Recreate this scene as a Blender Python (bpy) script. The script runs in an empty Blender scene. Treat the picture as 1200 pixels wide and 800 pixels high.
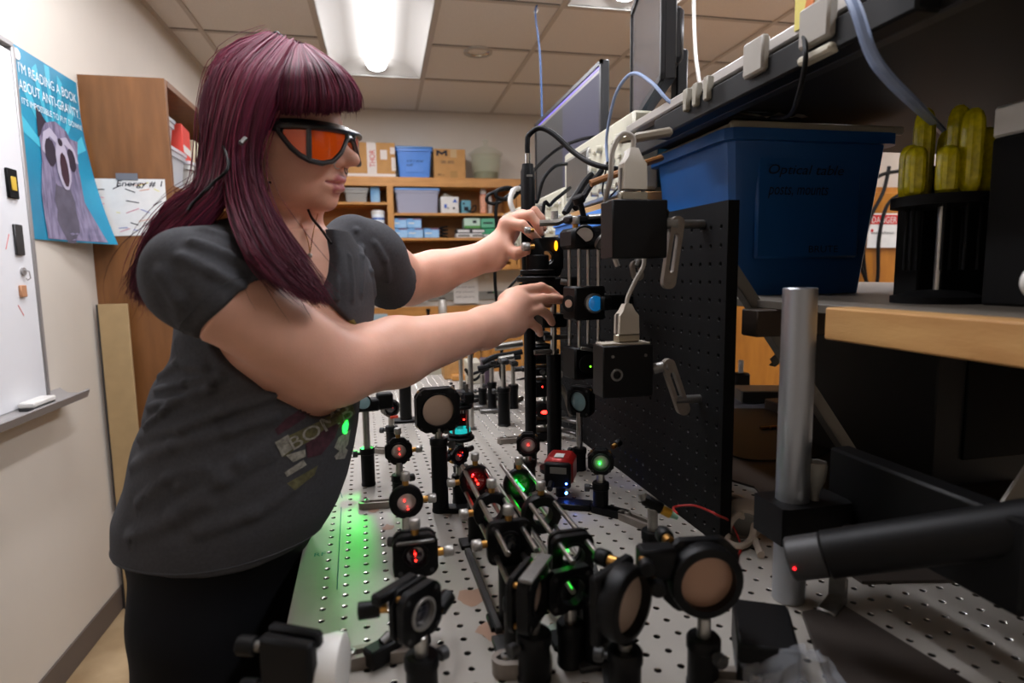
import bpy, bmesh, math, random
import numpy as np
from mathutils import Vector, Matrix
PI = math.pi
random.seed(4); rng = np.random.default_rng(4)
S = bpy.context.scene; COL = S.collection
# ---------------------------------------------------------------- camera, world, exposure
FPX = 705.0; YAW, PIT, ROL = .20845, .11445, -.01539
CAM = Vector((0, 0, 1.31))
Fv = Vector((math.sin(YAW)*math.cos(PIT), math.cos(YAW)*math.cos(PIT), -math.sin(PIT)))
R0 = Vector((math.cos(YAW), -math.sin(YAW), 0)); U0 = R0.cross(Fv)
Rv = R0*math.cos(ROL)+U0*math.sin(ROL); Uv = -R0*math.sin(ROL)+U0*math.cos(ROL)
cd = bpy.data.cameras.new('camera'); co = bpy.data.objects.new('camera', cd); COL.objects.link(co)
cd.sensor_width = 36; cd.lens = FPX*36/1200; cd.clip_start = .02; cd.clip_end = 60
cd.dof.use_dof = True; cd.dof.focus_distance = 1.1; cd.dof.aperture_fstop = 4.2
M = Matrix.Identity(4)
for i in range(3):
    M[i][0], M[i][1], M[i][2], M[i][3] = Rv[i], Uv[i], -Fv[i], CAM[i]
co.matrix_world = M; S.camera = co
W = bpy.data.worlds.new('world'); S.world = W; W.use_nodes = True
W.node_tree.nodes['Background'].inputs[0].default_value = (.9, .85, .8, 1)
W.node_tree.nodes['Background'].inputs[1].default_value = .3
S.view_settings.view_transform = 'Standard'; S.view_settings.look = 'None'
S.view_settings.gamma = 1; S.view_settings.use_curve_mapping = False
S.view_settings.exposure = 1.52
LAMP = 20.0      # strength of the fluorescent diffusers
# ---------------------------------------------------------------- measuring helpers (surveyed points -> world metres)
def at(px, py, x=None, y=None, z=None):
    d = Fv*FPX+Rv*(px-600)-Uv*(py-400)
    i, v = (0, x) if x is not None else (1, y) if y is not None else (2, z)
    return CAM+d*((v-CAM[i])/d[i])
TA = -.03194; TZ = .916
def tab(u, v, z=TZ): return Vector((u*math.cos(TA)+v*math.sin(TA), -u*math.sin(TA)+v*math.cos(TA), z))
def uv(px, py, z=TZ):
    p = at(px, py, z=z); return (p.x*math.cos(TA)-p.y*math.sin(TA), p.x*math.sin(TA)+p.y*math.cos(TA))
def lin(h):
    h = h.lstrip('#'); r = []
    for i in (0, 2, 4):
        c = int(h[i:i+2], 16)/255; r.append(c/12.92 if c <= .04045 else ((c+.055)/1.055)**2.4)
    return (*r, 1)
# ---------------------------------------------------------------- materials
MATS = {}
def mat(name, col='#888888', rough=.5, metal=0, noise=0, nscale=20, bump=0, bscale=200, emit=0, ecol=None, trans=0, alpha=1, coat=0, sss=0, vcol=None, spec=None, stretch=None, col2=None, ior=None):
    if name in MATS: return MATS[name]
    m = bpy.data.materials.new(name); m.use_nodes = True; nt = m.node_tree; b = nt.nodes['Principled BSDF']
    c = lin(col) if isinstance(col, str) else (*col, 1)
    I = b.inputs; I['Base Color'].default_value = c; I['Roughness'].default_value = rough; I['Metallic'].default_value = metal
    if spec is not None: I['Specular IOR Level'].default_value = spec
    if coat: I['Coat Weight'].default_value = coat; I['Coat Roughness'].default_value = .15
    if trans: I['Transmission Weight'].default_value = trans
    if ior: I['IOR'].default_value = ior
    if alpha < 1: I['Alpha'].default_value = alpha
    if sss: I['Subsurface Weight'].default_value = sss; I['Subsurface Radius'].default_value = (.012, .004, .002); I['Subsurface Scale'].default_value = 1
    if emit: I['Emission Color'].default_value = lin(ecol) if ecol else c; I['Emission Strength'].default_value = emit
    L = nt.links.new; tc = nt.nodes.new('ShaderNodeTexCoord'); vec = tc.outputs['Object']
    if stretch:
        mp = nt.nodes.new('ShaderNodeMapping'); mp.inputs['Scale'].default_value = stretch; L(vec, mp.inputs[0]); vec = mp.outputs[0]
    src = None
    if vcol:
        a = nt.nodes.new('ShaderNodeAttribute'); a.attribute_name = vcol; src = a.outputs['Color']
        L(src, I['Base Color'])
    if noise or col2:
        n = nt.nodes.new('ShaderNodeTexNoise'); n.inputs['Scale'].default_value = nscale; n.inputs['Detail'].default_value = 6; L(vec, n.inputs['Vector'])
        mx = nt.nodes.new('ShaderNodeMix'); mx.data_type = 'RGBA'
        cr = nt.nodes.new('ShaderNodeMapRange'); cr.inputs[1].default_value = .33; cr.inputs[2].default_value = .67; L(n.outputs['Fac'], cr.inputs[0]); L(cr.outputs[0], mx.inputs[0])
        if col2:
            mx.inputs[6].default_value = c; mx.inputs[7].default_value = lin(col2)
        elif src:
            mx.blend_type = 'MULTIPLY'; L(src, mx.inputs[6]); mx.inputs[7].default_value = (1-noise, 1-noise, 1-noise, 1)
        else:
            mx.inputs[6].default_value = tuple(v*(1-noise) for v in c[:3])+(1,); mx.inputs[7].default_value = tuple(min(1, v*(1+noise)) for v in c[:3])+(1,)
        L(mx.outputs[2], I['Base Color'])
    if bump:
        n2 = nt.nodes.new('ShaderNodeTexNoise'); n2.inputs['Scale'].default_value = bscale; n2.inputs['Detail'].default_value = 3; L(vec, n2.inputs['Vector'])
        bp = nt.nodes.new('ShaderNodeBump'); bp.inputs['Strength'].default_value = bump; bp.inputs['Distance'].default_value = .002; L(n2.outputs['Fac'], bp.inputs['Height']); L(bp.outputs[0], I['Normal'])
    MATS[name] = m; return m
black = mat('anodized_black', '#050506', .45, 0, spec=.2, noise=.2, nscale=60, bump=.1, bscale=900)
blackm = mat('matte_black', '#050506', .7, spec=.2)
rubber = mat('black_rubber', '#070708', .5, spec=.22)
steel = mat('steel', '#b9b6b0', .3, 1, noise=.1, nscale=80)
dsteel = mat('brushed_steel', '#7d7b78', .45, 1, noise=.15, nscale=60)
brass = mat('brass', '#b98a4a', .35, 1)
knobw = mat('knurled_nickel', '#a8a5a0', .42, .75, noise=.15, nscale=300)
clampg = mat('bead_blasted_clamp', '#857c73', .5, .55, noise=.08, nscale=90, bump=.15, bscale=1500)
mirror = mat('silver_mirror', '#c4ab98', .3, .4)  # beige of the reflected wall is put into the base colour
mirrorc = mat('clear_mirror', '#d8d2cc', .22, .45)  # bright reflection put into a pale, partly diffuse colour
lensd = mat('lens_glass', '#2a2a30', .04, 0, spec=1, coat=1)
lensg = mat('green_lens', '#0c3a1c', .08, 0, spec=1, coat=1)
lensr = mat('red_lens', '#40060c', .08, 0, spec=1, coat=1)
lensb = mat('blue_lens', '#2c6d9c', .1, 0, spec=1, coat=1)
lensp = mat('pale_lens', '#8fb3b8', .12, 0, spec=1, coat=1)
white = mat('white_plastic', '#d8d5cf', .4, noise=.03)
paper = mat('paper', '#dcdad6', .8, noise=.03, nscale=30)
ink = mat('ink', '#20222c', .8)
redink = mat('red_ink', '#c43a34', .8)
beigep = mat('beige_plastic', '#bdb7a4', .5, noise=.04)
greyp = mat('grey_plastic', '#77756f', .5, noise=.05)
dgrey = mat('dark_grey', '#2d2c2c', .5, noise=.1)
wood = mat('orange_oak', '#c68d48', .42, col2='#b07938', nscale=7, stretch=(6, 6, 1), bump=.1, bscale=60)
woodh = mat('orange_oak_flat', '#c98f49', .42, col2='#b57c3a', nscale=7, stretch=(1, 6, 6), bump=.1, bscale=60)
walnut = mat('walnut_veneer', '#80532c', .45, col2='#6c4420', nscale=6, stretch=(4, 8, .7))
pine = mat('pale_pine', '#c2955c', .55, col2='#ad7e48', nscale=8, stretch=(6, 1, 6), bump=.15, bscale=90)
card = mat('cardboard', '#b98a52', .8, noise=.06, nscale=15)
redl = mat('red_glow', '#ff1010', .5, emit=5, ecol='#ff2018')
greenl = mat('green_glow', '#10ff30', .5, emit=9, ecol='#18ff38')
bluel = mat('blue_led', '#3060ff', .5, emit=14, ecol='#3a70ff')
def glass(name, col='#dddddd', alpha=.35, rough=.08):
    return mat(name, col, rough, 0, alpha=alpha, spec=.6)
# ---------------------------------------------------------------- mesh builder
class MB:
    def __init__(s): s.v = []; s.f = []; s.T = Matrix.Identity(4); s.mi = []; s.cur = 0
    def add(s, vs, fs):
        o = len(s.v); T = s.T; s.v += [tuple(T@Vector(p)) for p in vs]
        s.f += [tuple(i+o for i in f) for f in fs]; s.mi += [s.cur]*len(fs); return s
    def box(s, c, d, b=0, rz=0, R=None):
        c = Vector(c); h = [x/2 for x in d]; b = min(b, min(h)*.95)
        Mx = R.to_3x3() if R is not None else Matrix.Rotation(rz, 3, 'Z'); vs = []; fs = []
        if b <= 0:
            vs = [c+Mx@Vector((x*h[0], y*h[1], z*h[2])) for x in (-1, 1) for y in (-1, 1) for z in (-1, 1)]
            fs = [(0, 1, 3, 2), (4, 6, 7, 5), (0, 4, 5, 1), (2, 3, 7, 6), (0, 2, 6, 4), (1, 5, 7, 3)]
        else:
            ix = {}
            for x in (-1, 1):
                for y in (-1, 1):
                    for z in (-1, 1):
                        for a in range(3):
                            p = [x*(h[0]-b), y*(h[1]-b), z*(h[2]-b)]; p[a] = (x, y, z)[a]*h[a]
                            ix[(x, y, z, a)] = len(vs); vs.append(c+Mx@Vector(p))
            for a in range(3):
                o1, o2 = [i for i in range(3) if i != a]
                for sg in (-1, 1):
                    q = []
                    for (p1, p2) in ((-1, -1), (1, -1), (1, 1), (-1, 1)):
                        k = [0, 0, 0]; k[a] = sg; k[o1] = p1; k[o2] = p2; q.append(ix[(*k, a)])
                    fs.append(tuple(q))
                for s1 in (-1, 1):
                    for s2 in (-1, 1):
                        q = []
                        for (t, aa) in ((-1, o1), (1, o1), (1, o2), (-1, o2)):
                            k = [0, 0, 0]; k[a] = t; k[o1] = s1; k[o2] = s2; q.append(ix[(*k, aa)])
                        fs.append(tuple(q))
            for x in (-1, 1):
                for y in (-1, 1):
                    for z in (-1, 1): fs.append(tuple(ix[(x, y, z, a)] for a in range(3)))
        return s.add(vs, fs)
    def ring2(s, loops, closed=True, cap0=False, cap1=False):
        n = len(loops[0]); vs = [p for l in loops for p in l]; fs = []
        for i in range(len(loops)-1):
            for j in range(n if closed else n-1):
                k = (j+1) % n; fs.append((i*n+j, i*n+k, (i+1)*n+k, (i+1)*n+j))
        if cap0: fs.append(tuple(range(n))[::-1])
        if cap1: fs.append(tuple(range((len(loops)-1)*n, len(loops)*n)))
        return s.add(vs, fs)
    def frame(s, d):
        d = Vector(d).normalized(); a = Vector((0, 0, 1)) if abs(d.z) < .9 else Vector((1, 0, 0))
        x = a.cross(d).normalized(); return x, d.cross(x)
    def lathe(s, p0, d, prof, n=20, caps=True):
        p0 = Vector(p0); d = Vector(d).normalized(); x, y = s.frame(d)
        loops = [[p0+d*t+(x*math.cos(2*PI*i/n)+y*math.sin(2*PI*i/n))*r for i in range(n)] for (t, r) in prof]
        return s.ring2(loops, True, caps, caps)
    def cyl(s, p0, p1, r0, r1=None, n=18, bev=0):
        p0 = Vector(p0); p1 = Vector(p1); L = (p1-p0).length; r1 = r0 if r1 is None else r1
        pr = [(0, r0), (L, r1)] if not bev else [(0, r0-bev), (bev, r0), (L-bev, r1), (L, r1-bev)]
        return s.lathe(p0, p1-p0, pr, n)
    def hring(s, p0, p1, ro, ri, n=28, bev=.0006):
        p0 = Vector(p0); p1 = Vector(p1); L = (p1-p0).length
        return s.lathe(p0, p1-p0, [(0, ri), (0, ro-bev), (bev, ro), (L-bev, ro), (L, ro-bev), (L, ri), (0, ri)], n, False)
    def tube(s, pts, r, n=8, caps=True):
        pts = [Vector(p) for p in pts]; m = len(pts); rs = r if isinstance(r, (list, tuple)) else [r]*m
        loops = []; x = None
        for i, p in enumerate(pts):
            d = (pts[min(i+1, m-1)]-pts[max(i-1, 0)]).normalized()
            if x is None: x, _ = s.frame(d)
            x = (x-d*x.dot(d)).normalized(); y = d.cross(x)
            loops.append([p+(x*math.cos(2*PI*k/n)+y*math.sin(2*PI*k/n))*rs[i] for k in range(n)])
        return s.ring2(loops, True, caps, caps)
    def prism(s, poly, z0, z1, hole=None):
        n = len(poly); lo = [(x, y, z0) for x, y in poly]; hi = [(x, y, z1) for x, y in poly]
        if hole is None: return s.ring2([lo, hi], True, True, True)
        hl = [(x, y, z0) for x, y in hole]; hh = [(x, y, z1) for x, y in hole]
        return s.ring2([hl, lo, hi, hh, hl], True)
    def plate(s, w, h, t, R, y0=0, corner=.004, cx=0, cz=0, hx=0, hz=0, n=40, oct=False):
        # upright plate in XZ with a round hole; y from y0 to y0+t
        def outl(a, w, h):
            c, q = math.cos(a), math.sin(a); k = 1/max(abs(c)/(w/2), abs(q)/(h/2)); x, z = c*k, q*k
            e = corner*(1 if not oct else 1)
            ex = w/2-abs(x); ez = h/2-abs(z)
            if ex+ez < e:
                # chamfer line |x|+|z| = w/2+h/2-e
                k2 = (w/2+h/2-e)/(abs(c)+abs(q)); x, z = c*k2, q*k2
            return x, z
        A = [2*PI*(i+.5)/n for i in range(n)]
        def loop(f, y): return [(cx+f(a)[0], y, cz+f(a)[1]) for a in A]
        b = .0007; O = lambda a: outl(a, w, h); O2 = lambda a: outl(a, w-2*b, h-2*b); H = lambda a: (hx+R*math.cos(a), hz+R*math.sin(a))
        if R <= 0: return s.ring2([loop(O2, y0), loop(O, y0+b), loop(O, y0+t-b), loop(O2, y0+t)], True, True, True)
        return s.ring2([loop(H, y0), loop(O2, y0), loop(O, y0+b), loop(O, y0+t-b), loop(O2, y0+t), loop(H, y0+t), loop(H, y0)], True)
    def sph(s, c, r, n=12, sc=(1, 1, 1)):
        c = Vector(c); loops = []
        for i in range(1, n//2*2):
            t = PI*i/(n//2*2); loops.append([c+Vector((r*sc[0]*math.sin(t)*math.cos(2*PI*k/n), r*sc[1]*math.sin(t)*math.sin(2*PI*k/n), r*sc[2]*math.cos(t))) for k in range(n)])
        return s.ring2(loops, True, True, True)
    def quad(s, a, b, c, d): return s.add([a, b, c, d], [(0, 1, 2, 3)])
    def build(s, name, m, parent=None, smooth=True, ang=.7, recalc=True):
        me = bpy.data.meshes.new(name); me.from_pydata(s.v, [], s.f)
        for x in (m if isinstance(m, (list, tuple)) else [m]): me.materials.append(x)
        if isinstance(m, (list, tuple)): me.polygons.foreach_set('material_index', s.mi)
        if recalc:
            bm = bmesh.new(); bm.from_mesh(me); bmesh.ops.recalc_face_normals(bm, faces=bm.faces); bm.to_mesh(me); bm.free()
        if smooth:
            me.polygons.foreach_set('use_smooth', [True]*len(me.polygons)); me.set_sharp_from_angle(angle=ang)
        o = bpy.data.objects.new(name, me); COL.objects.link(o)
        if parent: o.parent = parent
        return o
def tag(o, label=None, cat=None, group=None, kind=None):
    if label: o['label'] = label
    if cat: o['category'] = cat
    if group: o['group'] = group
    if kind: o['kind'] = kind
    return o
def thing(name, label, cat, loc=(0, 0, 0), rz=0, group=None):
    o = bpy.data.objects.new(name, None); COL.objects.link(o); o.empty_display_size = .02
    o.location = loc; o.rotation_euler = (0, 0, rz); return tag(o, label, cat, group)
def struct(o): o['kind'] = 'structure'; return o
def copy_tree(o, parent=None):
    c = o.copy(); COL.objects.link(c); c.parent = parent
    for ch in list(o.children): copy_tree(ch, c)
    return c
def text2d(txt, size=1.0, shear=0):
    cu = bpy.data.curves.new('t', 'FONT'); cu.body = txt; cu.size = size; cu.align_x = 'LEFT'; cu.shear = shear; cu.resolution_u = 3
    o = bpy.data.objects.new('t', cu); COL.objects.link(o); dg = bpy.context.evaluated_depsgraph_get(); dg.update()
    me = o.evaluated_get(dg).to_mesh(); v = [(p.co.x, p.co.y) for p in me.vertices]; f = [tuple(p.vertices) for p in me.polygons]
    o.evaluated_get(dg).to_mesh_clear(); bpy.data.objects.remove(o); bpy.data.curves.remove(cu)
    return v, f
def text_on(name, txt, m, parent, org, ux, uy, w=None, h=None, shear=0, off=0.0006):
    """flat lettering: org lower-left, ux/uy unit directions, fitted to w or h"""
    v, f = text2d(txt, 1, shear)
    if not v: return None
    x0 = min(p[0] for p in v); x1 = max(p[0] for p in v); y0 = min(p[1] for p in v); y1 = max(p[1] for p in v)
    kx = w/(x1-x0) if w else h/(y1-y0); ky = h/(y1-y0) if h else kx
    org, ux, uy = Vector(org), Vector(ux).normalized(), Vector(uy).normalized(); nn = ux.cross(uy)
    mb = MB(); mb.add([org+ux*((p[0]-x0)*kx)+uy*((p[1]-y0)*ky)+nn*off for p in v], f)
    return mb.build(name, m, parent, smooth=False, recalc=False)
def cable(name, label, pts, r, m, n=8, group=None, sub=8, cat='cable', parent=None):
    """smooth cable through points (Catmull-Rom)"""
    P = [Vector(p) for p in pts]; out = []
    for i in range(len(P)-1):
        a = P[max(i-1, 0)]; b = P[i]; c = P[i+1]; d = P[min(i+2, len(P)-1)]
        for k in range(sub):
            t = k/sub; out.append(.5*((2*b)+(c-a)*t+(2*a-5*b+4*c-d)*t*t+(3*b-a-3*c+d)*t**3))
    out.append(P[-1]); mb = MB().tube(out, r, n); o = mb.build(name, m, parent)
    return tag(o, label, cat, group) if label else o
# ================================================================ THE ROOM
XW, YB, ZC, XR, YN = -1.073, 5.08, 2.616, 2.9, -1.6
wallm = mat('painted_wall', '#d2c9bc', .6, noise=.025, nscale=3, bump=.15, bscale=350)
def wall(name, c, d): return struct(MB().box(c, d).build(name, wallm, smooth=False))
wall('wall_left', (XW-.05, (YB+YN)/2, 1.4), (.1, YB-YN+.2, 2.9))
wall('wall_back', ((XW+XR)/2, YB+.05, 1.4), (XR-XW, .1, 2.9))
wall('wall_right', (XR+.05, (YB+YN)/2, 1.4), (.1, YB-YN+.2, 2.9))
wall('wall_near', ((XW+XR)/2, YN-.05, 1.4), (XR-XW, .1, 2.9))
floorm = mat('marbled_vinyl', '#b39b78', .35, col2='#8f7656', nscale=5, bump=.05)
struct(MB().box(((XW+XR)/2, (YB+YN)/2, -.05), (XR-XW+.2, YB-YN+.2, .1)).build('floor', floorm, smooth=False))
basem = mat('rubber_baseboard', '#5d524b', .5)
struct(MB().box((XW+.004, (2.59+YN)/2, .047), (.008, 2.59-YN, .094), .002).build('baseboard_left', basem))
struct(MB().box(((XW+XR)/2, YB-.004, .047), (XR-XW, .008, .094), .002).build('baseboard_back', basem))
ceil = struct(MB().box(((XW+XR)/2, (YB+YN)/2, ZC+.12), (XR-XW+.2, YB-YN+.2, .05)).build('ceiling', mat('plenum', '#8a8378', .9), smooth=False))
GX = [XW]+[-.895+.605*i for i in range(0, 7)]; GX = [XW, -.895, -.29, .315, .92, 1.49, 2.095, 2.7, XR]
GY = [YB, 4.27, 3.65, 3.03, 2.42, 1.81, 1.2, .59, -.02, -.63, -1.24, YN]
tilem = mat('ceiling_tile', '#e4e0da', .85, noise=.05, nscale=150, bump=.3, bscale=500)
barm = mat('ceiling_bar', '#c2bab0', .5)
tb = MB()
for x in GX[1:-1]: tb.box((x, (YB+YN)/2, ZC-.003), (.024, YB-YN, .006))
LIGHTS = {(2, 1): 2, (4, 3): 2, (2, 5): 2, (4, 7): 2, (1, 4): 2, (6, 4): 2}  # last two: unseen lights added to brighten left wall, person and back
def gaps(j): return [i for i in range(len(GX)-1) if (i, j-1) in LIGHTS]
for j, y in enumerate(GY[1:-1], 1):
    for i in range(len(GX)-1):
        if i not in gaps(j): tb.box(((GX[i]+GX[i+1])/2, y, ZC-.0022), (GX[i+1]-GX[i], .024, .0045))
tb.build('ceiling_bar_grid', barm, ceil)
for j, y in enumerate(GY[1:-1], 1):
    for i in range(len(GX)-1):
        if i not in gaps(j): MB().box(((GX[i]+GX[i+1])/2, y-.0165, ZC+.0015), (GX[i+1]-GX[i]-.03, .007, .004)).build('shadow_gap', mat('gap_dark', '#2a2622', .9), ceil, smooth=False)
MB().box((XW+.012, (YB+YN)/2, ZC-.003), (.024, YB-YN, .006)).build('wall_angle', barm, ceil)
MB().box(((XW+XR)/2, YB-.012, ZC-.003), (XR-XW, .024, .006)).build('wall_angle', barm, ceil)
occupied = set()
for (i, j), n in LIGHTS.items():
    if n: occupied |= {(i, j), (i, j+1)}
tcache = {}
for i in range(len(GX)-1):
    for j in range(len(GY)-1):
        if (i, j) in occupied: continue
        w = GX[i+1]-GX[i]; d = GY[j]-GY[j+1]; k = (round(w, 3), round(d, 3))
        if k not in tcache:
            tcache[k] = MB().box((0, 0, .009), (w-.014, d-.014, .016), .003).build('ceiling_tile', tilem, ceil)
            o = tcache[k]
        else:
            o = tcache[k].copy(); COL.objects.link(o)
        o.location = ((GX[i]+GX[i+1])/2, (GY[j]+GY[j+1])/2, ZC)
troff = mat('troffer_white', '#b5b1aa', .6)
glow = mat('fluorescent_diffuser', '#ffffff', .5, emit=LAMP, ecol='#f6f7ff')
glow2 = mat('fluorescent_diffuser_side', '#ffffff', .5, emit=LAMP*.16, ecol='#f6f7ff')
LL = {(1, 4): 'unseen ceiling light added to brighten the left wall', (6, 4): 'unseen ceiling light added on the right past the rack to brighten the back', (2, 1): 'recessed ceiling light with long bright tube above the back shelves', (4, 3): 'recessed ceiling light cut off by the top edge right of centre',
      (2, 5): 'recessed ceiling light overhead near the person', (4, 7): 'recessed ceiling light behind the camera over the table', (6, 1): 'x', (2, 9): 'recessed ceiling light behind the camera at the left', (6, 8): 'recessed ceiling light behind the camera at the right'}
for (i, j), n in LIGHTS.items():
    if not n: continue
    x0, x1, y1, y0 = GX[i]+.012, GX[i+1]-.012, GY[j]-.012, GY[j+2]+.012; xc = (x0+x1)/2; yc = (y0+y1)/2
    t = thing('ceiling_light', LL[(i, j)], 'ceiling light', (xc, yc, ZC)); w = x1-x0; d = y1-y0; h = .085
    b = MB()
    # sloped reflector pan: rim, curved sides, top
    prof = [(0, 0), (.012, .001), (.05, .035), (.12, .07), (w/2-.085, h)]
    for sx in (-1, 1):
        b.ring2([[(sx*(w/2-px), -d/2, pz) for px, pz in prof], [(sx*(w/2-px), d/2, pz) for px, pz in prof]], closed=False)
    for sy in (-1, 1):
        b.ring2([[(sx*(w/2), sy*d/2, 0) for sx in (-1, 1)], [(sx*(w/2), sy*(d/2-.09), h) for sx in (-1, 1)]], closed=False)
    b.box((0, 0, h+.005), (w, d, .006)); b.build('reflector_pan', troff, t, ang=.5)
    b = MB()
    for sx in (-1, 1): b.box((sx*(w/2-.004), 0, -.002), (.012, d, .006), .001)
    for sy in (-1, 1): b.box((0, sy*(d/2-.004), -.002), (w, .012, .006), .001)
    b.build('trim_frame', troff, t)
    L = d/2-.075
    b = MB(); pr = [(-.068, .082), (-.066, .045), (-.05, .022), (-.025, .012), (0, .009), (.025, .012), (.05, .022), (.066, .045), (.068, .082)]
    b.ring2([[(x, -L, z) for x, z in pr], [(x, L, z) for x, z in pr]], True, True, True); b.mi = [0 if (len(f_) == 4 and abs(sum(b.v[q][0] for q in f_)/4) < .052 and sum(b.v[q][2] for q in f_)/4 < .03) else 1 for f_ in b.f]; b.build('diffuser', [glow, glow2], t, recalc=True)
    for sy in (-1, 1): MB().box((0, sy*(L+.006), .05), (.12, .01, .06), .003).build('end_cap', troff, t)
# round downlight in the ceiling: rim, ribbed reflector cone
p = at(560, 60, z=ZC); t = thing('downlight', 'small round recessed ceiling downlight with ribbed chrome cone', 'downlight', (p.x, p.y, ZC))
MB().hring((0, 0, -.012), (0, 0, 0), .085, .068).build('trim_ring', troff, t)
b = MB(); n = 36
b.ring2([[((r+(.003 if k % 2 else 0))*math.cos(2*PI*k/n), (r+(.003 if k % 2 else 0))*math.sin(2*PI*k/n), z-.01) for k in range(n)] for r, z in ((.068, 0), (.062, .008), (.05, .014), (.03, .018))], True, False, True)
b.build('reflector_cone', mat('chrome', '#c9c6c0', .2, 1), t)
# loose blue wire hanging from the ceiling hook and white cord
p0 = at(630, 5, z=ZC); 
cable('hanging_wire', 'thin blue wire loop hanging from a ceiling hook above the screens', [p0, p0+Vector((-.012, 0, -.05)), p0+Vector((.01, 0, -.25)), p0+Vector((.015, -.01, -.62)), at(634, 115, y=p0.y-.1)+Vector((0,0,-.25))], .0045, mat('blue_wire', '#2f5f9e', .4), cat='wire')
cable('ceiling_hook', 'small white wire hook clipped to the ceiling bar', [p0+Vector((0, 0, 0)), p0+Vector((0, 0, -.03)), p0+Vector((-.015, 0, -.045)), p0+Vector((-.02, 0, -.03))], .003, white, cat='hook')
q = at(813, 0, y=2.2); q2 = at(815, 60, y=2.1); q3 = at(820, 100, y=2.0)
cable('hanging_cable', 'white cord hanging down from the ceiling beside the right screen', [(q.x, q.y, ZC), q, q2, q3, q3+Vector((0, -.05, -.2))], .0065, white, cat='cable')
# ================================================================ LEFT WALL
# whiteboard
t = thing('whiteboard', 'whiteboard with grey frame at the left edge of the picture', 'whiteboard', (XW, 1.6, .92))
Yf = 2.155
MB().box((.012, -.25, .54), (.012, 1.58, 1.05), .002).build('writing_surface', mat('whiteboard_white', '#e2e2e4', .22, noise=.02, nscale=4), t)
b = MB(); alu = mat('aluminium_frame', '#9c9896', .4, .3)
b.box((.012, Yf-1.6-.008, .54), (.022, .018, 1.09), .003); b.box((.012, -.25, 1.085), (.022, 1.6, .018), .003); b.box((.012, -1.05, .54), (.022, .018, 1.09), .003)
b.build('frame', alu, t)
b = MB(); b.ring2([[(.0, y, 0), (.0, y, .03), (.02, y, .012), (.075, y, .008), (.085, y, .022), (.088, y, .018), (.08, y, -.006), (.02, y, -.008)] for y in (-1.0, .66)], True, True, True)
b.build('tray', alu, t)
sc = MB()
for (dy, dz, L, a, m_) in ((.35, .62, .04, .6, 0), (.42, .5, .05, 1.1, 1), (.3, .42, .06, .9, 1), (.45, .3, .04, 2.2, 0), (.4, .8, .03, 1.4, 0)):
    sc.box((.0186, dy, dz), (.0004, L, .004), R=Matrix.Rotation(a, 3, 'X'))
sc.build('marker_scribble', mat('red_marker', '#d88a86', .7), t)
for nm, px, py, sz, m_, lb in (('magnet', 13, 215, (.05, .085), blackm, 'black rectangular magnet with yellow centre near the whiteboard corner'), ('magnet', 21, 281, (.04, .09), dgrey, 'dark grey magnet under the yellow-centred one on the whiteboard'), ('magnet', 26, 341, (.03, .035), mat('orange_sticker', '#b98560', .6), 'small tan square magnet low on the whiteboard edge')):
    p = at(px, py, x=XW+.02); o = thing(nm, lb, 'magnet', (XW+.0182, p.y, p.z))
    MB().box((.004, 0, 0), (.008, *sz), .002).build('body', m_, o)
    if py == 215: MB().box((.009, 0, 0), (.003, .024, .04), .001).build('centre', mat('yellow_plastic', '#d8b23c', .5), o)
o = thing('magnet_hook', 'small white hook magnet between the lower two magnets', 'hook', (XW+.0182, at(27, 318, x=XW+.02).y, at(27, 318, x=XW+.02).z))
MB().cyl((0, 0, 0), (.006, 0, 0), .012).build('disc', alu, o); MB().tube([(.006, 0, .005), (.018, 0, .0), (.02, 0, -.02), (.012, 0, -.026), (.008, 0, -.02)], .002).build('hook_wire', alu, o)
p = at(43, 462, x=XW+.05); o = thing('whiteboard_eraser', 'white felt eraser lying on the whiteboard tray', 'eraser', (XW+.05, p.y, .9305))
MB().box((0, 0, .018), (.045, .12, .016), .004).build('handle', white, o); MB().box((0, 0, .005), (.043, .116, .01), .002).build('felt', dgrey, o)
# poster
SP = lambda s, t_, off=0: (XW+.004+.09*((1-t_)**2)*s*s+off, 2.172+.40*s, 1.437+.585*t_)
t = thing('poster', 'teal poster with a raccoon pinned to the left wall', 'poster', (0, 0, 0))
b = MB(); N = 14
b.ring2([[SP(i/N, j/N) for i in range(N+1)] for j in range(N+1)], False); b.build('sheet', mat('teal_print', '#1f93b4', .35, col2='#147a9e', nscale=3), t, recalc=False)
def pp(name, pts, m_, off, parent=t, sub=True):
    # polygon on the curved sheet
    bm = bmesh.new(); vs = [bm.verts.new((x, y, 0)) for x, y in pts]; f = bm.faces.new(vs); bmesh.ops.triangulate(bm, faces=[f])
    bmesh.ops.subdivide_edges(bm, edges=bm.edges[:], cuts=2, use_grid_fill=True)
    me = bpy.data.meshes.new(name)
    for v in bm.verts: v.co = SP(v.co.x, v.co.y, off)
    bm.to_mesh(me); bm.free(); me.materials.append(m_); o = bpy.data.objects.new(name, me); COL.objects.link(o); o.parent = parent; return o
def blob(cx, cy, rx, ry, n=20, j=.0, seed=1):
    r = random.Random(seed); return [(cx+rx*math.cos(2*PI*i/n)*(1+r.uniform(-j, j)), cy+ry*math.sin(2*PI*i/n)*(1+r.uniform(-j, j))) for i in range(n)]
fur = mat('raccoon_fur', '#8f86a0', .6, col2='#5d5670', nscale=25, stretch=(1, 3, .6)); furd = mat('raccoon_dark', '#2c2433', .6); furl = mat('raccoon_light', '#b4adbf', .6); ray_m = mat('poster_ray', '#46b6cf', .4)
for k in range(7):
    a0 = .25+k*.42; pp('light_ray', [(.5, .45), (.5+.49*math.cos(a0), min(.99, .45+.55*math.sin(a0))), (.5+.49*math.cos(a0+.16), min(.99, .45+.55*math.sin(a0+.16)))], ray_m, .0008)
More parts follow.
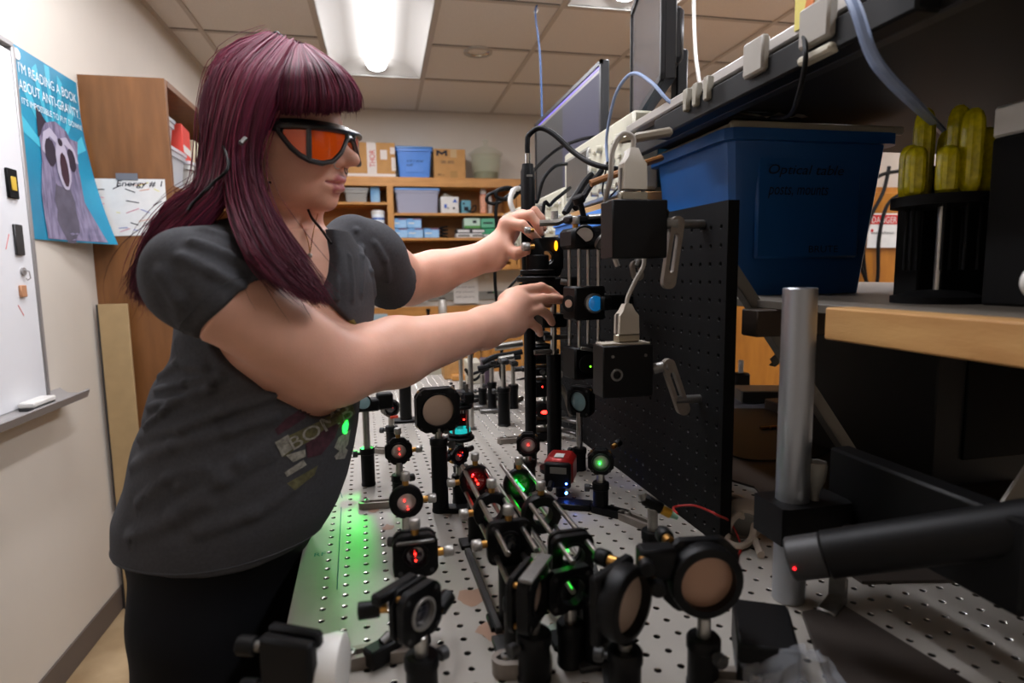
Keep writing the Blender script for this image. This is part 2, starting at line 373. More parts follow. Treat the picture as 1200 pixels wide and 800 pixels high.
pp('raccoon_body', [(.22, .01), (.9, .01), (.84, .13), (.76, .25), (.78, .42), (.72, .55), (.3, .55), (.25, .42), (.2, .25)], fur, .0018)
pp('raccoon_belly', blob(.5, .18, .13, .2, j=.12), mat('raccoon_belly', '#57515f', .7, noise=.2), .0026)
pp('raccoon_ear', [(.24, .56), (.25, .74), (.42, .64)], furd, .002); pp('raccoon_ear', [(.68, .62), (.85, .62), (.78, .48)], fur, .002)
pp('raccoon_head', blob(.52, .5, .27, .19, j=.04), fur, .0026)
pp('raccoon_brow', [(.27, .50), (.31, .60), (.42, .64), (.52, .60), (.50, .56), (.40, .59), (.33, .55), (.31, .48)], furl, .0034); pp('raccoon_brow', [(.56, .60), (.66, .62), (.76, .56), (.79, .48), (.75, .48), (.70, .55), (.62, .57)], furl, .0034)
pp('raccoon_mask', blob(.385, .50, .075, .08, j=.08), furd, .0042); pp('raccoon_mask', blob(.685, .49, .06, .07, j=.08), furd, .0042)
pp('raccoon_muzzle', blob(.545, .45, .095, .15, j=.05), furl, .005); pp('raccoon_nose', blob(.54, .575, .035, .022), furd, .0058); pp('raccoon_mouth', blob(.55, .42, .055, .10, j=.05), mat('raccoon_mouth', '#3a1f2b', .6), .0058)
whitep = mat('poster_letters', '#e6eef0', .5)
def ptext(txt, x0, x1, y0, h):
    v, f = text2d(txt); a = min(p[0] for p in v); c = max(p[0] for p in v); e = max(p[1] for p in v); d0 = min(p[1] for p in v)
    MB().add([SP(x0+(x1-x0)*(p[0]-a)/(c-a), y0+h*(p[1]-d0)/(e-d0), .0025) for p in v], f).build('poster_lettering', whitep, t, smooth=False, recalc=False)
ptext("I'M READING A BOOK", .06, .95, .865, .055); ptext("ABOUT ANTI-GRAVITY.", .04, .97, .775, .055); ptext("IT'S IMPOSSIBLE TO PUT DOWN!", .06, .97, .705, .035)
MB().add([SP(.06, .955, .0035)]+[SP(.06+.045*math.cos(2*PI*i/12), .955+.03*math.sin(2*PI*i/12), .003) for i in range(12)], [(0, i+1, (i+1) % 12+1) for i in range(12)]).build('tape_patch', white, t, recalc=False)
# bookcase: side panel faces the camera, opening to the right
CY = 2.59; CX1 = -.78; CL = 1.5
t = thing('bookcase', 'tall brown wooden bookcase standing against the left wall', 'bookcase', (XW, CY, 0))
w = CX1-XW
MB().box((w/2, .0125, 1.029), (w, .025, 2.058), .001).build('side_panel', walnut, t)
MB().box((w/2, CL-.0125, 1.029), (w, .025, 2.058), .001).build('side_panel', walnut, t)
MB().box((w/2+.002, CL/2, 2.046), (w, CL-.052, .024), .001).build('top_panel', walnut, t)
MB().box((.006, CL/2, 1.03), (.008, CL-.05, 2.0), 0).build('back_panel', walnut, t)
for z in (.1, .5, .95, 1.32, 1.655): MB().box((w/2+.003, CL/2, z), (w-.01, CL-.05, .02), .001).build('shelf', walnut, t)
# taped note on the panel
t = thing('paper_note', 'white handwritten sheet taped on the bookcase side', 'paper')
a_, b_, c_, d_ = (at(104, 209, y=CY-.002), at(193, 210, y=CY-.002), at(198, 275, y=CY-.002), at(112, 277, y=CY-.002))
MB().quad(a_, b_, c_, d_).build('sheet', paper, t, smooth=False)
org = a_+(d_-a_)*.16+(b_-a_)*.35
text_on('handwriting', 'Energy # 1', ink, t, org+Vector((0, -.001, 0)), (1, 0, 0), (0, 0, 1), w=.16, h=.028, shear=.2)
cols = [mat('yellow_pen', '#e6de8c', .8), mat('orange_pen', '#d7a58c', .8), mat('blue_pen', '#8f97c4', .8), mat('pink_pen', '#d79aa8', .8)]
r = random.Random(3)
for k in range(26):
    s_, t_ = (r.choice((.36, .08, .9, .5, .7)) + r.uniform(-.03, .05), r.uniform(.08, .9)); p = a_+(b_-a_)*s_+(d_-a_)*t_
    MB().box(p+Vector((0, -.0008, 0)), (r.uniform(.012, .05), .0004, .003), R=Matrix.Rotation(r.uniform(-.5, .5), 3, 'Y')).build('pen_mark', cols[k % 4] if k % 3 else ink, t, smooth=False)
p = (a_+b_)/2+Vector((0.0, -.002, .008)); MB().box(p, (.075, .001, .025)).build('grey_tape', mat('duct_tape', '#6c6f76', .5), t, smooth=False)
# leaning board between wall and bookcase
t = thing('leaning_board', 'tan fibreboard plank leaning between wall and bookcase', 'board', (-1.012, 2.545, 0))
MB().box((0.008, 0, .607), (.10, .012, 1.214), .001).build('plank', mat('fibreboard', '#a98f66', .7, noise=.05), t); MB().box((-.045, .001, .607), (.006, .016, 1.212)).build('plank_edge', dgrey, t)
# things on the bookcase shelves
def box_thing(name, label, cat, c, d, m_, rz=0, bev=.003, group=None):
    t = thing(name, label, cat, (c[0], c[1], c[2]), rz, group); MB().box((0, 0, d[2]/2), d, bev).build('body', m_, t); return t
clearp = glass('clear_plastic', '#dfe3e8', .62, .25)
def bin_thing(name, label, c, d, m_, lidm, rz=0, group=None, taper=.88, cat='bin', lip=.012):
    """open tapered tub (real walls) with rim and lid"""
    t = thing(name, label, cat, c, rz, group); w, l, h = d; b = MB(); th = .003
    def lp(k, z, o=0): 
        x, y = w/2*k-o, l/2*k-o; cr = min(x, y)*.18; pts = []
        for sx, sy, a0 in ((1, 1, 0), (-1, 1, 1), (-1, -1, 2), (1, -1, 3)):
            for q in range(4):
                a = (a0+q/3)*PI/2; pts.append((sx*(x-cr)+cr*math.cos(a), sy*(y-cr)+cr*math.sin(a), z))
        return pts
    b.ring2([lp(taper, th, th), lp(1, h, th), lp(1, h), lp(1, h-.001, -lip*.6), lp(1, h-.02, -lip*.6), lp(.995, h-.02), lp(taper, 0)], True, True, True); b.build('tub', m_, t, ang=.5)
    if lidm:
        b = MB(); b.ring2([lp(1, h+.001, -lip*.8), lp(1, h+.001, -lip), lp(1, h+.014, -lip), lp(1, h+.016, -lip*.5), lp(1, h+.016, .01), lp(1, h+.01, .02)], True, True, True); b.build('lid', lidm, t, ang=.5)
    return t
zs = 1.665
bin_thing('storage_box', 'small clear plastic box on top of the larger ones in the bookcase', (-.87, 2.68, zs+.17), (.12, .14, .09), clearp, clearp)
bin_thing('storage_box', 'cloudy plastic box with blue label at the front of the bookcase', (-.87, 2.72, zs), (.15, .2, .14), clearp, clearp)
bin_thing('storage_box', 'white lidded plastic box further inside the bookcase shelf', (-.86, 2.98, zs), (.15, .25, .12), mat('milky_plastic', '#c9c6c0', .5), clearp)
bin_thing('storage_box', 'cream plastic box beside the hair in the bookcase', (-.87, 3.3, zs), (.16, .3, .15), mat('milky_plastic'), clearp)
t = box_thing('carton', 'small red and white carton on the top bookcase shelf', 'carton', (-.86, 2.92, zs+.137), (.1, .16, .15), mat('red_card', '#cf3a2b', .6), rz=.1)
MB().box((.051, 0, .05), (.002, .15, .03)).build('white_band', white, t)
box_thing('carton', 'pale cream carton behind the red one in the bookcase', 'carton', (-.87, 3.12, zs+.14), (.12, .16, .12), mat('cream_card', '#cfc6a8', .7))
t = thing('rolled_bag', 'dark olive rolled cloth bag on the lower bookcase shelf', 'bag', (-.86, 2.95, 1.57)); MB().tube([(0, -.28, .0), (0, -.1, .004), (0, .1, -.002), (0, .3, 0)], [.06, .075, .075, .06], 14).build('roll', mat('olive_cloth', '#4a4320', .9, noise=.2), t)
t = thing('yellow_bag', 'crumpled bright yellow bag under the olive roll', 'bag', (-.86, 2.8, 1.33)); b = MB(); b.sph((0, 0, .08), .09, 16, (.8, 1.2, .85)); b.sph((.01, .15, .07), .07, 14, (.9, 1.2, 1)); o = b.build('sack', mat('yellow_vinyl', '#c9a818', .4, noise=.15, bump=.6, bscale=40), t)
MB().box((.04, .02, .01), (.08, .12, .02), .004).build('flap', mat('grey_cloth', '#6c6c74', .8), t)
# ================================================================ BACK WALL SHELVING
YF = 4.79
zt = at(458, 207, y=YF).z; xA = at(458, 250, y=YF).x; xB = at(604, 250, y=YF).x; xL = -.72; xR2 = 1.75
zb = at(560, 316, y=YF).z; d_ = YB-YF
t = thing('wall_shelf_unit', 'long orange oak shelf unit mounted on the back wall', 'shelf', (0, YF, 0))
zsB = at(530, 251, y=YF).z; zsC = at(530, 280, y=YF).z; zsA = at(430, 238, y=YF).z; zsA2 = at(430, 277, y=YF).z
MB().box(((xL+xR2)/2, d_/2, zt-.035), (xR2-xL, d_, .07), .002).build('top_board', woodh, t)
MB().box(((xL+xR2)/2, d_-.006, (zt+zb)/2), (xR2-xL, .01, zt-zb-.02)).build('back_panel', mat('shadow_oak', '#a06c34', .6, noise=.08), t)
MB().box(((xL+xR2)/2, d_/2, zb+.02), (xR2-xL, d_, .04), .002).build('bottom_board', woodh, t)
for x in (xL, xA, xB-.02, xB+.035, xR2): MB().box((x, d_/2-.004, (zt+zb)/2-.03), (.048, d_, zt-zb-.065), .002).build('upright', wood, t)
for z, xa, xb in ((zsA, xL, xA), (zsA2, xL, xA), (zsB, xA, xB-.02), (zsC, xA, xB-.02), (zsC-.17, xA, xB-.02), (zsB, xB, xR2), (zsC, xB, xR2), (zsA2-.15, xL, xA)):
    MB().box(((xa+xb)/2, d_/2, z), (xb-xa-.03, d_-.01, .02), .002).build('shelf', woodh, t)
def bx_at(name, label, cat, px0, px1, py0, py1, zb_, m_, depth=.18, y=YF+.03, bev=.004, group=None, rz=0):
    """box standing on zb_, measured from its outline"""
    xa = at(px0, py1, y=y).x; xb = at(px1, py1, y=y).x; h = (py1-py0)/FPX*(y*.99)
    t = thing(name, label, cat, ((xa+xb)/2, y+depth/2, zb_), rz, group); t['dim'] = (xb-xa, depth, h)
    if m_: MB().box((0, 0, h/2), (xb-xa, depth, h), bev).build('body', m_, t)
    return t, xb-xa, h
t, w, h = bx_at('shipping_box', 'cardboard box with red lettered tape on the shelf behind the goggles', 'box', 402, 464, 168, 206, zt, card)
wt = mat('tape_white', '#d9cfc6', .6)
b = MB(); b.box((.02, -.0912, h/2), (.07, .0012, h)); b.box((0, -.0916, .012), (w, .001, .026)); b.box((w/2-.02, -.0914, h/2+.07), (.035, .001, .05)); b.box((w/2-.015, -.0914, h/2-.03), (.03, .001, .1)); b.box((.11, -.0914, h*.65), (.05, .001, .07)); b.build('tape', wt, t)
text_on('tape_lettering', 'THOR', redink, t, (.045, -.0935, h*.28), (0, 0, 1), (-1, 0, 0), w=h*.5, h=.042)
bluet = mat('blue_tub', '#4f86d6', .4, noise=.03); bluel_ = mat('blue_lid', '#3c78b8', .4)
y = YF+.03; xa = at(464, 205, y=y).x; xb = at(508, 205, y=y).x; h = 34/FPX*4.8
t = bin_thing('storage_tote', 'small blue lidded tote between the two cardboard boxes', ((xa+xb)/2, y+.1, zt), (xb-xa-.02, .2, h-.012), bluet, bluel_, taper=.86)
MB().box((0, -.091, h*.48), (.14, .004, h*.6), .002).build('recessed_panel', bluet, t)
for k, s_ in enumerate(('M.Byers', 'stuff + other', 'stuff')): text_on('handwriting', s_, ink, t, (-.06, -.0945, h*(.66-.14*k)), (1, 0, 0), (0, 0, 1), h=.018, shear=.2)
t, w, h = bx_at('shipping_box', 'plain cardboard box marked with a bold black M on the shelf', 'box', 509, 546, 175, 208, zt, card)
b = MB(); x0, z0, mw, mh = -w/2+.02, h*.76, .085, .042
for q in ([(0, 0), (.2, 0), (.2, 1), (0, 1)], [(.8, 0), (1, 0), (1, 1), (.8, 1)], [(.2, 1), (.2, .55), (.5, .15), (.5, .6)], [(.8, 1), (.5, .6), (.5, .15), (.8, .55)]): b.add([(x0+mw*u, -.0908, z0+mh*v_) for u, v_ in q], [(0, 1, 2, 3)])
b.build('emblem', ink, t, smooth=False)
MB().box((.03, -.0912, h*.85), (.05, .001, h*.28)).build('tape', glass('clear_tape', '#d9b98c', .8), t); MB().box((.03, -.0912, .03), (.055, .001, .055)).build('tape', mat('brown_tape', '#a97f45', .6), t)
text_on('stencil', 'SBI 800', dgrey, t, (-.07, -.091, h*.5), (1, 0, 0), (0, 0, 1), h=.024); text_on('stencil', 'MC-1', ink, t, (-w/2+.03, -.091, h*.08), (1, 0, 0), (0, 0, 1), h=.016)
# glass desiccator jar
p = at(570, 208, y=YF+.13); t = thing('glass_jar', 'large lidded glass jar with knob standing right of the boxes', 'jar', (p.x, YF+.14, zt))
gl = glass('old_glass', '#c9ceae', .2, .04)
b = MB(); b.lathe((0, 0, 0), (0, 0, 1), [(0, .09), (.006, .105), (.05, .108), (.07, .112), (.1, .118), (.19, .122), (.2, .128), (.2, .12), (.11, .112), (.06, .1), (.012, .095)], 32); b.build('bowl', gl, t)
b = MB(); b.lathe((0, 0, .2), (0, 0, 1), [(0, .135), (.012, .14), (.02, .132), (.05, .09), (.07, .035), (.078, .018), (.1, .02), (.115, .024), (.128, .016)], 32); b.build('lid', gl, t)
b = MB(); b.lathe((0, 0, .012), (0, 0, 1), [(0, .09), (.05, .1), (.056, .09)], 24); b.build('contents', mat('desiccant', '#5a5230', .7, noise=.5, nscale=60), t)
# left bay
zA = zsA+.011
bin_thing('storage_box', 'small clear box of parts beside the chin on the back shelf', (at(418, 235, y=YF+.1).x, YF+.1, zA), (.165, .15, .09), glass('smoky_plastic', '#a6a39c', .75, .3), glass('smoky_plastic'), taper=.92)
box_thing('carton', 'upright blue and white carton beside the small clear box', 'carton', (at(440, 235, y=YF+.1).x, YF+.1, zA), (.07, .12, .125), mat('sky_card', '#4f86b4', .5, col2='#8fb4cc', nscale=8))
t = thing('wipes_canister', 'white and blue wipes canister on the left bay shelf', 'canister', (at(444, 276, y=YF+.08).x, YF+.08, zsA2+.011))
MB().lathe((0, 0, 0), (0, 0, 1), [(0, .048), (.003, .05), (.16, .05), (.163, .048)], 24).build('body', mat('white_gloss', '#dde4e8', .3), t); MB().lathe((0, 0, .163), (0, 0, 1), [(0, .052), (.02, .052), (.028, .046)], 24).build('cap', white, t)
for z0, z1, c_ in ((.02, .05, '#e2b62c'), (.055, .09, '#3f7fc0'), (.12, .135, '#2a5fae')): MB().hring((0, 0, z0), (0, 0, z1), .0506, .05, 24, .0001).build('label_band', mat('band'+c_[1:], c_, .4), t)
# middle bay top shelf
zB = zsB+.011
xa = at(464, 248, y=YF+.08).x; xb = at(514, 248, y=YF+.08).x
bin_thing('storage_bin', 'large clear storage bin with pale blue lid on the back shelf', ((xa+xb)/2, YF+.13, zB), (xb-xa, .2, .175), glass('frosted_bin', '#c2c3d6', .5, .3), mat('paleblue_lid', '#6b9ad6', .4), taper=.93)
t, w, h = bx_at('control_unit', 'white electronics box with blue triangle on the back shelf', 'electronics', 517, 538, 232, 251, zB, white)
b = MB(); b.add([(.02, -.091, h*.65), (.06, -.091, h*.65), (.04, -.091, h*.88)], [(0, 1, 2)]); b.build('triangle_mark', mat('blue_print', '#2f58b0', .5), t, recalc=False)
b = MB(); b.box((-.035, -.0915, h*.42), (.02, .004, .03)); b.build('display', mat('blue_print'), t); b = MB(); b.cyl((.03, -.09, h*.3), (.03, -.105, h*.3), .008); b.cyl((-.015, -.09, h*.3), (-.015, -.1, h*.3), .005); b.build('knob', dgrey, t)
b = MB(); b.cyl((-.03, -.02, h), (-.03, -.02, h+.03), .012); b.cyl((.0, 0, h), (.0, 0, h+.015), .02); b.tube([(-.03, -.02, h+.03), (0, 0, h+.02), (.04, 0, h+.005)], .006); b.build('stopcock', beigep, t)
t, w, h = bx_at('power_supply', 'small teal power supply with black cord on the back shelf', 'electronics', 541, 552, 236, 251, zB, mat('teal_plastic', '#5f9aa8', .5))
b = MB(); b.box((0, -.0925, h*.35), (.035, .006, .03)); b.cyl((-.02, -.09, h*.75), (-.02, -.1, h*.75), .008); b.build('socket', ink, t); 
cable('cord', None, [(.0, -.095, h*.3), (.03, -.12, .01), (.07, -.1, .02), (.075, -.1, .06), (.05, -.1, .05), (.03, -.11, .012), (.06, -.12, .006)], .005, rubber, parent=t)
t = thing('spray_can', 'orange spray can with white cap on the back shelf', 'can', (at(567, 250, y=YF+.08).x, YF+.1, zB)); MB().lathe((0, 0, 0), (0, 0, 1), [(0, .026), (.15, .028), (.155, .026)], 20).build('body', mat('orange_can', '#d8602a', .35), t); MB().lathe((0, 0, .155), (0, 0, 1), [(0, .024), (.02, .025), (.055, .022), (.06, .019)], 20).build('cap', white, t); MB().hring((0, 0, .01), (0, 0, .15), .0287, .028, 20, .0002).build('label_text', mat('can_text', '#e0a080', .4, noise=.3, nscale=80), t)
t = thing('spray_can', 'thin white can tucked behind the orange spray can', 'can', (at(575, 250, y=YF+.12).x, YF+.16, zB)); MB().lathe((0, 0, 0), (0, 0, 1), [(0, .02), (.13, .02), (.16, .01)], 16).build('body', white, t)
# middle bay second shelf
zC = zsC+.011
bl = mat('tissue_blue', '#5d9ad0', .5, col2='#9cc4e6', nscale=9); mar = mat('maroon_print', '#7a2a50', .5)
i = 0
nm = ['leftmost', 'middle', 'right end']
for k, (x0, x1, py0, py1, lift) in enumerate(((459, 478, 268, 279, 0), (478, 496, 268, 279, 0), (497, 515, 268, 279, 0), (459, 477, 256, 267, 1), (477, 494, 256, 267, 1))):
    lb = ['left end of bottom row', 'middle of bottom row', 'right end of bottom row', 'left box of top row', 'right box of top row'][k]
    t, w, h = bx_at('tissue_box', 'small blue wipes box, '+lb+' of the stack', 'box', x0, x1, py0, py1, zC+lift*.0765, bl, depth=.13, group='blue wipes boxes on the shelf')
    MB().box((w*.2, -.066, h*.92), (w*.55, .001, h*.1)).build('maroon_band', mar, t); MB().box((-w*.2, -.066, h*.5), (w*.4, .001, h*.12)).build('wordmark', white, t)
gr = mat('green_card', '#2f9a68', .5); grl = mat('green_white', '#b8d0bc', .5)
for k, (x0, x1, lift, m1, lb) in enumerate(((528, 546, 0, paper, 'grey and white flat carton at the bottom left of its stack'), (546, 564, 0, paper, 'grey and white flat carton at the bottom right of its stack'),
        (528, 546, 1, dgrey, 'black flat carton lying second from bottom at left'), (546, 564, 1, dgrey, 'black flat carton lying second from bottom at right'))):
    t, w, h = bx_at('flat_carton', lb, 'carton', x0, x1, 0, 5.2, zC+lift*.036, m1, depth=.13); MB().box((0, -.0655, h/2), (w*.8, .001, h*.5)).build('label_strip', greyp if m1 is paper else paper, t)
t, w, h = bx_at('carton', 'white and green carton on top of the black flat ones', 'carton', 544, 563, 257, 269, zC+.073, grl, depth=.13); MB().box((0, -.066, h*.15), (w, .001, h*.25)).build('green_band', mat('leaf_green', '#4c8f3e', .5), t); MB().box((.02, -.0665, h*.65), (.03, .001, h*.25)).build('barcode', ink, t)
t, w, h = bx_at('carton', 'bright green wipes carton at the bottom right of the shelf', 'carton', 565, 581, 269, 280, zC, gr, depth=.13); MB().box((-.02, -.066, h*.25), (.04, .001, h*.2)).build('white_patch', white, t)
t, w, h = bx_at('carton', 'pale green carton on top of the bright green one', 'carton', 564, 580, 258, 269, zC+.079, mat('mint_card', '#5fae88', .5), depth=.13); MB().box((0, -.066, h*.5), (.08, .001, h*.18)).build('dark_wordmark', ink, t)
cable('coiled_cord', 'dark coiled cord left of the black flat cartons', [Vector((at(520, 278, y=YF+.08).x+.03*math.cos(a*.9), YF+.08+.03*math.sin(a*.9), zC+.008+.004*a)) for a in range(22)], .007, rubber, cat='cord', sub=3)
# third shelf: books / papers
zD = zsC-.159
t = box_thing('book', 'black book lying on the lowest visible shelf', 'book', (at(545, 292, y=YF+.1).x, YF+.12, zD+.03), (.22, .16, .035), ink); text_on('spine_letters', 'OPTICS', mat('gold_print', '#a08c5a', .5), t, (-.07, -.081, .01), (1, 0, 0), (0, 0, 1), w=.12, h=.016); MB().box((-.09, -.0812, .017), (.012, .001, .03)).build('spine_patch', redink, t)
box_thing('paper_stack', 'stack of white paper under the black book', 'paper', (at(548, 292, y=YF+.1).x, YF+.12, zD), (.23, .17, .03), paper)
box_thing('paper_tray', 'grey paper tray lying left on the lowest shelf', 'tray', (at(493, 292, y=YF+.1).x, YF+.12, zD), (.2, .18, .03), greyp)
# right bay: books
r = random.Random(5); x = xB+.07
for k, (c_, h_) in enumerate((('#a06a2a', .13), ('#1c1a1a', .15), ('#b5241f', .17), ('#8f1d1c', .16), ('#2a2a33', .2), ('#c8c2b4', .18))):
    lb = ['tan spine', 'black spine', 'bright red spine', 'deep red spine', 'navy spine', 'pale spine'][k]
    t = box_thing('book', 'upright book with %s beside the cable bundle' % lb, 'book', (x, YF+.1, zsB+.011-.0), (.035, .16, h_), mat('book'+c_[1:], c_, .5), bev=.002); MB().box((0, -.0806, h_*.7), (.02, .001, .03)).build('spine_label', paper, t); x += .039
# backsplash rail, papers, counter
struct(MB().box((.55, YB-.012, at(480, 348, y=YB).z), (2.6, .02, .07), .003).build('trim_1', mat('raceway', '#8d8b84', .45), smooth=False))
def sheet(name, label, px0, py0, px1, py1, y, lines=(), rz=0):
    a, b2 = at(px0, py0, y=y), at(px1, py1, y=y); t = thing(name, label, 'paper', (a.x, y, b2.z)); w = b2.x-a.x; h = a.z-b2.z
    MB().box((w/2, 0, h/2), (w, .002, h)).build('sheet', paper, t, smooth=False)
    for k, s_ in enumerate(lines): text_on('handwriting', s_, ink, t, (w*.1, -.0016, h*(.62-.2*k)), (1, 0, 0), (0, 0, 1), w=w*.75, h=h*.07, shear=.2)
    return t
sheet('paper_note', 'white handwritten note hanging below the back shelf between the arms', 531, 326, 561, 355, YB-.03, ('do not turn', 'the power', 'off please'))
sheet('paper_note', 'blank white sheet fixed on the grey rail under the far arm', 470, 348, 501, 354, YB-.03)
sheet('paper_note', 'small white slip near the wrist on the back wall', 568, 322, 574, 326, YB-.03)
t = thing('marker_pen', 'green capped marker lying on the wall rail', 'pen', (at(578, 340, y=YB-.03).x, YB-.035, at(578, 348, y=YB).z+.043)); MB().cyl((-.05, 0, 0), (.0, 0, 0), .008).build('barrel', dgrey, t); MB().cyl((0, 0, 0), (.035, 0, 0), .0085).build('cap', gr, t)
CZ = at(480, 378, y=4.4).z
t = thing('counter_bench', 'orange wooden bench along the back wall', 'bench', (.5, 4.735, 0))
MB().box((0, 0, CZ-.02), (2.9, .66, .04), .003).build('worktop', mat('laminate', '#b9a684', .5), t); MB().box((0, .31, CZ+.04), (2.9, .02, .08), .002).build('backsplash', woodh, t)
MB().box((0, .03, (CZ-.04)/2), (2.9, .58, CZ-.04), .002).build('cabinet_body', wood, t)
for k in range(5): o = MB().box((-1.16+.58*k, -.268, CZ/2), (.55, .02, CZ-.2), .003).build('door', wood, t); MB().tube([(-1.16+.58*k+.2, -.28, CZ*.7), (-1.16+.58*k+.2, -.3, CZ*.7), (-1.16+.58*k+.2, -.3, CZ*.7+.1), (-1.16+.58*k+.2, -.28, CZ*.7+.1)], .004).build('handle', steel, o)
t = thing('ribbed_tray', 'pale ribbed rack at the left end of the back bench', 'rack', (at(437, 377, y=4.6).x, 4.6, CZ)); b = MB(); b.box((0, 0, .03), (.22, .12, .05), .003)
for k in range(9): b.box((-.09+.022*k, -.062, .03), (.008, .006, .045))
b.build('body', glass('pale_blue_plastic', '#9fb4bc', .9), t)
t = thing('metal_canister', 'small silver canister standing on the back bench', 'canister', (at(519, 372, y=4.6).x, 4.6, CZ)); MB().lathe((0, 0, 0), (0, 0, 1), [(0, .03), (.004, .032), (.125, .032), (.13, .028), (.15, .026), (.154, .022)], 20).build('body', mat('frosted_silver', '#bdb7ae', .4, .4), t); MB().lathe((0, 0, .154), (0, 0, 1), [(0, .024), (.012, .024)], 20).build('cap', dgrey, t)
t = thing('black_clip', 'small black stand knob on the back bench edge', 'clip', (at(502, 372, y=4.6).x, 4.6, CZ)); MB().cyl((0, 0, 0), (0, 0, .07), .012).cyl((0, 0, .06), (0, 0, .085), .016).build('body', rubber, t)
# equipment cabinet with closed laptop
lz = at(470, 392, y=3.05).z
t = thing('equipment_cabinet', 'beige metal cabinet carrying the closed laptop', 'cabinet', (at(468, 390, y=3.1).x, 3.2, 0)); MB().box((0, 0, lz/2), (.5, .5, lz), .006).build('body', beigep, t)
for k in range(3): o = MB().box((0, -.253, lz*(.2+.3*k)), (.46, .014, lz*.27), .003).build('drawer', beigep, t); MB().box((0, -.266, lz*(.2+.3*k)+.06), (.12, .014, .015), .003).build('handle', dgrey, o)
t = thing('laptop', 'closed dark grey laptop lying on the beige cabinet', 'laptop', (at(480, 388, y=3.12).x, 3.14, lz), -.08); MB().box((0, 0, .011), (.34, .24, .02), .004).build('base', ink, t); MB().box((0, 0, .027), (.34, .24, .01), .003).build('lid', mat('laptop_lid', '#5e5854', .4, .3), t)
for k in range(3): MB().box((.02+.04*k, -.02, .0325), (.032, .05, .0008)).build('sticker', mat('sticker', '#b4b0b2', .5), t)
# ================================================================ OPTICAL TABLE
TU0, TU1, TV0, TV1 = -.1005, 1.10, -.05, 2.33; HP = .0254; HU = -.0372; HV = .5821
t = thing('optical_table', 'steel optical table top drilled with a grid of threaded holes', 'table', (0, 0, 0), -TA*-1)
t.rotation_euler = (0, 0, -TA)
def table_mesh(u0, u1, v0, v1, r=.0033, dep=.006, n=8):
    V = []; F = []; MI = []
    ui = [HU+HP*i for i in range(-40, 60) if u0+HP*.55 < HU+HP*i < u1-HP*.55]; vi = [HV+HP*i for i in range(-60, 120) if v0+HP*.55 < HV+HP*i < v1-HP*.55]
    for u in ui:
        for v in vi:
            o = len(V); h = HP/2
            sq = [(h, 0), (h, h), (0, h), (-h, h), (-h, 0), (-h, -h), (0, -h), (h, -h)]
            V += [(u+a, v+b, TZ) for a, b in sq]
            V += [(u+(r+.0007)*math.cos(PI/4*k), v+(r+.0007)*math.sin(PI/4*k), TZ) for k in range(8)]
            V += [(u+r*math.cos(PI/4*k), v+r*math.sin(PI/4*k), TZ-.0007) for k in range(8)]
            V += [(u+r*math.cos(PI/4*k), v+r*math.sin(PI/4*k), TZ-dep) for k in range(8)]
            for k in range(8):
                j = (k+1) % 8
                F += [(o+k, o+j, o+8+j, o+8+k), (o+8+k, o+8+j, o+16+j, o+16+k), (o+16+k, o+16+j, o+24+j, o+24+k)]; MI += [0, 1, 2]
            F.append(tuple(o+24+k for k in range(8))); MI.append(2)
    a0, a1, b0, b1 = ui[0]-HP/2, ui[-1]+HP/2, vi[0]-HP/2, vi[-1]+HP/2
    for (p, q, r_, s) in ((u0, a0, v0, v1), (a1, u1, v0, v1), (a0, a1, v0, b0), (a0, a1, b1, v1)):
        o = len(V); V += [(p, r_, TZ), (q, r_, TZ), (q, s, TZ), (p, s, TZ)]; F.append((o, o+1, o+2, o+3)); MI.append(0)
    return V, F, MI
V_, F_, MI_ = table_mesh(TU0, TU1, .25, TV1)
tabm = mat('table_steel', '#a39d94', .45, .2, noise=.07, nscale=9, bump=.25, bscale=700)
me = bpy.data.meshes.new('table_top'); me.from_pydata(V_, [], F_)
for m_ in (tabm, mat('hole_rim', '#d2ccc4', .25, 1), mat('hole_dark', '#0e0c0b', .6)): me.materials.append(m_)
me.polygons.foreach_set('material_index', MI_); o = bpy.data.objects.new('table_top', me); COL.objects.link(o); o.parent = t
MB().box(((TU0+TU1)/2, (TV0+.25)/2, TZ-.01), (TU1-TU0, .25-TV0, .02)).build('near_plate', tabm, t)
MB().box(((TU0+TU1)/2, (TV0+TV1)/2, TZ-.135), (TU1-TU0, TV1-TV0, .25), .004).build('core_panel', mat('table_side', '#1b1a19', .6), t)
for u in (TU0+.15, TU1-.15):
    for v in (TV0+.25, TV1-.25): MB().cyl((u, v, 0), (u, v, TZ-.26), .07).cyl((u, v, 0), (u, v, .02), .1).build('leg', dgrey, t)
# pen marks written on the table steel
teal_ink = mat('teal_ink', '#2c6e72', .7)
pm = thing('table_pen_marks', 'thin teal pen lines and initials drawn on the table steel', 'markings')
for (a, b) in (((400, 594), (395, 690)), ((396, 565), (401, 583))):
    p, q = at(*a, z=TZ+.0006), at(*b, z=TZ+.0006); MB().tube([p, q], .0006, 4).build('pen_line', teal_ink, pm)
for s_, px, py, h in (('RF', 368, 652, .011), ('IR', 368, 621, .011), ('10', 381, 578, .013)):
    p = at(px, py, z=TZ+.0008); text_on('initials', s_, teal_ink, pm, p, (1, .03, 0), (-.03, 1, 0), h=h, off=0)
for px, py, s_ in ((438, 597, .012), (552, 700, .02), (665, 740, .03), (455, 618, .012), (574, 738, .018), (676, 715, .02)):
    p = at(px, py, z=TZ+.0004); b = MB(); pts = [(p.x+s_*(.6+.4*random.random())*math.cos(2*PI*i/14), p.y+s_*1.3*(.5+.5*random.random())*math.sin(2*PI*i/14), TZ+.0005) for i in range(14)]
    b.add(pts, [tuple(range(14))]); b.build('stain', mat('stain_a', '#a07f6b', .5, .2, noise=.1) if px < 600 else mat('stain_b', '#7f8c80', .5, .2), pm, smooth=False)
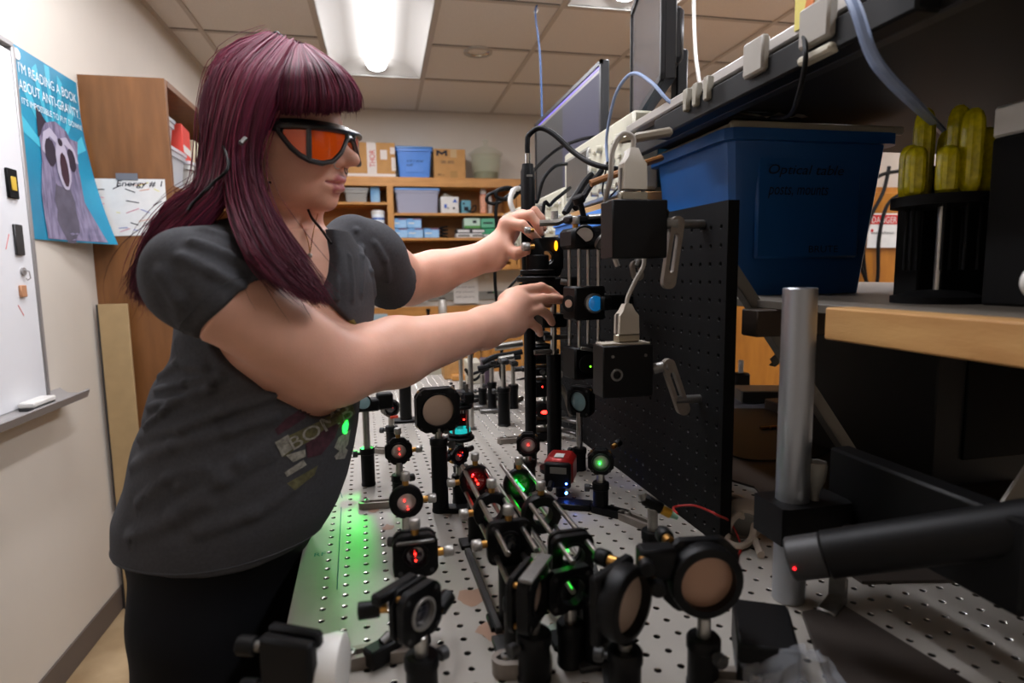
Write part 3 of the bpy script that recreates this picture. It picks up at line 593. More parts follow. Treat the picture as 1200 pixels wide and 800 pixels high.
# ================================================================ VERTICAL BREADBOARD
BU, BV0, BV1, BZ1 = .478, .728, 1.44, 1.402
t = thing('vertical_breadboard', 'tall black perforated breadboard standing upright on the table', 'breadboard', tab(BU, 0, 0), -TA)
V = []; F = []; MI = []
vi = [BV0+.0127+HP*i for i in range(28)]; zi = [TZ+.02+HP*i for i in range(19)]
for v in vi:
    for z in zi:
        if v+.0127 > BV1 or z+.0127 > BZ1: continue
        o = len(V); h = HP/2; sq = [(h, 0), (h, h), (0, h), (-h, h), (-h, 0), (-h, -h), (0, -h), (h, -h)]
        V += [(0, v+a, z+b) for a, b in sq]; V += [(0, v+.0036*math.cos(PI/4*k), z+.0036*math.sin(PI/4*k)) for k in range(8)]; V += [(.002, v+.003*math.cos(PI/4*k), z+.003*math.sin(PI/4*k)) for k in range(8)]; V += [(.008, v+.003*math.cos(PI/4*k), z+.003*math.sin(PI/4*k)) for k in range(8)]
        for k in range(8):
            j = (k+1) % 8; F += [(o+k, o+8+k, o+8+j, o+j), (o+8+k, o+16+k, o+16+j, o+8+j), (o+16+k, o+24+k, o+24+j, o+16+j)]; MI += [0, 1, 0]
        F.append(tuple(o+24+k for k in range(8))); MI.append(0)
me = bpy.data.meshes.new('perforated_face'); me.from_pydata(V, [], F)
for m_ in (mat('breadboard_black', '#060607', .7, 0, spec=.15, noise=.2, nscale=30, bump=.2, bscale=900), mat('breadboard_rim', '#1c1c1c', .5)): me.materials.append(m_)
me.polygons.foreach_set('material_index', MI); o = bpy.data.objects.new('perforated_face', me); COL.objects.link(o); o.parent = t
zl, zh = TZ+.02-HP/2, max(z for z in zi if z+.0127 <= BZ1)+HP/2; vh = max(v for v in vi if v+.0127 <= BV1)+HP/2
b = MB(); b.box((.0131, (BV0+vh)/2, (TZ+BZ1)/2), (.0098, vh-BV0, BZ1-TZ), .0008)
b.build('core_plate', MATS['breadboard_black'], t)
b = MB(); b.box((.005, (BV0+vh)/2, (zh+BZ1)/2), (.0066, vh-BV0, BZ1-zh)); b.build('top_edge', MATS['breadboard_black'], t); b = MB(); b.box((.005, (BV0+vh)/2, (zl+TZ)/2), (.0066, vh-BV0, zl-TZ+.0005)); b.build('bottom_edge', MATS['breadboard_black'], t)
b = MB(); b.box((.009, BV0-.001, (TZ+BZ1)/2), (.0179, .0025, BZ1-TZ), .0005); b.build('end_edge', MATS['breadboard_black'], t)
# ================================================================ RACK SHELVES ON THE RIGHT
t = thing('wooden_shelf', 'low shelf over the table with a pale pine front beam', 'shelf', (0, 0, 0))
SZ = 1.262
MB().box((1.036, .985, SZ-.006), (.948, 2.13, .012), .001).build('shelf_board', mat('grey_laminate', '#6b6359', .5), t)
MB().box((.542, .26, SZ-.0195), (.038, .75, .039), .002).build('front_beam', pine, t)
MB().box((1.49, .985, SZ-.032), (.04, 2.13, .04), .002).build('rear_beam', pine, t)
MB().box((1.0, .80, SZ-.032), (.94, .04, .04), .002).build('cross_beam', mat('dark_beam', '#3a2a1c', .6), t)
bracem = mat('brace_steel', '#8b857c', .42, .6)
def brace(label, a, b, w=.022):
    a, b = Vector(a), Vector(b); d = (b-a).normalized(); n = Vector((0, -1, 0)); s_ = d.cross(n).normalized(); L = (b-a).length
    R = Matrix((s_, n, d)).transposed(); m = MB(); m.box((a+b)/2, (w, .002, L), 0, R=R.to_4x4()); m.box((a+b)/2+s_*w/2+n*-.009, (.002, .02, L), 0, R=R.to_4x4())
    return tag(m.build('brace', bracem), label, 'brace')
brace('steel diagonal brace in front of the big blue tote running down right', at(850, 300, y=.83), at(1052, 612, y=.83), .018)
brace('short steel brace under the pine beam leaning right', at(905, 425, y=1.1), at(958, 380, y=1.1), .02)
brace('brace end jutting in at the right edge below the black box', at(1178, 600, y=.5), at(1225, 530, y=.5), .022)
b_ = thing('support_post', 'thick bare aluminium post standing right of the black breadboard', 'post', (0, 0, 0))
pt = at(938, 337, y=.60); pbx, pby = pt.x, .60
b_.location = (pbx, pby, TZ); MB().cyl((0, 0, .0), (0, 0, pt.z-TZ), .0185, bev=.001, n=32).build('shaft', mat('aluminium_post', '#a3a7ad', .35, .85), b_); MB().cyl((0, 0, pt.z-TZ-.0005), (0, 0, pt.z-TZ+.0006), .006).build('end_hole', dgrey, b_)
# overhead shelf
OZ = 1.585; oh = thing('overhead_shelf', 'black overhead instrument shelf with a grey front rail', 'shelf', (0, 0, 0))
shm = mat('shelf_black', '#131211', .6)
MB().box((1.03, .3125, OZ), (.98, 1.845, .02), .002).build('shelf_panel', shm, oh)
MB().box((.527, .3125, OZ+.019), (.026, 1.845, .018), .003).build('front_rail', mat('grey_rail', '#a8a29b', .45, .2), oh)
MB().box((.545, .3125, OZ-.010), (.02, 1.845, .045), .002).build('front_lip', dgrey, oh)
MB().box((1.50, .3125, OZ-.012), (.03, 1.845, .045), .002).build('rear_lip', dgrey, oh)
MB().box((.64, 1.08, OZ-.016), (.16, .26, .012), .002).build('cable_channel', shm, oh)
for y in (-.5, 1.20): MB().box((1.54, y, OZ/2), (.04, .04, OZ), .002).build('upright', dgrey, oh)
MB().box((1.54, .34, 1.25), (.012, 1.64, .62)).build('rear_screen', mat('rear_black', '#0c0b0b', .8), oh)
# power strip with plugs
ps = thing('power_strip', 'black power strip with white sockets clipped under the overhead shelf rail', 'power strip', (.515, .78, OZ-.02))
MB().box((-.004, 0, 0), (.03, .56, .035), .003).build('strip_body', rubber, ps)
for px in (806, 817, 830): p = at(px, 112, x=.495); MB().box((-.02, p.y-.78, .018), (.012, .014, .035), .002).build('socket_cover', mat('aged_cream', '#8f897a', .5), ps)
p = at(883, 83, x=.49); MB().box((-.022, p.y-.78, .022), (.012, .045, .045), .003).build('plug_plate', mat('aged_white', '#989288', .5), ps)
p = at(955, 40, x=.49); MB().box((-.022, p.y-.78, .02), (.014, .05, .045), .003).build('plug_plate', mat('aged_white', '#989288', .5), ps); MB().box((-.02, p.y-.78, -.014), (.016, .055, .01), .003).build('plug_lip', beigep, ps)
# hanging tag top centre
p = at(934, 12, x=.50); hg = thing('yellow_tag', 'yellow and orange tag sticking up above the overhead shelf rail', 'tag', (.512, p.y, OZ+.026)); MB().box((0, .004, .03), (.002, .03, .08)).build('yellow_leaf', mat('yellow_vinyl2', '#cfc05a', .6), hg); MB().box((-.002, -.014, .025), (.002, .014, .07), R=Matrix.Rotation(.3, 3, 'X')).build('orange_leaf', mat('orange_leaf', '#c86a10', .6), hg)
p = at(975, 12, x=.55); box_thing('instrument', 'small pale instrument box on the overhead shelf near the top edge', 'instrument', (.57, p.y, OZ+.01), (.07, .09, .05), mat('olive_beige', '#8d8a6a', .5))
box_thing('instrument', 'dark rack instrument lying on the overhead shelf at top right', 'instrument', (.80, .35, OZ+.011), (.38, .5, .09), dgrey)
# pale blue cable going over the shelf rail (foreground)
bc = mat('pale_blue_cable', '#7f90b0', .45)
cable('cable', 'thick pale blue cable draped over the overhead shelf into the dark', [at(985, -25, x=.46), at(1003, 10, x=.45), at(1020, 60, x=.46), at(1040, 90, x=.48), at(1075, 125, x=.56), at(1110, 160, y=.82), at(1165, 225, y=.86), at(1215, 300, y=.88), at(1250, 345, y=.90)], .0055, bc)
cable('cable', 'thin black cable looping behind the power strip plate', [at(942, 40, x=.49), at(944, 70, x=.48), at(936, 110, x=.5), at(925, 135, x=.55), at(905, 138, x=.62)], .003, rubber)
cable('cable', 'pale blue and black cable arching before the right screen', [at(712, 190, x=.5), at(711, 160, x=.5), at(720, 115, x=.5), at(733, 92, x=.5), at(746, 86, x=.5), at(765, 98, x=.5), at(790, 122, x=.52), (.57, 1.0, OZ+.012)], .0035, bc)
cable('cable', 'thin black cable crossing the oscilloscope knobs', [at(712, 190, x=.495), at(709, 205, x=.5), at(706, 225, x=.5), at(712, 232, x=.5), at(723, 222, x=.5), at(735, 212, x=.5), at(757, 208, x=.5)], .0022, rubber)
# ================================================================ TOTES
t = bin_thing('storage_tote', 'large dark blue plastic tote on the low shelf', (0, 0, 0), (.325, .29, .285), mat('deep_blue_tote', '#1d5a9e', .38, noise=.03), None, taper=.84, lip=.02)
t.location = (.745, 1.095, SZ)
MB().box((0, -.134-.003, .16), (.21, .010, .19), .004).build('recessed_panel', MATS['deep_blue_tote'], t)
for k, s_ in enumerate(('Optical table', 'posts, mounts')): text_on('handwriting', s_, ink, t, (-.085, -.1435, .205-.036*k), (1, 0, 0), (0, 0, 1), w=.15-.03*k, h=.022, shear=.25)
text_on('moulded_mark', 'BRUTE', ink, t, (.0, -.1435, .075), (1, 0, 0), (0, 0, 1), w=.06, h=.012)
tt = thing('tray_lid', 'white tray lying across the top of the big blue tote', 'tray', (.755, 1.095, SZ+.286)); MB().box((.0, 0, .005), (.34, .28, .008), .003).box((.0, -.145, .004), (.345, .012, .014), .003).build('tray_body', mat('cream_tray', '#b3a893', .5), tt)
o = thing('crumpled_wrapper', 'crumpled brown and white wrapper on the corner of the big tote', 'wrapper', (.61, .965, SZ+.2955))
b = MB(); r = random.Random(8); N = 12; b.ring2([[(.012*i-.02, .012*j-.03+.004*r.random(), .006+.012*r.random()*(1 if 0 < i < N and 0 < j < 6 else .2)) for i in range(N)] for j in range(7)], False); b.build('wrapper_sheet', mat('brown_wrap', '#9a774a', .5, col2='#d8d2c6', nscale=30), o)
t = bin_thing('storage_tote', 'lighter blue tote far down the low shelf under the oscilloscope', (.60, 1.80, 0), (.24, .40, .172), mat('bright_blue_tote', '#4a86d8', .4), mat('bright_blue_lid', '#5a92e0', .4), taper=.86)
t.location = (.615, 1.50, SZ)
# ================================================================ OSCILLOSCOPES on a small wooden rack
rk = thing('instrument_rack', 'narrow wooden rack board carrying the oscilloscopes', 'rack', (.60, 1.98, 0))
MB().box((.05, -.475, 1.470), (.22, .54, .018), .002).build('rack_board', pine, rk)
MB().box((.10, .22, 1.386), (.34, .80, .016), .002).build('rack_board', pine, rk)
for x, y, z in ((.17, -.68, 1.461), (.17, -.22, 1.461), (.17, .04, 1.378)): MB().box((x, y, (z+SZ)/2), (.03, .03, z-SZ), .002).build('rack_leg', wood, rk)
for x in (.0, .25): MB().box((x, .58, (1.378)/2), (.03, .03, 1.378), .002).build('rack_leg', wood, rk)
scb = mat('scope_beige', '#c6c2ae', .5); sct = mat('scope_teal', '#2d5e73', .5); scs = mat('scope_screen', '#55534f', .25)
def scope(label, y0, z0, L=.38, H=.165, x0=.535, D=.065, screen=True):
    t = thing('oscilloscope', label, 'oscilloscope', (x0, y0, z0))   # face looks toward -X, runs along +Y
    MB().box((.03, L/2, H/2), (.06, L, H), .006).build('front_bezel', scb, t); MB().box((.06+D/2, L/2, H/2+.001), (D, L-.012, H-.01), .004).build('rear_case', sct, t)
    if screen:
        # screen sits at the far half (larger Y); knob field near
        MB().box((-.001, L*.76, H*.53), (.006, L*.36, H*.62), .002).build('screen', scs, t); MB().box((.001, L*.76, H*.53), (.006, L*.40, H*.72), .003).build('screen_surround', mat('scope_grey', '#8f8d84', .5), t)
    r = random.Random(int(y0*10))
    for i in range(3):
        for j in range(6):
            y = L*.06+j*L*.082; z = H*(.25+.24*i)
            if (i+j) % 3 == 0: MB().cyl((0, y, z), (-.014, y, z), .010, .009, 14, bev=.001).build('knob', scb, t)
            else: MB().box((-.003, y, z), (.006, .014, .008), .001).build('button', [white, beigep, greyp][(i*j) % 3], t)
    for j in range(4): MB().cyl((0, L*.1+j*L*.11, H*.09), (-.018, L*.1+j*L*.11, H*.09), .006, n=10).build('connector', steel, t)
    for j in range(5): MB().box((-.003, L*.545, H*(.25+.14*j)), (.006, .009, .01), .001).build('button', white, t)
    for y in (.04, L-.04): MB().cyl((.03, y, -.006), (.03, y, .002), .01).build('foot', rubber, t)
    return t
scope('nearer cream and teal oscilloscope with large grey screen behind the cables', 1.245, 1.4855, L=.50, H=.165)
scope('farther cream and teal oscilloscope half hidden behind the black cylinder', 1.80, 1.4005, L=.36, H=.165, x0=.545)
scope('third cream oscilloscope at the far left end of the rack', 2.22, 1.4005, L=.3, H=.15, x0=.50)
# ================================================================ MONITORS
scr = mat('monitor_screen', '#252322', .6, emit=.08, ecol='#5a544e'); scr2 = mat('monitor_pane', '#2c2a38', .6, emit=.10, ecol='#5a5674')
mf = mat('monitor_frame', '#1b1b1d', .4)
def monitor(label, p_near_top, p_far_top, h, m_near, basez, split=None):
    a, b = Vector(p_near_top), Vector(p_far_top); d = (b-a); L = d.length; rz = math.atan2(d.y, d.x)
    t = thing('monitor', label, 'monitor', (a.x, a.y, a.z-h), rz)      # local x: near -> far, screen on +y side (towards -X)
    MB().box((L/2, -.012, h/2), (L, .024, h), .003).build('housing', mf, t)
    b = MB(); f = .014
    b.box((L/2, .002, f/2), (L, .008, f)); b.box((L/2, .002, h-f/2), (L, .008, f)); b.box((f/2, .002, h/2), (f, .008, h)); b.box((L-f/2, .002, h/2), (f, .008, h)); b.build('bezel', mf, t)
    MB().box((L/2, .0008, h/2), (L-2*f, .002, h-2*f)).build('screen', m_near, t, smooth=False)
    if split:
        MB().box((f+(L-2*f)*.25, .0024, h/2-.004), ((L-2*f)*.5, .001, h-2*f-.03)).build('window_pane', scr2, t, smooth=False)
        MB().box((L/2, .0026, h-f-.006), (L-2*f, .001, .006)).build('title_bar', mat('title_violet', '#6a5ac0', .4, emit=.35, ecol='#7a68d8'), t, smooth=False)
        MB().box((L/2, .0026, h-f-.016), (L-2*f, .001, .01)).build('tool_bar', mat('tool_grey', '#8a8480', .4, emit=.12, ecol='#8a8480'), t, smooth=False)
    MB().box((L/2, -.045, h*.45), (.16, .045, h*.4), .01).build('rear_housing', mf, t)
    MB().box((L/2, -.075, (h*.4+basez-(a.z-h))/2), (.06, .025, h*.4-(basez-(a.z-h))), .004).build('stand_neck', mf, t)
    MB().box((L/2, -.10, basez-(a.z-h)+.006), (.26, .15, .012), .004).build('stand_foot', mf, t)
    return t
pA = at(706, 69, x=.70); pB = at(628, 114, x=.70)
monitor('left monitor with dark grey and violet desktop behind the oscilloscopes', pA, pB, .38, scr, 1.3945, True)
pA = at(779, 0, y=1.12); pB = at(741, 70, y=1.52); pA.z = pB.z = 1.965
monitor('right monitor seen almost edge on, standing on the overhead shelf', pA, pB, .29, mat('monitor_off', '#5b5552', .2), OZ+.0105)
# ================================================================ CLUTTER right
# screwdriver sets
yel = mat('yellow_handle', '#cdbf10', .25, trans=.15, noise=.25, nscale=120)
def driver_rack(label, loc, s=1.0, n=9, grp=None):
    t = thing('driver_stand', label, 'tool stand', loc)
    MB().lathe((0, 0, 0), (0, 0, 1), [(0, .05*s), (.008*s, .05*s), (.014*s, .03*s), (.016*s, .01*s)], 28).build('stand_base', blackm, t)
    MB().cyl((0, 0, .012*s), (0, 0, .155*s), .0045*s).build('stand_pole', steel, t)
    MB().lathe((0, 0, .118*s), (0, 0, 1), [(0, .012*s), (0, .055*s), (.012*s, .055*s), (.012*s, .01*s)], 28).build('holder_disc', blackm, t)
    return t
sd = at(1095, 357, z=SZ); sd = Vector((at(1097, 350, y=.66).x, .66, SZ))
driver_rack('round black stand holding large yellow screwdrivers on the pine shelf', sd, 1.05)
def driver(label, loc, h, r, blade, grp, s=1.):
    t = thing('screwdriver', label, 'screwdriver', loc, 0, grp)
    b = MB(); n = 18; prof = [(0, .55), (.06, .9), (.2, 1), (.75, 1), (.88, .92), (.96, .7), (1, .35)]
    b.ring2([[(math.cos(2*PI*k/n)*r*q*(1 if k % 3 else .86), math.sin(2*PI*k/n)*r*q*(1 if k % 3 else .86), h*z) for k in range(n)] for z, q in prof], True, True, True); b.build('handle', yel, t)
    MB().cyl((0, 0, -blade), (0, 0, .004), r*.18).build('blade', blackm, t)
    return t
ztop = SZ+.13*.9+.002
rr = random.Random(11)
side = ['leftmost short', 'second short from left', 'third', 'tall middle', 'tallest', 'front middle', 'rear middle', 'right tall', 'rightmost']
DR = [(-.036, .004, .055), (-.026, -.028, .05), (-.018, .03, .062), (-.004, -.036, .088), (.002, .032, .105), (.012, -.004, .1), (.022, -.03, .07), (.034, .002, .088), (.03, .025, .08)]
for k, (dx, dy, h) in enumerate(DR):
    driver('%s yellow-handled screwdriver in the large shelf stand' % side[k], sd+Vector((dx*1.1, dy*1.1, .13*1.05+.001)), h*1.12, .0128, .095, 'yellow screwdrivers in the shelf stand')
s2 = at(1010, 478, z=TZ+.005); s2 = Vector((at(1012, 470, y=1.2).x, 1.2, 0)); s2.z = at(1012, 476, y=1.2).z
s2 = at(1012, 478, y=1.30); 
bp = thing('riser_platform', 'dark platform on the table under the small screwdriver stand', 'platform', (s2.x, 1.32, TZ)); MB().box((0, 0, (s2.z-TZ)/2), (.34, .3, max(.01, s2.z-TZ)), .003).build('platform_body', mat('brown_top', '#3d3128', .6), bp)
driver_rack('small black stand of yellow screwdrivers below the pine beam', s2, .75)
for k in range(7):
    a = 2*PI*k/7; driver(['front', 'front right', 'rear right', 'rear', 'rear left', 'left', 'front left'][k]+' small yellow screwdriver in the stand below the beam', s2+Vector((.032*math.cos(a-PI/2), .032*math.sin(a-PI/2), .118*.75+.01)), .055, .009, .06, 'small yellow screwdrivers under the beam', s=2)
# black boxes
t = box_thing('instrument_box', 'black instrument box with a white knob at the right edge', 'instrument', (.785, .50, SZ), (.16, .19, .195), blackm); 
p = at(1187, 330, y=.42); MB().cyl((p.x-.785, -.094, p.z-SZ), (p.x-.785, -.11, p.z-SZ), .013, bev=.002).build('white_knob', white, t)
t = box_thing('white_box', 'flat white box on top of the black instrument box', 'box', (at(1160, 150, y=.60).x+.088, .47, SZ+.196), (.17, .26, .036), white)
box_thing('instrument_box', 'dark box standing behind the large screwdriver stand', 'instrument', (at(1047, 300, y=.78).x+.135, .757, SZ), (.27, .045, .19), blackm)
t = box_thing('equipment_case', 'large black equipment case on the table under the pine shelf', 'case', (1.14, 1.02, TZ+.001), (.42, .34, .30), mat('case_black', '#0d0d0e', .6))
MB().box((0, -.172, .15), (.3, .006, .2), .002).build('front_panel', blackm, t)
# wooden cupboard behind with danger sign
t = thing('wooden_cupboard', 'orange wooden cupboard seen behind the shelves on the right', 'cupboard', (2.12, 2.72, 0)); MB().box((0, .2, .86), (1.5, .4, 1.72), .003).build('carcass', mat('cupboard_oak', '#c07d28', .45, col2='#a9691c', nscale=5, stretch=(4, 4, .8)), t)
for k in (-1, 1): o = MB().box((k*.375, -.012, .86), (.73, .022, 1.66), .003).build('door', MATS['cupboard_oak'], t); MB().tube([(k*.06, -.024, 1.0), (k*.06, -.05, 1.0), (k*.06, -.05, 1.12), (k*.06, -.024, 1.12)], .005).build('handle', steel, o)
a, b2 = at(1016, 250, y=2.69), at(1062, 290, y=2.69); t = thing('danger_sign', 'white danger sign with red band on the wooden cupboard', 'sign', (a.x, 2.68, b2.z)); w, h = .2, a.z-b2.z
MB().box((w/2, 0, h/2), (w, .002, h)).build('sign_sheet', paper, t); MB().box((w/2+.004, -.0015, h*.82), (w-.02, .002, h*.27)).build('red_band', mat('sign_red', '#c41f1f', .5), t)
text_on('lettering', 'DANGER', white, t, (.02, -.0032, h*.72), (1, 0, 0), (0, 0, 1), w=w-.05, h=h*.18); text_on('small_print', 'laser radiation', ink, t, (.02, -.0016, h*.4), (1, 0, 0), (0, 0, 1), w=w-.06, h=h*.08)
MB().cyl((.025, -.001, h*.5), (.025, -.003, h*.5), .008).build('red_dot', MATS['sign_red'], t)
a = at(1004, 262, y=2.66); t = thing('hanging_label', 'narrow white tag with red top hanging beside the danger sign', 'tag', (a.x, 2.67, a.z-.15)); MB().box((0, 0, .06), (.035, .003, .15), R=Matrix.Rotation(.15, 3, 'Y')).build('tag_body', paper, t); MB().box((.005, -.002, .12), (.034, .003, .04), R=Matrix.Rotation(.15, 3, 'Y')).build('red_top', MATS['sign_red'], t)
for k, (pts, l) in enumerate((([(1042, 195), (1035, 225), (1020, 255), (1012, 290), (1015, 330), (1018, 352)], 'black cable hanging down before the danger sign'), ([(1055, 200), (1025, 210), (1008, 250), (1006, 300), (1022, 345)], 'second black cable looping left of the danger sign'), ([(1060, 225), (1040, 240), (1030, 280), (1028, 330), (1016, 352)], 'third thin cable crossing the danger sign'))):
    cable('cable', l, [at(px, py, y=2.672) for px, py in pts], .009, rubber)
# papers & clutter on the table right of the breadboard
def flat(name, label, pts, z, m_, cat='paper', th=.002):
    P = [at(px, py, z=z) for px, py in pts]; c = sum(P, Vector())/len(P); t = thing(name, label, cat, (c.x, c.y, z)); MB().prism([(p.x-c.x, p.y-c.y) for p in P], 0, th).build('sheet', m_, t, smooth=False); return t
flat('paper_sheet', 'pale bluish papers lying on the table beyond the black breadboard', ((846, 468), (905, 458), (960, 470), (905, 480), (850, 479)), TZ+.001, mat('blue_paper', '#8f96a8', .8))
flat('paper_sheet', 'grey-white sheet on the table left of the small screwdrivers', ((955, 462), (1000, 432), (1040, 440), (1036, 470), (985, 472)), TZ+.001, mat('grey_paper', '#8c8880', .8))
t = thing('grey_module', 'flat grey module behind the black breadboard edge', 'module', (*at(895, 462, z=TZ+.02).xy, TZ+.004), -.3); MB().box((0, 0, .018), (.16, .1, .035), .003).build('body', greyp, t); MB().box((0, -.051, .018), (.15, .002, .03)).build('dark_face', dgrey, t)
box_thing('tool_tray', 'thin dark tray lying right of the grey sheet', 'tray', (*at(975, 462, z=TZ+.02).xy, TZ+.004), (.14, .09, .012), dgrey, rz=-.3)
t = thing('adapter_plug', 'black plug adapter with white tip by the breadboard edge', 'adapter', (*at(868, 440, z=TZ+.05).xy, TZ+.0)); MB().box((0, 0, .03), (.05, .04, .06), .006).build('body', rubber, t); MB().cyl((0, 0, .06), (0, 0, .1), .008).build('tip', white, t)
t = thing('brass_fitting', 'small brass fitting lying on the dark table', 'fitting', (*at(900, 502, z=TZ+.005).xy, TZ+.006)); MB().cyl((-.02, 0, 0), (0, 0, 0), .005).cyl((.004, 0, 0), (.024, 0, 0), .0055).build('body', brass, t)
cable('cable', 'black cable snaking over the dark table to the post', [at(px, py, z=TZ+.004) for px, py in ((846, 530), (870, 538), (900, 540), (960, 535), (1000, 500), (1003, 480))], .003, rubber)
# coil of pale cable & oval thing next to breadboard bottom
cm = mat('cream_cable', '#b8aa9a', .5)
cable('cable', 'cream cable coiled on the table at the foot of the breadboard', [at(px, py, z=TZ+z_) for px, py, z_ in ((846, 622, .01), (850, 590, .03), (862, 583, .04), (876, 590, .045), (884, 610, .03), (880, 632, .008), (866, 640, .006), (852, 632, .01), (856, 612, .03), (868, 603, .04), (880, 622, .01), (892, 650, .006))], .0052, cm)
t = thing('ear_cup', 'oval grey and white cup lying by the coiled cream cable', 'cup', (*at(872, 612, z=TZ+.02).xy, TZ), -.5); b = MB(); b.T = Matrix.Translation((0, 0, .028))@Matrix.Rotation(.3, 4, 'X'); b.lathe((0, .012, 0), (0, -1, 0), [(0, .024), (.006, .03), (.02, .031), (.028, .026)], 24); b.build('shell', cm, t); b = MB(); b.T = Matrix.Translation((0, 0, .028))@Matrix.Rotation(.3, 4, 'X'); b.lathe((0, -.016, 0), (0, -1, 0), [(0, .021), (.003, .019)], 24); b.build('grey_face', greyp, t)
# ================================================================ laser tube and clamp on the right foreground
t = thing('laser_head', 'long black laser tube held beside the aluminium post', 'laser', (0, 0, 0))
a, b2 = at(925, 655, y=.52), at(1215, 615, y=.40)
d = (b2-a).normalized(); b = MB(); b.cyl(a, a+d*.035, .022, bev=.002, n=28); b.build('front_cap', mat('smoky_black', '#222', .25) if False else dgrey, t); b = MB(); b.cyl(a+d*.035, b2, .0235, bev=.001, n=28); b.build('tube', rubber, t)
p = at(1156, 628, y=.41); c = a+d*((p-a).dot(d)); side = Vector((0, -1, -.2)).normalized(); R = Matrix((d, side.cross(d).normalized()*-1, side)).transposed(); MB().box(c+side*.0236, (.03, .016, .001), R=R.to_4x4()).build('cream_label', mat('aged_label', '#9b8058', .7), t)
for px, py, r_ in ((944, 665, .0026), (931, 666, .0016)):
    q = at(px, py, y=.498); MB().sph(q, r_, 8).build('red_indicator', mat('dim_red', '#c01018', .5, emit=1.5, ecol='#ff1820'), t)
tube_c = a+d*.075
cl = thing('post_clamp', 'black clamp block gripping the aluminium post with a grey thumb knob', 'clamp', (pbx, pby, 0))
zc_ = at(940, 618, y=.57).z
b = MB(); o_ = [(-.04, -.032), (.055, -.032), (.055, .026), (-.04, .026)]; n = 32; hole = [(.0187*math.cos(2*PI*(i+.5)/n), .0187*math.sin(2*PI*(i+.5)/n)) for i in range(n)]
def sq_out(a, x0, x1, y0, y1): c, s_ = math.cos(a), math.sin(a); k = min((x1 if c > 0 else x0)/c if abs(c) > 1e-6 else 1e9, (y1 if s_ > 0 else y0)/s_ if abs(s_) > 1e-6 else 1e9); return c*k, s_*k
b.prism([sq_out(2*PI*(i+.5)/n, -.032, .06, -.03, .028) for i in range(n)], zc_-.022, zc_+.022, hole); b.build('clamp_block', rubber, cl)
MB().cyl((.022, -.010, zc_+.022), (.022, -.010, zc_+.034), .005).lathe((.022, -.01, zc_+.034), (0, 0, 1), [(0, .006), (.012, .0105), (.03, .0125), (.034, .011)], 16).build('thumb_knob', greyp, cl)
MB().cyl((.05, -.03, zc_-.008), (.05, -.036, zc_-.008), .007).build('screw_head', steel, cl)
MB().box((.075, 0, zc_-.0), (.03, .04, .03), .002).build('side_arm', rubber, cl)
arm_x = .075; q_ = a+d*((pbx+arm_x-a.x)/d.x); MB().box((arm_x, (q_.y-pby)/2-.006, (zc_+q_.z)/2+.004), (.028, abs(q_.y-pby)+.045, abs(zc_-q_.z)+.03), .003).build('tube_holder', rubber, cl)
t = thing('metal_bracket', 'small bare metal bracket on the table under the laser tube', 'bracket', (*at(975, 715, z=TZ).xy, TZ), .6); MB().box((0, 0, .006), (.05, .02, .01), .002).build('foot', dsteel, t); MB().box((.02, 0, .02), (.006, .02, .03), .002).build('lug', dsteel, t)
# clear crumpled bag & dark box & clamp at the bottom
t = thing('small_black_box', 'matt black box at the bottom right of the table', 'box', (*at(895, 745, z=TZ+.03).xy, TZ), -.5); MB().box((0, 0, .022), (.055, .085, .044), .003).build('body', rubber, t)
t = thing('plastic_wrap', 'crumpled clear plastic wrap by the black box', 'wrap', (*at(925, 778, z=TZ+.03).xy, TZ), -.2)
r = random.Random(5); N = 12; b = MB(); b.ring2([[(.0075*i-.04+.004*r.uniform(-1, 1), .008*j-.03+.004*r.uniform(-1, 1), .012+.028*math.exp(-((i-6)**2+(j-4)**2)/14)+.013*r.random()) for i in range(N)] for j in range(9)], False); b.build('film', mat('clear_film', '#cfd4dc', .12, alpha=.22, spec=1), t, ang=.3)

flat('shade_sheet', 'dark brown sheet standing in for shade on the table beyond the aluminium post', ((850, 480), (1060, 480), (1240, 600), (1240, 680), (1010, 684), (935, 632), (884, 572), (850, 562)), TZ+.0005, mat('table_shade_brown', '#2e2620', .6), cat='board', th=.004)  # both dark sheets stand in for shade on the table
flat('shade_sheet', 'dark sheet standing in for shade at the bottom edge below the laser tube', ((940, 722), (985, 712), (1200, 845), (985, 845)), TZ+.0005, MATS['table_shade_brown'], cat='board', th=.006)
# ================================================================ OPTICS ON THE TABLE
def stadium(L, w, n=10, taper=1.0):
    pts = []
    for i in range(n+1): a = -PI/2+PI*i/n; pts.append((L/2-w/2+w/2*math.cos(a), w/2*math.sin(a)))
    for i in range(n+1): a = PI/2+PI*i/n; pts.append((-L/2+w/2+w/2*taper*math.cos(a), w/2*taper*math.sin(a)))
    return pts
def clamp(t, ang, L=.062, w=.02, h=.011, z0=0, m=None, off=.02, screw=True):
    b = MB(); b.T = Matrix.Rotation(ang, 4, 'Z')@Matrix.Translation((off+L/2-.01, 0, z0)); out = stadium(L, w); inn = stadium(L-.014, w*.42)
    # hole points matched to the outline
    b.prism(out, 0, h, [(x*.86, y*.42) for x, y in out]); o = b.build('clamping_fork', m or clampg, t)
    b = MB(); b.T = Matrix.Rotation(ang, 4, 'Z')@Matrix.Translation((off+L*.60, 0, z0)); b.cyl((0, 0, h*.3), (0, 0, h+.0035), .0052, bev=.001, n=16); o2 = b.build('clamp_screw', steel, t)
    b = MB(); b.T = Matrix.Rotation(ang, 4, 'Z')@Matrix.Translation((off+L*.60, 0, z0)); b.cyl((0, 0, h+.0033), (0, 0, h+.0038), .0022, n=6); b.build('hex_socket', blackm, o2)
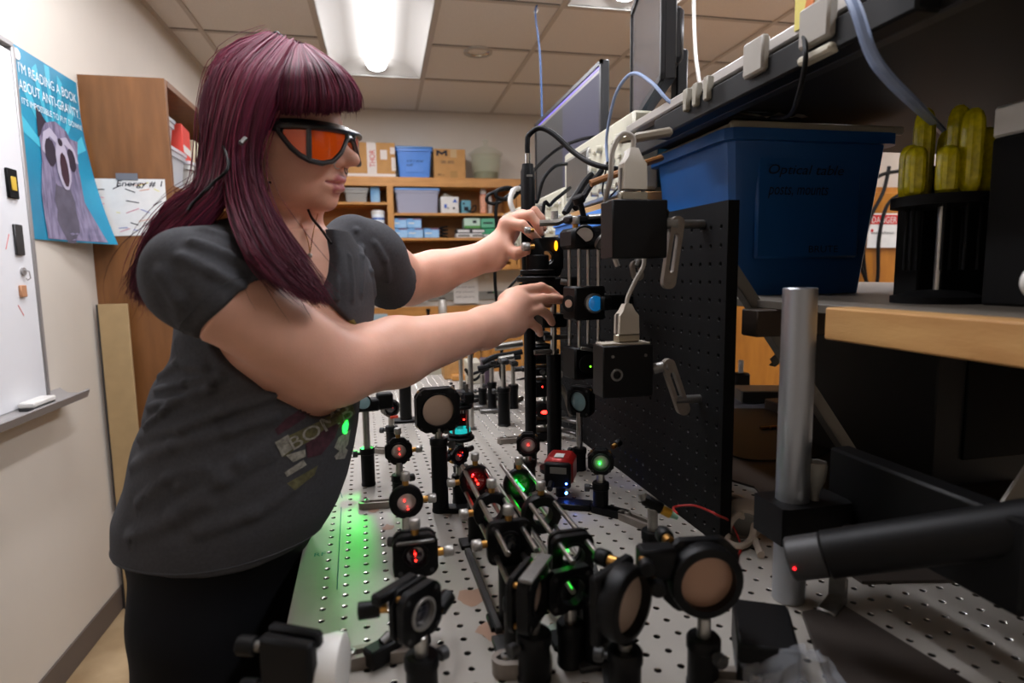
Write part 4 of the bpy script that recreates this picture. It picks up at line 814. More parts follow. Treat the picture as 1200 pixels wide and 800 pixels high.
def footfork(t, ang, m=None):
    b = MB(); b.T = Matrix.Rotation(ang, 4, 'Z'); b.box((.028, 0, .004), (.05, .026, .008), .0015); b.box((.06, .009, .004), (.03, .008, .008), .001); b.box((.06, -.009, .004), (.03, .008, .008), .001); b.build('base_plate', m or black, t)
    b = MB(); b.T = Matrix.Rotation(ang, 4, 'Z'); b.cyl((.058, 0, .001), (.058, 0, .011), .005, n=14); b.build('base_screw', dsteel, t)
def knob(parent, p, d, s=1.0, m=None, gap=.004, name='adjuster_knob'):
    """brass bushing + knurled knob"""
    p, d = Vector(p), Vector(d).normalized()
    b = MB(); b.cyl(p, p+d*(gap+.003)*s, .0042*s, n=12); o = b.build('brass_bushing', brass, parent)
    b = MB(); n = 24; x, y = b.frame(d); prof = [(0, .0052), (.001, .0062), (.0098, .0062), (.011, .0052)]
    loops = [[p+d*(gap+.003+tt)*s+(x*math.cos(2*PI*k/n)+y*math.sin(2*PI*k/n))*(r-(.0004 if k % 2 else 0))*s for k in range(n)] for tt, r in prof]
    b.ring2(loops, True, True, True); o = b.build(name, m or knobw, parent, ang=.9)
def post(t, H, hold, r=.0064, rh=.0127, z0=0, screw=0.0, collar=True, m=None):
    """post holder of height hold, post up to height H"""
    if hold > 0:
        b = MB(); b.lathe((0, 0, z0), (0, 0, 1), [(0, rh*1.06), (.004, rh*1.06), (.005, rh), (hold-.012, rh), (hold-.011, rh*1.1 if collar else rh), (hold-.002, rh*1.1 if collar else rh), (hold, rh)], 24); b.build('post_holder', black, t)
        sx = Vector((math.cos(screw), math.sin(screw), 0)); b = MB(); c = Vector((0, 0, z0+hold-.010)); b.cyl(c+sx*rh, c+sx*(rh+.006), .003, n=10).cyl(c+sx*(rh+.005), c+sx*(rh+.014), .0065, bev=.001, n=16); b.build('thumbscrew', m or dgrey, t)
    if H > hold: MB().cyl((0, 0, z0+max(0, hold-.005)), (0, 0, z0+H), r, n=18, bev=.0006).build('post', steel, t)
def head(t, z, w=.044, h=None, R=.0125, th=.009, opt=None, rz=0, corner=.006, knobs='tr', optname='mirror', ring=None, back=True, knobm=None, tilt=0, y=0, kmount=None, convex=.0012, sub=None):
    """square or octagonal mount facing local -Y at height z; parts of t"""
    h = h or w; T = Matrix.Translation((0, y, z))@Matrix.Rotation(rz, 4, 'Z')@Matrix.Rotation(tilt, 4, 'X')
    e = bpy.data.objects.new('x', None)
    b = MB(); b.T = T; b.plate(w, h, th, R+.002, -th/2, corner); fp = b.build('mount_plate', kmount or black, t)
    b = MB(); b.T = T; b.hring((0, -th/2-.002, 0), (0, th/2, 0), R+.0028, R, 32); b.build('retaining_ring', ring or black, fp)
    if back:
        b = MB(); b.T = T; b.plate(w, h, .006, R, th/2+.004, corner); b.build('back_plate', kmount or black, t)
        for sx, sz in ((1, 1), (-1, -1), (-1, 1)):
            b = MB(); b.T = T; c = (sx*(w/2-.007), th/2-.001, sz*(h/2-.007)); b.cyl(c, (c[0], th/2+.006, c[2]), .003, n=10); b.build('adjuster_screw', brass, t)
    for sx in (-1, 1):
        for sz in (-1, 1):
            b = MB(); b.T = T; c = (sx*(w/2-.007), -th/2-.0006, sz*(h/2-.007)); b.cyl(c, (c[0], -th/2+.001, c[2]), .0024, n=10); b.build('cap_screw', dgrey, fp)
    if opt:
        b = MB(); b.T = T; b.lathe((0, th/2-.001, 0), (0, -1, 0), [(0, R), (th*.55, R), (th*.55+.0006, R*.92), (th*.55+convex, R*.5), (th*.55+convex*1.15, .0003)], 32); b.build(optname, opt, fp)
    def kn(p, d): p = T@Vector(p); d = T.to_3x3()@Vector(d); knob(fp, p, d, 1.0, knobm)
    if 't' in knobs: kn((0, 0, h/2-.001), (0, 0, 1))
    if 'r' in knobs: kn((w/2-.001, 0, 0), (1, 0, 0))
    if 'l' in knobs: kn((-w/2+.001, 0, 0), (-1, 0, 0))
    if 'b' in knobs:
        for sx, sz in ((1, 1), (-1, -1)): kn((sx*(w/2-.008), th/2+.009, sz*(h/2-.008)), (0, 1, 0))
    return fp
def rhead(t, z, R=.0125, Ro=None, th=.012, opt=None, rz=0, knobs='', optname='lens', y=0, tilt=0, m=None, x=0, convex=.0015):
    """round lens mount"""
    Ro = Ro or R+.006; T = Matrix.Translation((x, y, z))@Matrix.Rotation(rz, 4, 'Z')@Matrix.Rotation(tilt, 4, 'X')
    b = MB(); b.T = T; b.lathe((0, -th/2, 0), (0, 1, 0), [(0, R), (0, R+.002), (.0015, Ro-.001), (.003, Ro), (th-.003, Ro), (th-.001, Ro-.001), (th, R+.001), (th, R), (0, R)], 36, False); fp = b.build('lens_ring', m or black, t)
    if opt: b = MB(); b.T = T; b.lathe((0, th/2-.003, 0), (0, -1, 0), [(0, R), (th*.4, R), (th*.4+convex, R*.55), (th*.4+convex*1.2, .0003)], 32); b.build(optname, opt, fp)
    def kn(p, d): knob(fp, T@Vector(p), T.to_3x3()@Vector(d))
    if 't' in knobs: kn((0, 0, Ro-.001), (0, 0, 1))
    if 'r' in knobs: kn((Ro-.001, 0, 0), (1, 0, 0))
    if 'l' in knobs: kn((-Ro+.001, 0, 0), (-1, 0, 0))
    return fp
def spot(name, parent, p, r, m):
    return MB().sph(p, r, 10, (1, .5, 1)).build(name, m, parent)
def stand(name, label, px, py, z, rz=0, cat='optical mount', group=None):
    p = at(px, py, z=z); return thing(name, label, cat, (p.x, p.y, TZ), rz-TA*0, group), z-TZ
# glow spots: small real laser-light lamps
def laser_lamp(name, loc, target, col, power, cone=.2, blend=.6, r=.002):
    ld = bpy.data.lights.new(name, 'SPOT'); ld.energy = power; ld.color = col; ld.spot_size = cone; ld.spot_blend = blend; ld.shadow_soft_size = r
    o = bpy.data.objects.new(name, ld); COL.objects.link(o); o.location = loc; o.rotation_euler = (Vector(target)-Vector(loc)).to_track_quat('-Z', 'Y').to_euler(); return o
GREEN = (.02, 1, .08); RED = (1, .02, .03); BLUE = (.05, .15, 1)
# --- m1 big square mount with beige 50 mm mirror
t, z = stand('mirror_mount', 'large black square mount with beige round mirror on a tall post near the centre', 513, 480, 1.088, .12)
post(t, z-.03, .125, rh=.0135, screw=-.6); footfork(t, -.4)
head(t, z, w=.072, R=.0262, th=.012, opt=mirror, optname='mirror', corner=.012, knobs='b')
MB().box((0, .004, z-.033), (.022, .016, .014), .002).build('mount_foot', black, t); MB().cyl((.012, -.006, z-.036), (.012, .004, z-.036), .005, n=6).build('hex_screw', dsteel, t)
# --- m2 octagonal
t, z = stand('mirror_mount', 'small octagonal mount with silver knobs, second in the left row of mounts', 467, 528, 1.012, .05)
post(t, z-.02, .055, screw=.3); clamp(t, PI-.1, z0=0, L=.06)
fp = head(t, z, w=.046, R=.0126, opt=mirrorc, corner=.014, knobs='tr', back=False); spot('laser_spot', fp, (0.001, -.0055, z+.004), .0009, redl); spot('laser_spot', fp, (0.0015, -.0055, z-.005), .0008, redl)
# --- m3 round
t, z = stand('mirror_mount', 'round mount with two silver knobs, third in the left row of mounts', 476, 587, 1.012, .08)
post(t, z-.02, .05, screw=PI*.9); fp = rhead(t, z, R=.0125, Ro=.0225, th=.014, opt=mirrorc, knobs='tr', optname='mirror'); spot('laser_spot', fp, (-.003, -.007, z+.003), .001, redl); spot('laser_spot', fp, (.001, -.007, z-.009), .0008, redl); spot('laser_spot', fp, (.002, -.007, z-.0085), .0007, redl)
MB().box((0, 0, .004), (.04, .03, .008), .001).build('base_plate', black, t)
# --- m4 square with knobs
t, z = stand('lens_mount', 'square black mount with white top knob, fourth in the left row of mounts', 487, 650, 1.014, .05)
post(t, z-.02, .05, screw=.2)
fp = head(t, z, w=.047, R=.0115, opt=lensd, optname='lens', corner=.007, knobs='tr', back=True); spot('laser_spot', fp, (-.001, -.007, z+.0045), .0011, redl); spot('laser_spot', fp, (-.0005, -.007, z-.003), .001, redl)
MB().box((0, -.007, z+.017), (.04, .003, .004), .001).build('bright_edge', dsteel, fp)
b = MB(); b.T = Matrix.Rotation(PI+.55, 4, 'Z'); b.box((.036, 0, .011), (.055, .018, .02), .002); b.build('base_bar', black, t); b = MB(); b.T = Matrix.Rotation(PI+.55, 4, 'Z'); b.cyl((.046, 0, .021), (.036, 0, .025), .005, n=14); b.build('bar_screw', dsteel, t)
# --- m5 yawed kinematic
t, z = stand('mirror_mount', 'turned kinematic mount with a clear round mirror, nearest in the left row of mounts', 492, 717, 1.005, .75)
post(t, z-.022, .048, rh=.0145, screw=-.2)
head(t, z, w=.05, R=.0125, opt=lensd, optname='mirror', corner=.008, knobs='', ring=mat('ring_grey', '#8c8883', .4, .5))
b = MB(); T = Matrix.Translation((0, 0, z)); b.T = T; b.box((-.012, .018, .022), (.05, .012, .01), .002); b.build('cross_arm', black, t)
for (p, d) in (((-.02, .02, .008), (-.55, .5, 0)), ((.028, .008, -.02), (.9, .1, .35))):
    p = Vector(p)+Vector((0, 0, z)); d = Vector(d).normalized(); MB().cyl(p, p+d*.008, .0045).build('brass_bushing', brass, t); MB().cyl(p+d*.007, p+d*.026, .0078, bev=.001, n=20).build('black_knob', rubber, t); MB().cyl(p+d*.0255, p+d*.0265, .0035, n=6).build('hex_socket', blackm, t)
tc = thing('table_clamp', 'long grey slotted clamp on the table holding the nearest left mount', 'clamp', (*at(462, 768, z=TZ).xy, TZ), 0); clamp(tc, PI+.12, L=.072, w=.022, h=.013, off=-.0)
MB().box((.006, 0, .0065), (.02, .03, .013), .001).build('clamp_heel', clampg, tc)
# --- m6 bottom left
t, z = stand('mirror_mount', 'black mount with round knobs cut by the bottom edge at lower left', 338, 772, 1.0, -.5)
post(t, z-.03, .04); b = MB(); b.T = Matrix.Translation((0, 0, z-.012)); b.box((0, .0, 0), (.05, .012, .06), .003); b.build('mount_plate', black, t); b = MB(); b.T = Matrix.Translation((0, 0, z-.012)); b.box((-.004, .016, .002), (.05, .01, .056), .003); b.build('back_plate', black, t)
MB().lathe((.014, .02, z-.02), (1, .35, 0), [(0, .026), (.012, .0285), (.02, .028), (.021, .025)], 32).build('white_mirror_cell', white, t)
for dz, L in ((.008, .016), (-.03, .016)):
    p = Vector((-.024, -.002, z+dz)); d = Vector((-1, -.15, 0)).normalized(); MB().cyl(p, p+d*.006, .0045).build('bushing', dsteel, t); MB().cyl(p+d*.005, p+d*.02, .0078, bev=.001, n=20).build('black_knob', rubber, t)
# --- m7 horizontal splitter mount by the shirt
t, z = stand('lens_mount', 'black mount with pale blue lens on a silver post beside the shirt', 428, 474, 1.070, .1)
post(t, z-.01, .072, screw=PI, rh=.0125)
b = MB(); b.box((0, 0, z), (.05, .03, .022), .003); b.build('mount_body', black, t); b = MB(); b.box((.036, .004, z+.004), (.03, .024, .03), .003); b.build('side_block', black, t)
MB().lathe((-.004, -.016, z+.008), (0, -1, 0), [(0, .0125), (.002, .0122), (.0035, .006), (.0038, .0003)], 28).build('pale_lens', lensp, t); MB().hring((-.004, -.014, z+.008), (-.004, -.019, z+.008), .0145, .0125).build('lens_ring', black, t)
MB().box((-.03, 0, z-.008), (.02, .014, .008), .002).build('arm', black, t)
# --- m8 small mirror with red label
t, z = stand('mirror_mount', 'small dark mirror mount with a red label plate behind the left row', 458, 478, 1.018, .35)
post(t, z-.018, .062, screw=2.5); clamp(t, PI*.75, L=.04); fp = head(t, z, w=.038, R=.0125, opt=lensd, optname='mirror', corner=.01, knobs='', back=True, kmount=dsteel); spot('laser_spot', fp, (.002, -.006, z+.002), .0011, redl)
MB().box((.004, -.008, z-.019), (.018, .003, .006), .0005).build('red_label', mat('label_red', '#e0503a', .5), t)
# --- m9 tall plain holder behind
t, z = stand('post_holder_tall', 'tall black post holder standing behind the small red-labelled mount', 476, 492, TZ+.004, 0, 'post'); post(t, .15, .14, rh=.016, screw=1); MB().box((.005, 0, .004), (.08, .045, .008), .002).build('base_plate', black, t)
# --- m10 vertical column with teal filter
t, z = stand('filter_column', 'vertical optics column with teal filter and red laser glow left of the thin steel post', 540, 545, TZ+.05, 0); t.location.z = TZ
post(t, .16, .05, screw=0); 
for zz, r_, h_ in ((.098, .026, .007), (.107, .022, .005), (.155, .024, .008)): MB().lathe((0, 0, zz), (0, 0, 1), [(0, r_-.002), (.002, r_), (h_-.002, r_), (h_, r_-.002)], 28).build('round_flange', black, t)
for a in range(4): MB().cyl((.017*math.cos(a*PI/2+.8), .017*math.sin(a*PI/2+.8), .1), (.017*math.cos(a*PI/2+.8), .017*math.sin(a*PI/2+.8), .2), .003).build('cage_rod', dsteel, t)
MB().hring((0, 0, .112), (0, 0, .120), .0185, .0135).build('teal_filter', mat('teal_filter', '#1fb0b0', .3, emit=.3, ecol='#20c0c0'), t)
MB().box((0, 0, .136), (.024, .024, .022), .001).build('dark_red_cube', mat('ruby', '#2a0a0c', .1, coat=1), t); spot('laser_spot', t, (-.004, -.014, .140), .0022, redl); spot('laser_spot', t, (.006, -.014, .137), .0015, redl)
b = MB(); b.box((0, 0, .175), (.05, .04, .022), .004); b.build('top_mount', black, t); MB().lathe((-.004, -.021, .176), (0, -1, 0), [(0, .013), (.002, .012), (.003, .0003)], 24).build('lens', lensd, t)
# mirror with red dots below it
t, z = stand('mirror_mount', 'dark red-lit mirror mount turned right beside the filter column', 538, 533, 1.0, .5)
post(t, z-.02, .05, screw=2.8, z0=0); fp = head(t, z, w=.036, R=.0125, opt=lensr, optname='mirror', corner=.014, knobs='', back=True); spot('laser_spot', fp, (-.002, -.006, z+.001), .0014, redl); spot('laser_spot', fp, (.003, -.006, z+.005), .0007, redl); MB().cyl((-.035, .008, z-.002), (-.018, .004, z-.002), .006).build('side_knob', rubber, t); MB().cyl((.02, .004, z+.004), (.034, .008, z+.004), .005).build('side_pin', dsteel, t)
# tall thin steel posts
for px, py, H, lb in ((553, 503, .22, 'thin tall steel post right of the filter column'), (541, 470, .2, 'second thin steel post behind the filter column')):
    t = thing('steel_post', lb, 'post', (*at(px, py, z=TZ).xy, TZ)); MB().cyl((0, 0, 0), (0, 0, H), .0064).build('shaft', steel, t); MB().cyl((0, 0, 0), (0, 0, .006), .012).build('foot', dsteel, t)
# holders in the middle distance
for px, py, H, hold, r_, lb, ff in ((591, 498, .165, .10, .016, 'thick black post holder with steel post in the middle distance', 0), (577, 482, .14, .085, .013, 'black post on a flat plate behind the thick holder', 1), (602, 478, .13, .07, .014, 'dark post half hidden by the thick holder', 0), (566, 478, .1, .06, .012, 'short dark post near the purple case', 1)):
    t = thing('post_assembly', lb, 'post', (*at(px, py, z=TZ).xy, TZ)); post(t, H, hold, rh=r_, screw=2.9)
    if ff: MB().box((0, 0, .006), (.075, .05, .012), .002).build('base_plate', dsteel, t)
    if H > .12: b = MB(); b.box((0.0, 0, H+.004), (.02, .06, .014), .003); b.build('cross_clamp', dgrey, t)
# --- c14 mirror with half-moon and red dot
t, z = stand('mirror_mount', 'mount with pale half-moon mirror and a red dot before the breadboard', 619, 521, 1.0, -.25)
post(t, z-.02, .055, screw=PI); fp = head(t, z, w=.042, R=.0128, opt=mat('white_mirror', '#cfccd0', .3, .4), optname='mirror', corner=.012, knobs='', ring=mat('maroon_ring', '#38141a', .4)); spot('laser_spot', fp, (0, -.0065, z+.001), .0013, redl); clamp(t, 2.2, L=.04, m=black)
tc = thing('table_clamp', 'grey clamp lying left of the vertical cage tower', 'clamp', (*at(612, 517, z=TZ).xy, TZ)); clamp(tc, PI, L=.075, w=.024, h=.012, off=-.005)
# --- vertical cage tower 13
t, z = stand('cage_tower', 'vertical cage tower with two red laser spots before the breadboard', 633, 512, TZ+.004, 0, 'optical cage'); t.location.z = TZ
for sx in (-1, 1):
    for sy in (-1, 1): MB().cyl((sx*.016, sy*.016, .0), (sx*.016, sy*.016, .20), .003).build('cage_rod', mat('green_steel', '#8a9484', .35, .9), t)
b = MB(); b.box((0, 0, .012), (.05, .05, .02), .003); b.build('base_block', black, t)
for zz, h_ in ((.045, .012), (.075, .024), (.125, .04), (.165, .02), (.205, .045), (.245, .02)): MB().box((0, 0, zz), (.054, .05, h_), .004).build('cage_plate', black, t)
MB().lathe((0, -.022, .075), (0, -1, 0), [(0, .018), (.01, .018), (.012, .015)], 24).build('lens_cell', black, t); MB().sph((.002, -.035, .072), .0052, 12, (1.6, .5, .8)).build('laser_spot', redl, t); MB().sph((0, -.0235, .13), .0042, 12, (1.2, .4, 1)).build('laser_spot', redl, t)
for k, (y_, z_) in enumerate(((-.03, .155), (.0, .125), (0, .05))): MB().cyl((.023, y_*.5, z_), (.05, y_*.5, z_), .008, n=16).build('side_barrel', clampg, t)
b = MB(); b.box((-.03, 0, .17), (.03, .02, .012), .002).cyl((-.045, 0, .17), (-.06, 0, .17), .006); b.build('top_clamp', dgrey, t); MB().cyl((.0, -.024, .165), (.0, -.03, .165), .006).build('cap_screw', dsteel, t)
MB().cyl((0, 0, .185), (0, 0, .30), .0085).build('tower_post', steel, t)
MB().tube([(.052, 0, .125), (.062, -.01, .10), (.072, -.02, .055)], .007, 8).build('slanted_lever', clampg, t)
for dz in (0, .028): MB().box((.066, -.03, .02+dz), (.02, .05, .008), .002, rz=.5).build('fork_arm', dsteel, t)
# --- m20 & oval lens in front of breadboard
t, z = stand('lens_mount', 'black mount with pale green oval lens on a pale post against the breadboard', 679, 470, 1.055, -.95)
post(t, z-.02, .045, screw=PI); fp = head(t, z, w=.055, h=.06, R=.0195, opt=lensp, optname='lens', corner=.01, knobs='', convex=.003)
t, z = stand('mirror_mount', 'dark mount with pale half mirror and green dot at the foot of the breadboard', 704, 541, 1.0, -.3)
post(t, z-.02, .05, screw=PI); fp = head(t, z, w=.042, R=.0125, opt=mat('white_mirror'), optname='mirror', corner=.012, knobs='', ring=mat('green_ring', '#0c2a14', .4)); spot('laser_spot', fp, (-.002, -.0065, z-.001), .0016, greenl); knob(fp, (.02, .01, z+.022), (.6, .5, .3), 1, rubber)
laser_lamp('blue_led_spill', at(735, 545, x=.40)+Vector((0, -.01, 0)), tab(BU, 0, 0)*0+at(735, 553, x=.452), BLUE, .03, 1.0)
# --- red camera with blue LED
p = at(655, 585, z=TZ); t = thing('camera_module', 'red and black box camera with a blue light on the table', 'camera', (p.x, p.y, TZ), -.45)
b = MB(); b.T = Matrix.Translation((0, .02, .052)); b.prism([(-.026, -.02), (-.015, -.03), (.015, -.03), (.026, -.02), (.026, .045), (-.026, .045)], -.022, .022); 
b = MB(); b.box((0, .022, .05), (.05, .06, .05), .008); b.build('red_housing', mat('red_anodized', '#a01c1a', .35, .3), t); MB().box((0, -.012, .048), (.046, .012, .044), .003).build('black_face', black, t)
MB().box((.002, -.0188, .058), (.028, .001, .011)).build('grey_label', greyp, t); MB().box((.0, .01, .0758), (.016, .022, .001)).build('white_label', white, t)
spot('status_led', t, (.016, -.0195, .036), .0017, bluel); MB().cyl((-.01, -.018, .036), (-.01, -.034, .03), .005).build('plug', rubber, t); MB().cyl((.016, -.018, .02), (.016, -.022, .02), .002).build('led_lens', bluel, t)
MB().cyl((0, .02, 0), (0, .02, .026), .009).build('post', black, t); MB().box((.03, -.03, .005), (.06, .03, .01), .002).build('base_plate', black, t)
laser_lamp('blue_status_lamp', t.location+Vector((.012, -.03, .03)), t.location+Vector((.03, -.06, 0)), BLUE, .012, 1.4)
# clamps at board foot
for px, py, a, lb in ((742, 612, 2.0, 'grey clamp at the near foot of the black breadboard'), (712, 602, 2.3, 'dark clamp left of the grey one at the breadboard foot')):
    tc = thing('table_clamp', lb, 'clamp', (*at(px, py, z=TZ).xy, TZ)); clamp(tc, a, L=.07, w=.022, h=.011, off=-.03, m=clampg if a < 2.1 else black)
# --- horizontal cages
def cage(label, u, v0, v1, z, s=.015, rz=0):
    t = thing('optical_cage', label, 'optical cage', tab(u, 0, 0)+Vector((0, 0, 0)), -TA)
    t.location = tab(u, 0, 0); t.location.z = 0
    for sx in (-1, 1):
        for sz in (-1, 1): MB().cyl((sx*s, v0, z+sz*s), (sx*s, v1, z+sz*s), .003, n=12, bev=.0004).build('cage_rod', steel, t)
    return t
zc1 = 1.012
t = cage('left optical cage with red-lit lens at its far end', .146, .565, .855, zc1)
for v, kind in ((.83, 'red'), (.715, 'ring'), (.625, 'sq')):
    if kind == 'red':
        fp = rhead(t, zc1, R=.0145, Ro=.024, th=.012, opt=lensr, y=v, knobs='tl'); spot('laser_spot', fp, (.002, v-.009, zc1-.002), .0018, redl); spot('laser_spot', fp, (-.001, v-.009, zc1+.004), .0011, redl); spot('laser_spot', fp, (-.006, v-.009, zc1+.01), .0011, redl)
    elif kind == 'ring': rhead(t, zc1, R=.0125, Ro=.0245, th=.014, y=v, knobs='tl')
    else: head(t, zc1, w=.050, R=.0115, y=v, opt=lensd, optname='lens', knobs='tl', back=False)
for v in (.83, .625):
    b = MB(); b.cyl((0, v, TZ), (0, v, zc1-.024), .0125, n=20); b.build('post_holder', black, t); b = MB(); b.box((0, v, TZ+.003), (.05, .03, .006), .001); b.build('base_plate', black, t)
t = cage('right optical cage with bright green lens at its far end', .203, .53, .845, zc1)
for v, kind in ((.80, 'green'), (.69, 'ring'), (.575, 'spot')):
    if kind == 'green': fp = rhead(t, zc1+.0, R=.0145, Ro=.0225, th=.012, opt=lensg, y=v, knobs='t'); spot('laser_spot', fp, (.004, v-.009, zc1-.006), .0017, greenl); MB().tube([(-.003, v-.0088, zc1+.004), (.004, v-.0088, zc1-.005)], .0008, 6).build('laser_streak', greenl, fp)
    elif kind == 'ring': rhead(t, zc1, R=.0125, Ro=.0245, th=.018, y=v, knobs='t')
    else:
        fp = head(t, zc1, w=.046, R=.0125, y=v, knobs='', back=True); spot('laser_spot', fp, (-.010, v-.0075, zc1+.008), .0034, greenl)
for v in (.80, .575):
    b = MB(); b.cyl((0, v, TZ), (0, v, zc1-.022), .0125, n=20); b.build('post_holder', black, t); b = MB(); b.box((0, v, TZ+.003), (.05, .03, .006), .001); b.build('base_plate', black, t)
laser_lamp('green_laser_scatter', tab(.203, .80, zc1)+Vector((0, -.05, .0)), tab(.203, .80, zc1), GREEN, .02, .9)
laser_lamp('red_laser_scatter', tab(.146, .83, zc1)+Vector((0, -.05, .01)), tab(.146, .83, zc1), RED, .02, .9)
t = thing('rail', 'dark dovetail rail on the table under the left cage', 'rail', (at(541, 631, z=TZ)+at(598, 775, z=TZ))/2, math.atan2((at(541, 631, z=TZ)-at(598, 775, z=TZ)).y, (at(541, 631, z=TZ)-at(598, 775, z=TZ)).x)-PI/2); MB().box((0, 0, .004), (.008, .20, .008), .001).build('rail_body', dgrey, t)
t = thing('rail', 'dark dovetail rail on the table right of the cages', 'rail', tab(.245, .60, TZ), -TA-.3); MB().box((0, 0, .004), (.012, .24, .008), .001).build('rail_body', dgrey, t)
# angled plate mirror s2
t, z = stand('mirror_mount', 'angled black plate mount with a mirror seen edge on, lower centre', 625, 698, 1.002, 0.95)
post(t, z-.024, .05, rh=.0155, screw=2.6); fp = head(t, z, w=.058, h=.054, R=.0165, opt=mirror, optname='mirror', corner=.006, knobs='', th=.012); MB().box((0, -.003, z+.0285), (.056, .014, .004), .001).build('top_edge', dsteel, fp)
tc = thing('table_clamp', 'pale slotted clamp at the bottom edge below the plate mount', 'clamp', (*at(612, 786, z=TZ).xy, TZ)); clamp(tc, PI-.15, L=.06, w=.026, h=.016, off=-.02)
# two posts below
for px, py, H, lb in ((608, 770, .075, 'black post holder under the square cage mount'), (700, 775, .085, 'black post holder left of the large round mirror')):
    t = thing('post_assembly', lb, 'post', (*at(px, py, z=TZ).xy, TZ)); post(t, H, H-.01, rh=.0145, screw=1.2); MB().box((0, .01, .003), (.045, .05, .006), .001).build('base_plate', dgrey, t)
t, z = stand('lens_mount', 'open black lens frame beneath the bright green spot', 668, 690, .995, .2); post(t, z-.02, .045, screw=0); head(t, z, w=.05, h=.045, R=.014, opt=None, corner=.006, knobs='', back=False)
# --- big round mirrors
t, z = stand('mirror_mount', 'large round mount holding a beige mirror seen edge on, lower right', 733, 706, 1.015, .62)
post(t, z-.038, .055, rh=.0145, screw=2); fp = rhead(t, z, R=.0262, Ro=.034, th=.02, opt=mirror, optname='mirror'); MB().box((0, .014, z-.002), (.06, .012, .066), .003).build('back_plate', black, t)
for dz in (-.022, .024): knob(t, (.018, .02, z+dz), (0, 1, 0), 1.3, rubber)
t, z = stand('mirror_mount', 'large round mount with a brown mirror facing the camera, lower right', 826, 679, 1.022, -.12)
post(t, z-.036, .05, rh=.0145, screw=-1.3); fp = rhead(t, z, R=.0262, Ro=.0345, th=.02, opt=mat('wall_reflect_mirror', '#a8836c', .35, .3), optname='mirror'); b = MB(); b.T = Matrix.Translation((0, 0, z)); b.plate(.074, .07, .01, .0262, .008, .014); b.build('back_plate', black, t)  # brownish wall reflection put into this mirror's colour
for dx, dz in ((-.028, .03), (.028, -.028)): knob(t, (dx, .016, z+dz), (0, 1, 0), 1.3, rubber)
b = MB(); b.box((-.045, .006, z+.018), (.035, .02, .03), .003); b.build('side_block', black, t)
for dx, dz in ((-.06, .024), (-.05, .004)): MB().cyl((dx, -.01, z+dz), (dx-.002, -.022, z+dz), .007, bev=.001).build('side_knob', rubber, t); MB().cyl((dx, .0, z+dz), (dx, -.01, z+dz), .004).build('brass_bushing', brass, t)
clamp(t, -.25, L=.06, w=.03, h=.012, off=.012)
# --- photodiode on post with red wire
t, z = stand('photodiode', 'small photodiode board with green tip and red wire before the breadboard', 765, 590, 1.02, -.3)
post(t, z-.006, .07, screw=1); b = MB(); b.T = Matrix.Translation((0, 0, z))@Matrix.Rotation(.5, 4, 'Y'); b.box((0, 0, 0), (.03, .012, .014), .003); b.build('housing', black, t); b = MB(); b.T = Matrix.Translation((0, 0, z))@Matrix.Rotation(.5, 4, 'Y'); b.cyl((.012, -.003, 0), (.024, -.003, 0), .006); b.build('brass_ring', mat('gold', '#b58a30', .35, .9), t); b = MB(); b.T = Matrix.Translation((0, 0, z))@Matrix.Rotation(.5, 4, 'Y'); b.cyl((.022, -.003, 0), (.034, -.003, 0), .0055, .003); b.build('green_tip', mat('mint_tip', '#86b59a', .4), t); MB().cyl((-.012, 0, z+.006), (-.014, 0, z+.014), .006).build('top_nut', steel, t)
q0 = t.location+Vector((.028, -.01, z-.012)); q9 = at(842, 604, y=.70)
cable('wire', 'thin red wire running from the photodiode past the breadboard edge', [q0, at(790, 594, y=.73), at(812, 592, y=.72), at(830, 598, y=.71), q9, at(856, 612, y=.75), at(868, 640, z=TZ+.004), at(860, 660, z=TZ+.002)], .0016, mat('red_wire', '#a8201c', .4))
# ================================================================ things on the vertical breadboard
XB = .449   # face plane near px 700-800
def bface(px, py, d=0): return at(px, py, x=.440-d)
# black amplifier boxes with serial connectors
serial = mat('serial_beige', '#b8afa0', .4)
def serial_plug(label, p, h=.05, w=.032, flip=False, rz=-.3):
    t = thing('serial_plug', label, 'connector', p, rz)
    b = MB(); b.box((0, 0, .006), (w*1.15, .014, .012), .002); b.build('metal_shell', mat('shell_metal', '#a89f8c', .35, .8), t); 
    b = MB(); b.ring2([[(sx*w/2*k, sy*.009*k2, z_*h) for sx, sy in ((-1, -1), (1, -1), (1, 1), (-1, 1))] for z_, k, k2 in ((.22, 1, 1), (.7, .95, 1), (.82, .6, .9), (1, .32, .6))], True, True, True); b.build('hood', serial, t, ang=.4)
    for sx in (-1, 1): MB().cyl((sx*w*.46, 0, .01), (sx*w*.46, 0, .042), .0028).build('jack_screw', dsteel, t)
    return t
def amp(label, px0, px1, py0, py1, y, dx=.05, rz=0):
    a = at(px0, py0, y=y); c = at(px1, py1, y=y); w = c.x-a.x; h = a.z-c.z
    t = thing('detector_box', label, 'detector', ((a.x+c.x)/2, y+.022, c.z), rz); MB().box((0, 0, h/2), (w, .044, h), .0015).build('case', black, t); return t, w, h, a, c
t, w, h, a, c = amp('black detector box with serial plug on top, upper right of the hands', 718, 782, 233, 302, .74, rz=.0)
for k in range(2): MB().box((w/2+.006+.0*k, .012, h*.80), (.02, .014, .012), .002).build('arm', clampg, t)
serial_plug('upper beige serial plug standing on the detector box', Vector((t.location.x-.002, t.location.y, c.z+h)), .068, .034, rz=.1)
t2, w2, h2, a2, c2 = amp('black detector box with small round port, lower right of the hands', 707, 765, 406, 464, .80)
MB().hring((-.018, -.022, h2*.45), (-.018, -.0245, h2*.45), .009, .006).build('port_ring', dsteel, t2); MB().box((0, 0, h2+.001), (w2*.95, .03, .003)).build('pale_gasket', serial, t2)
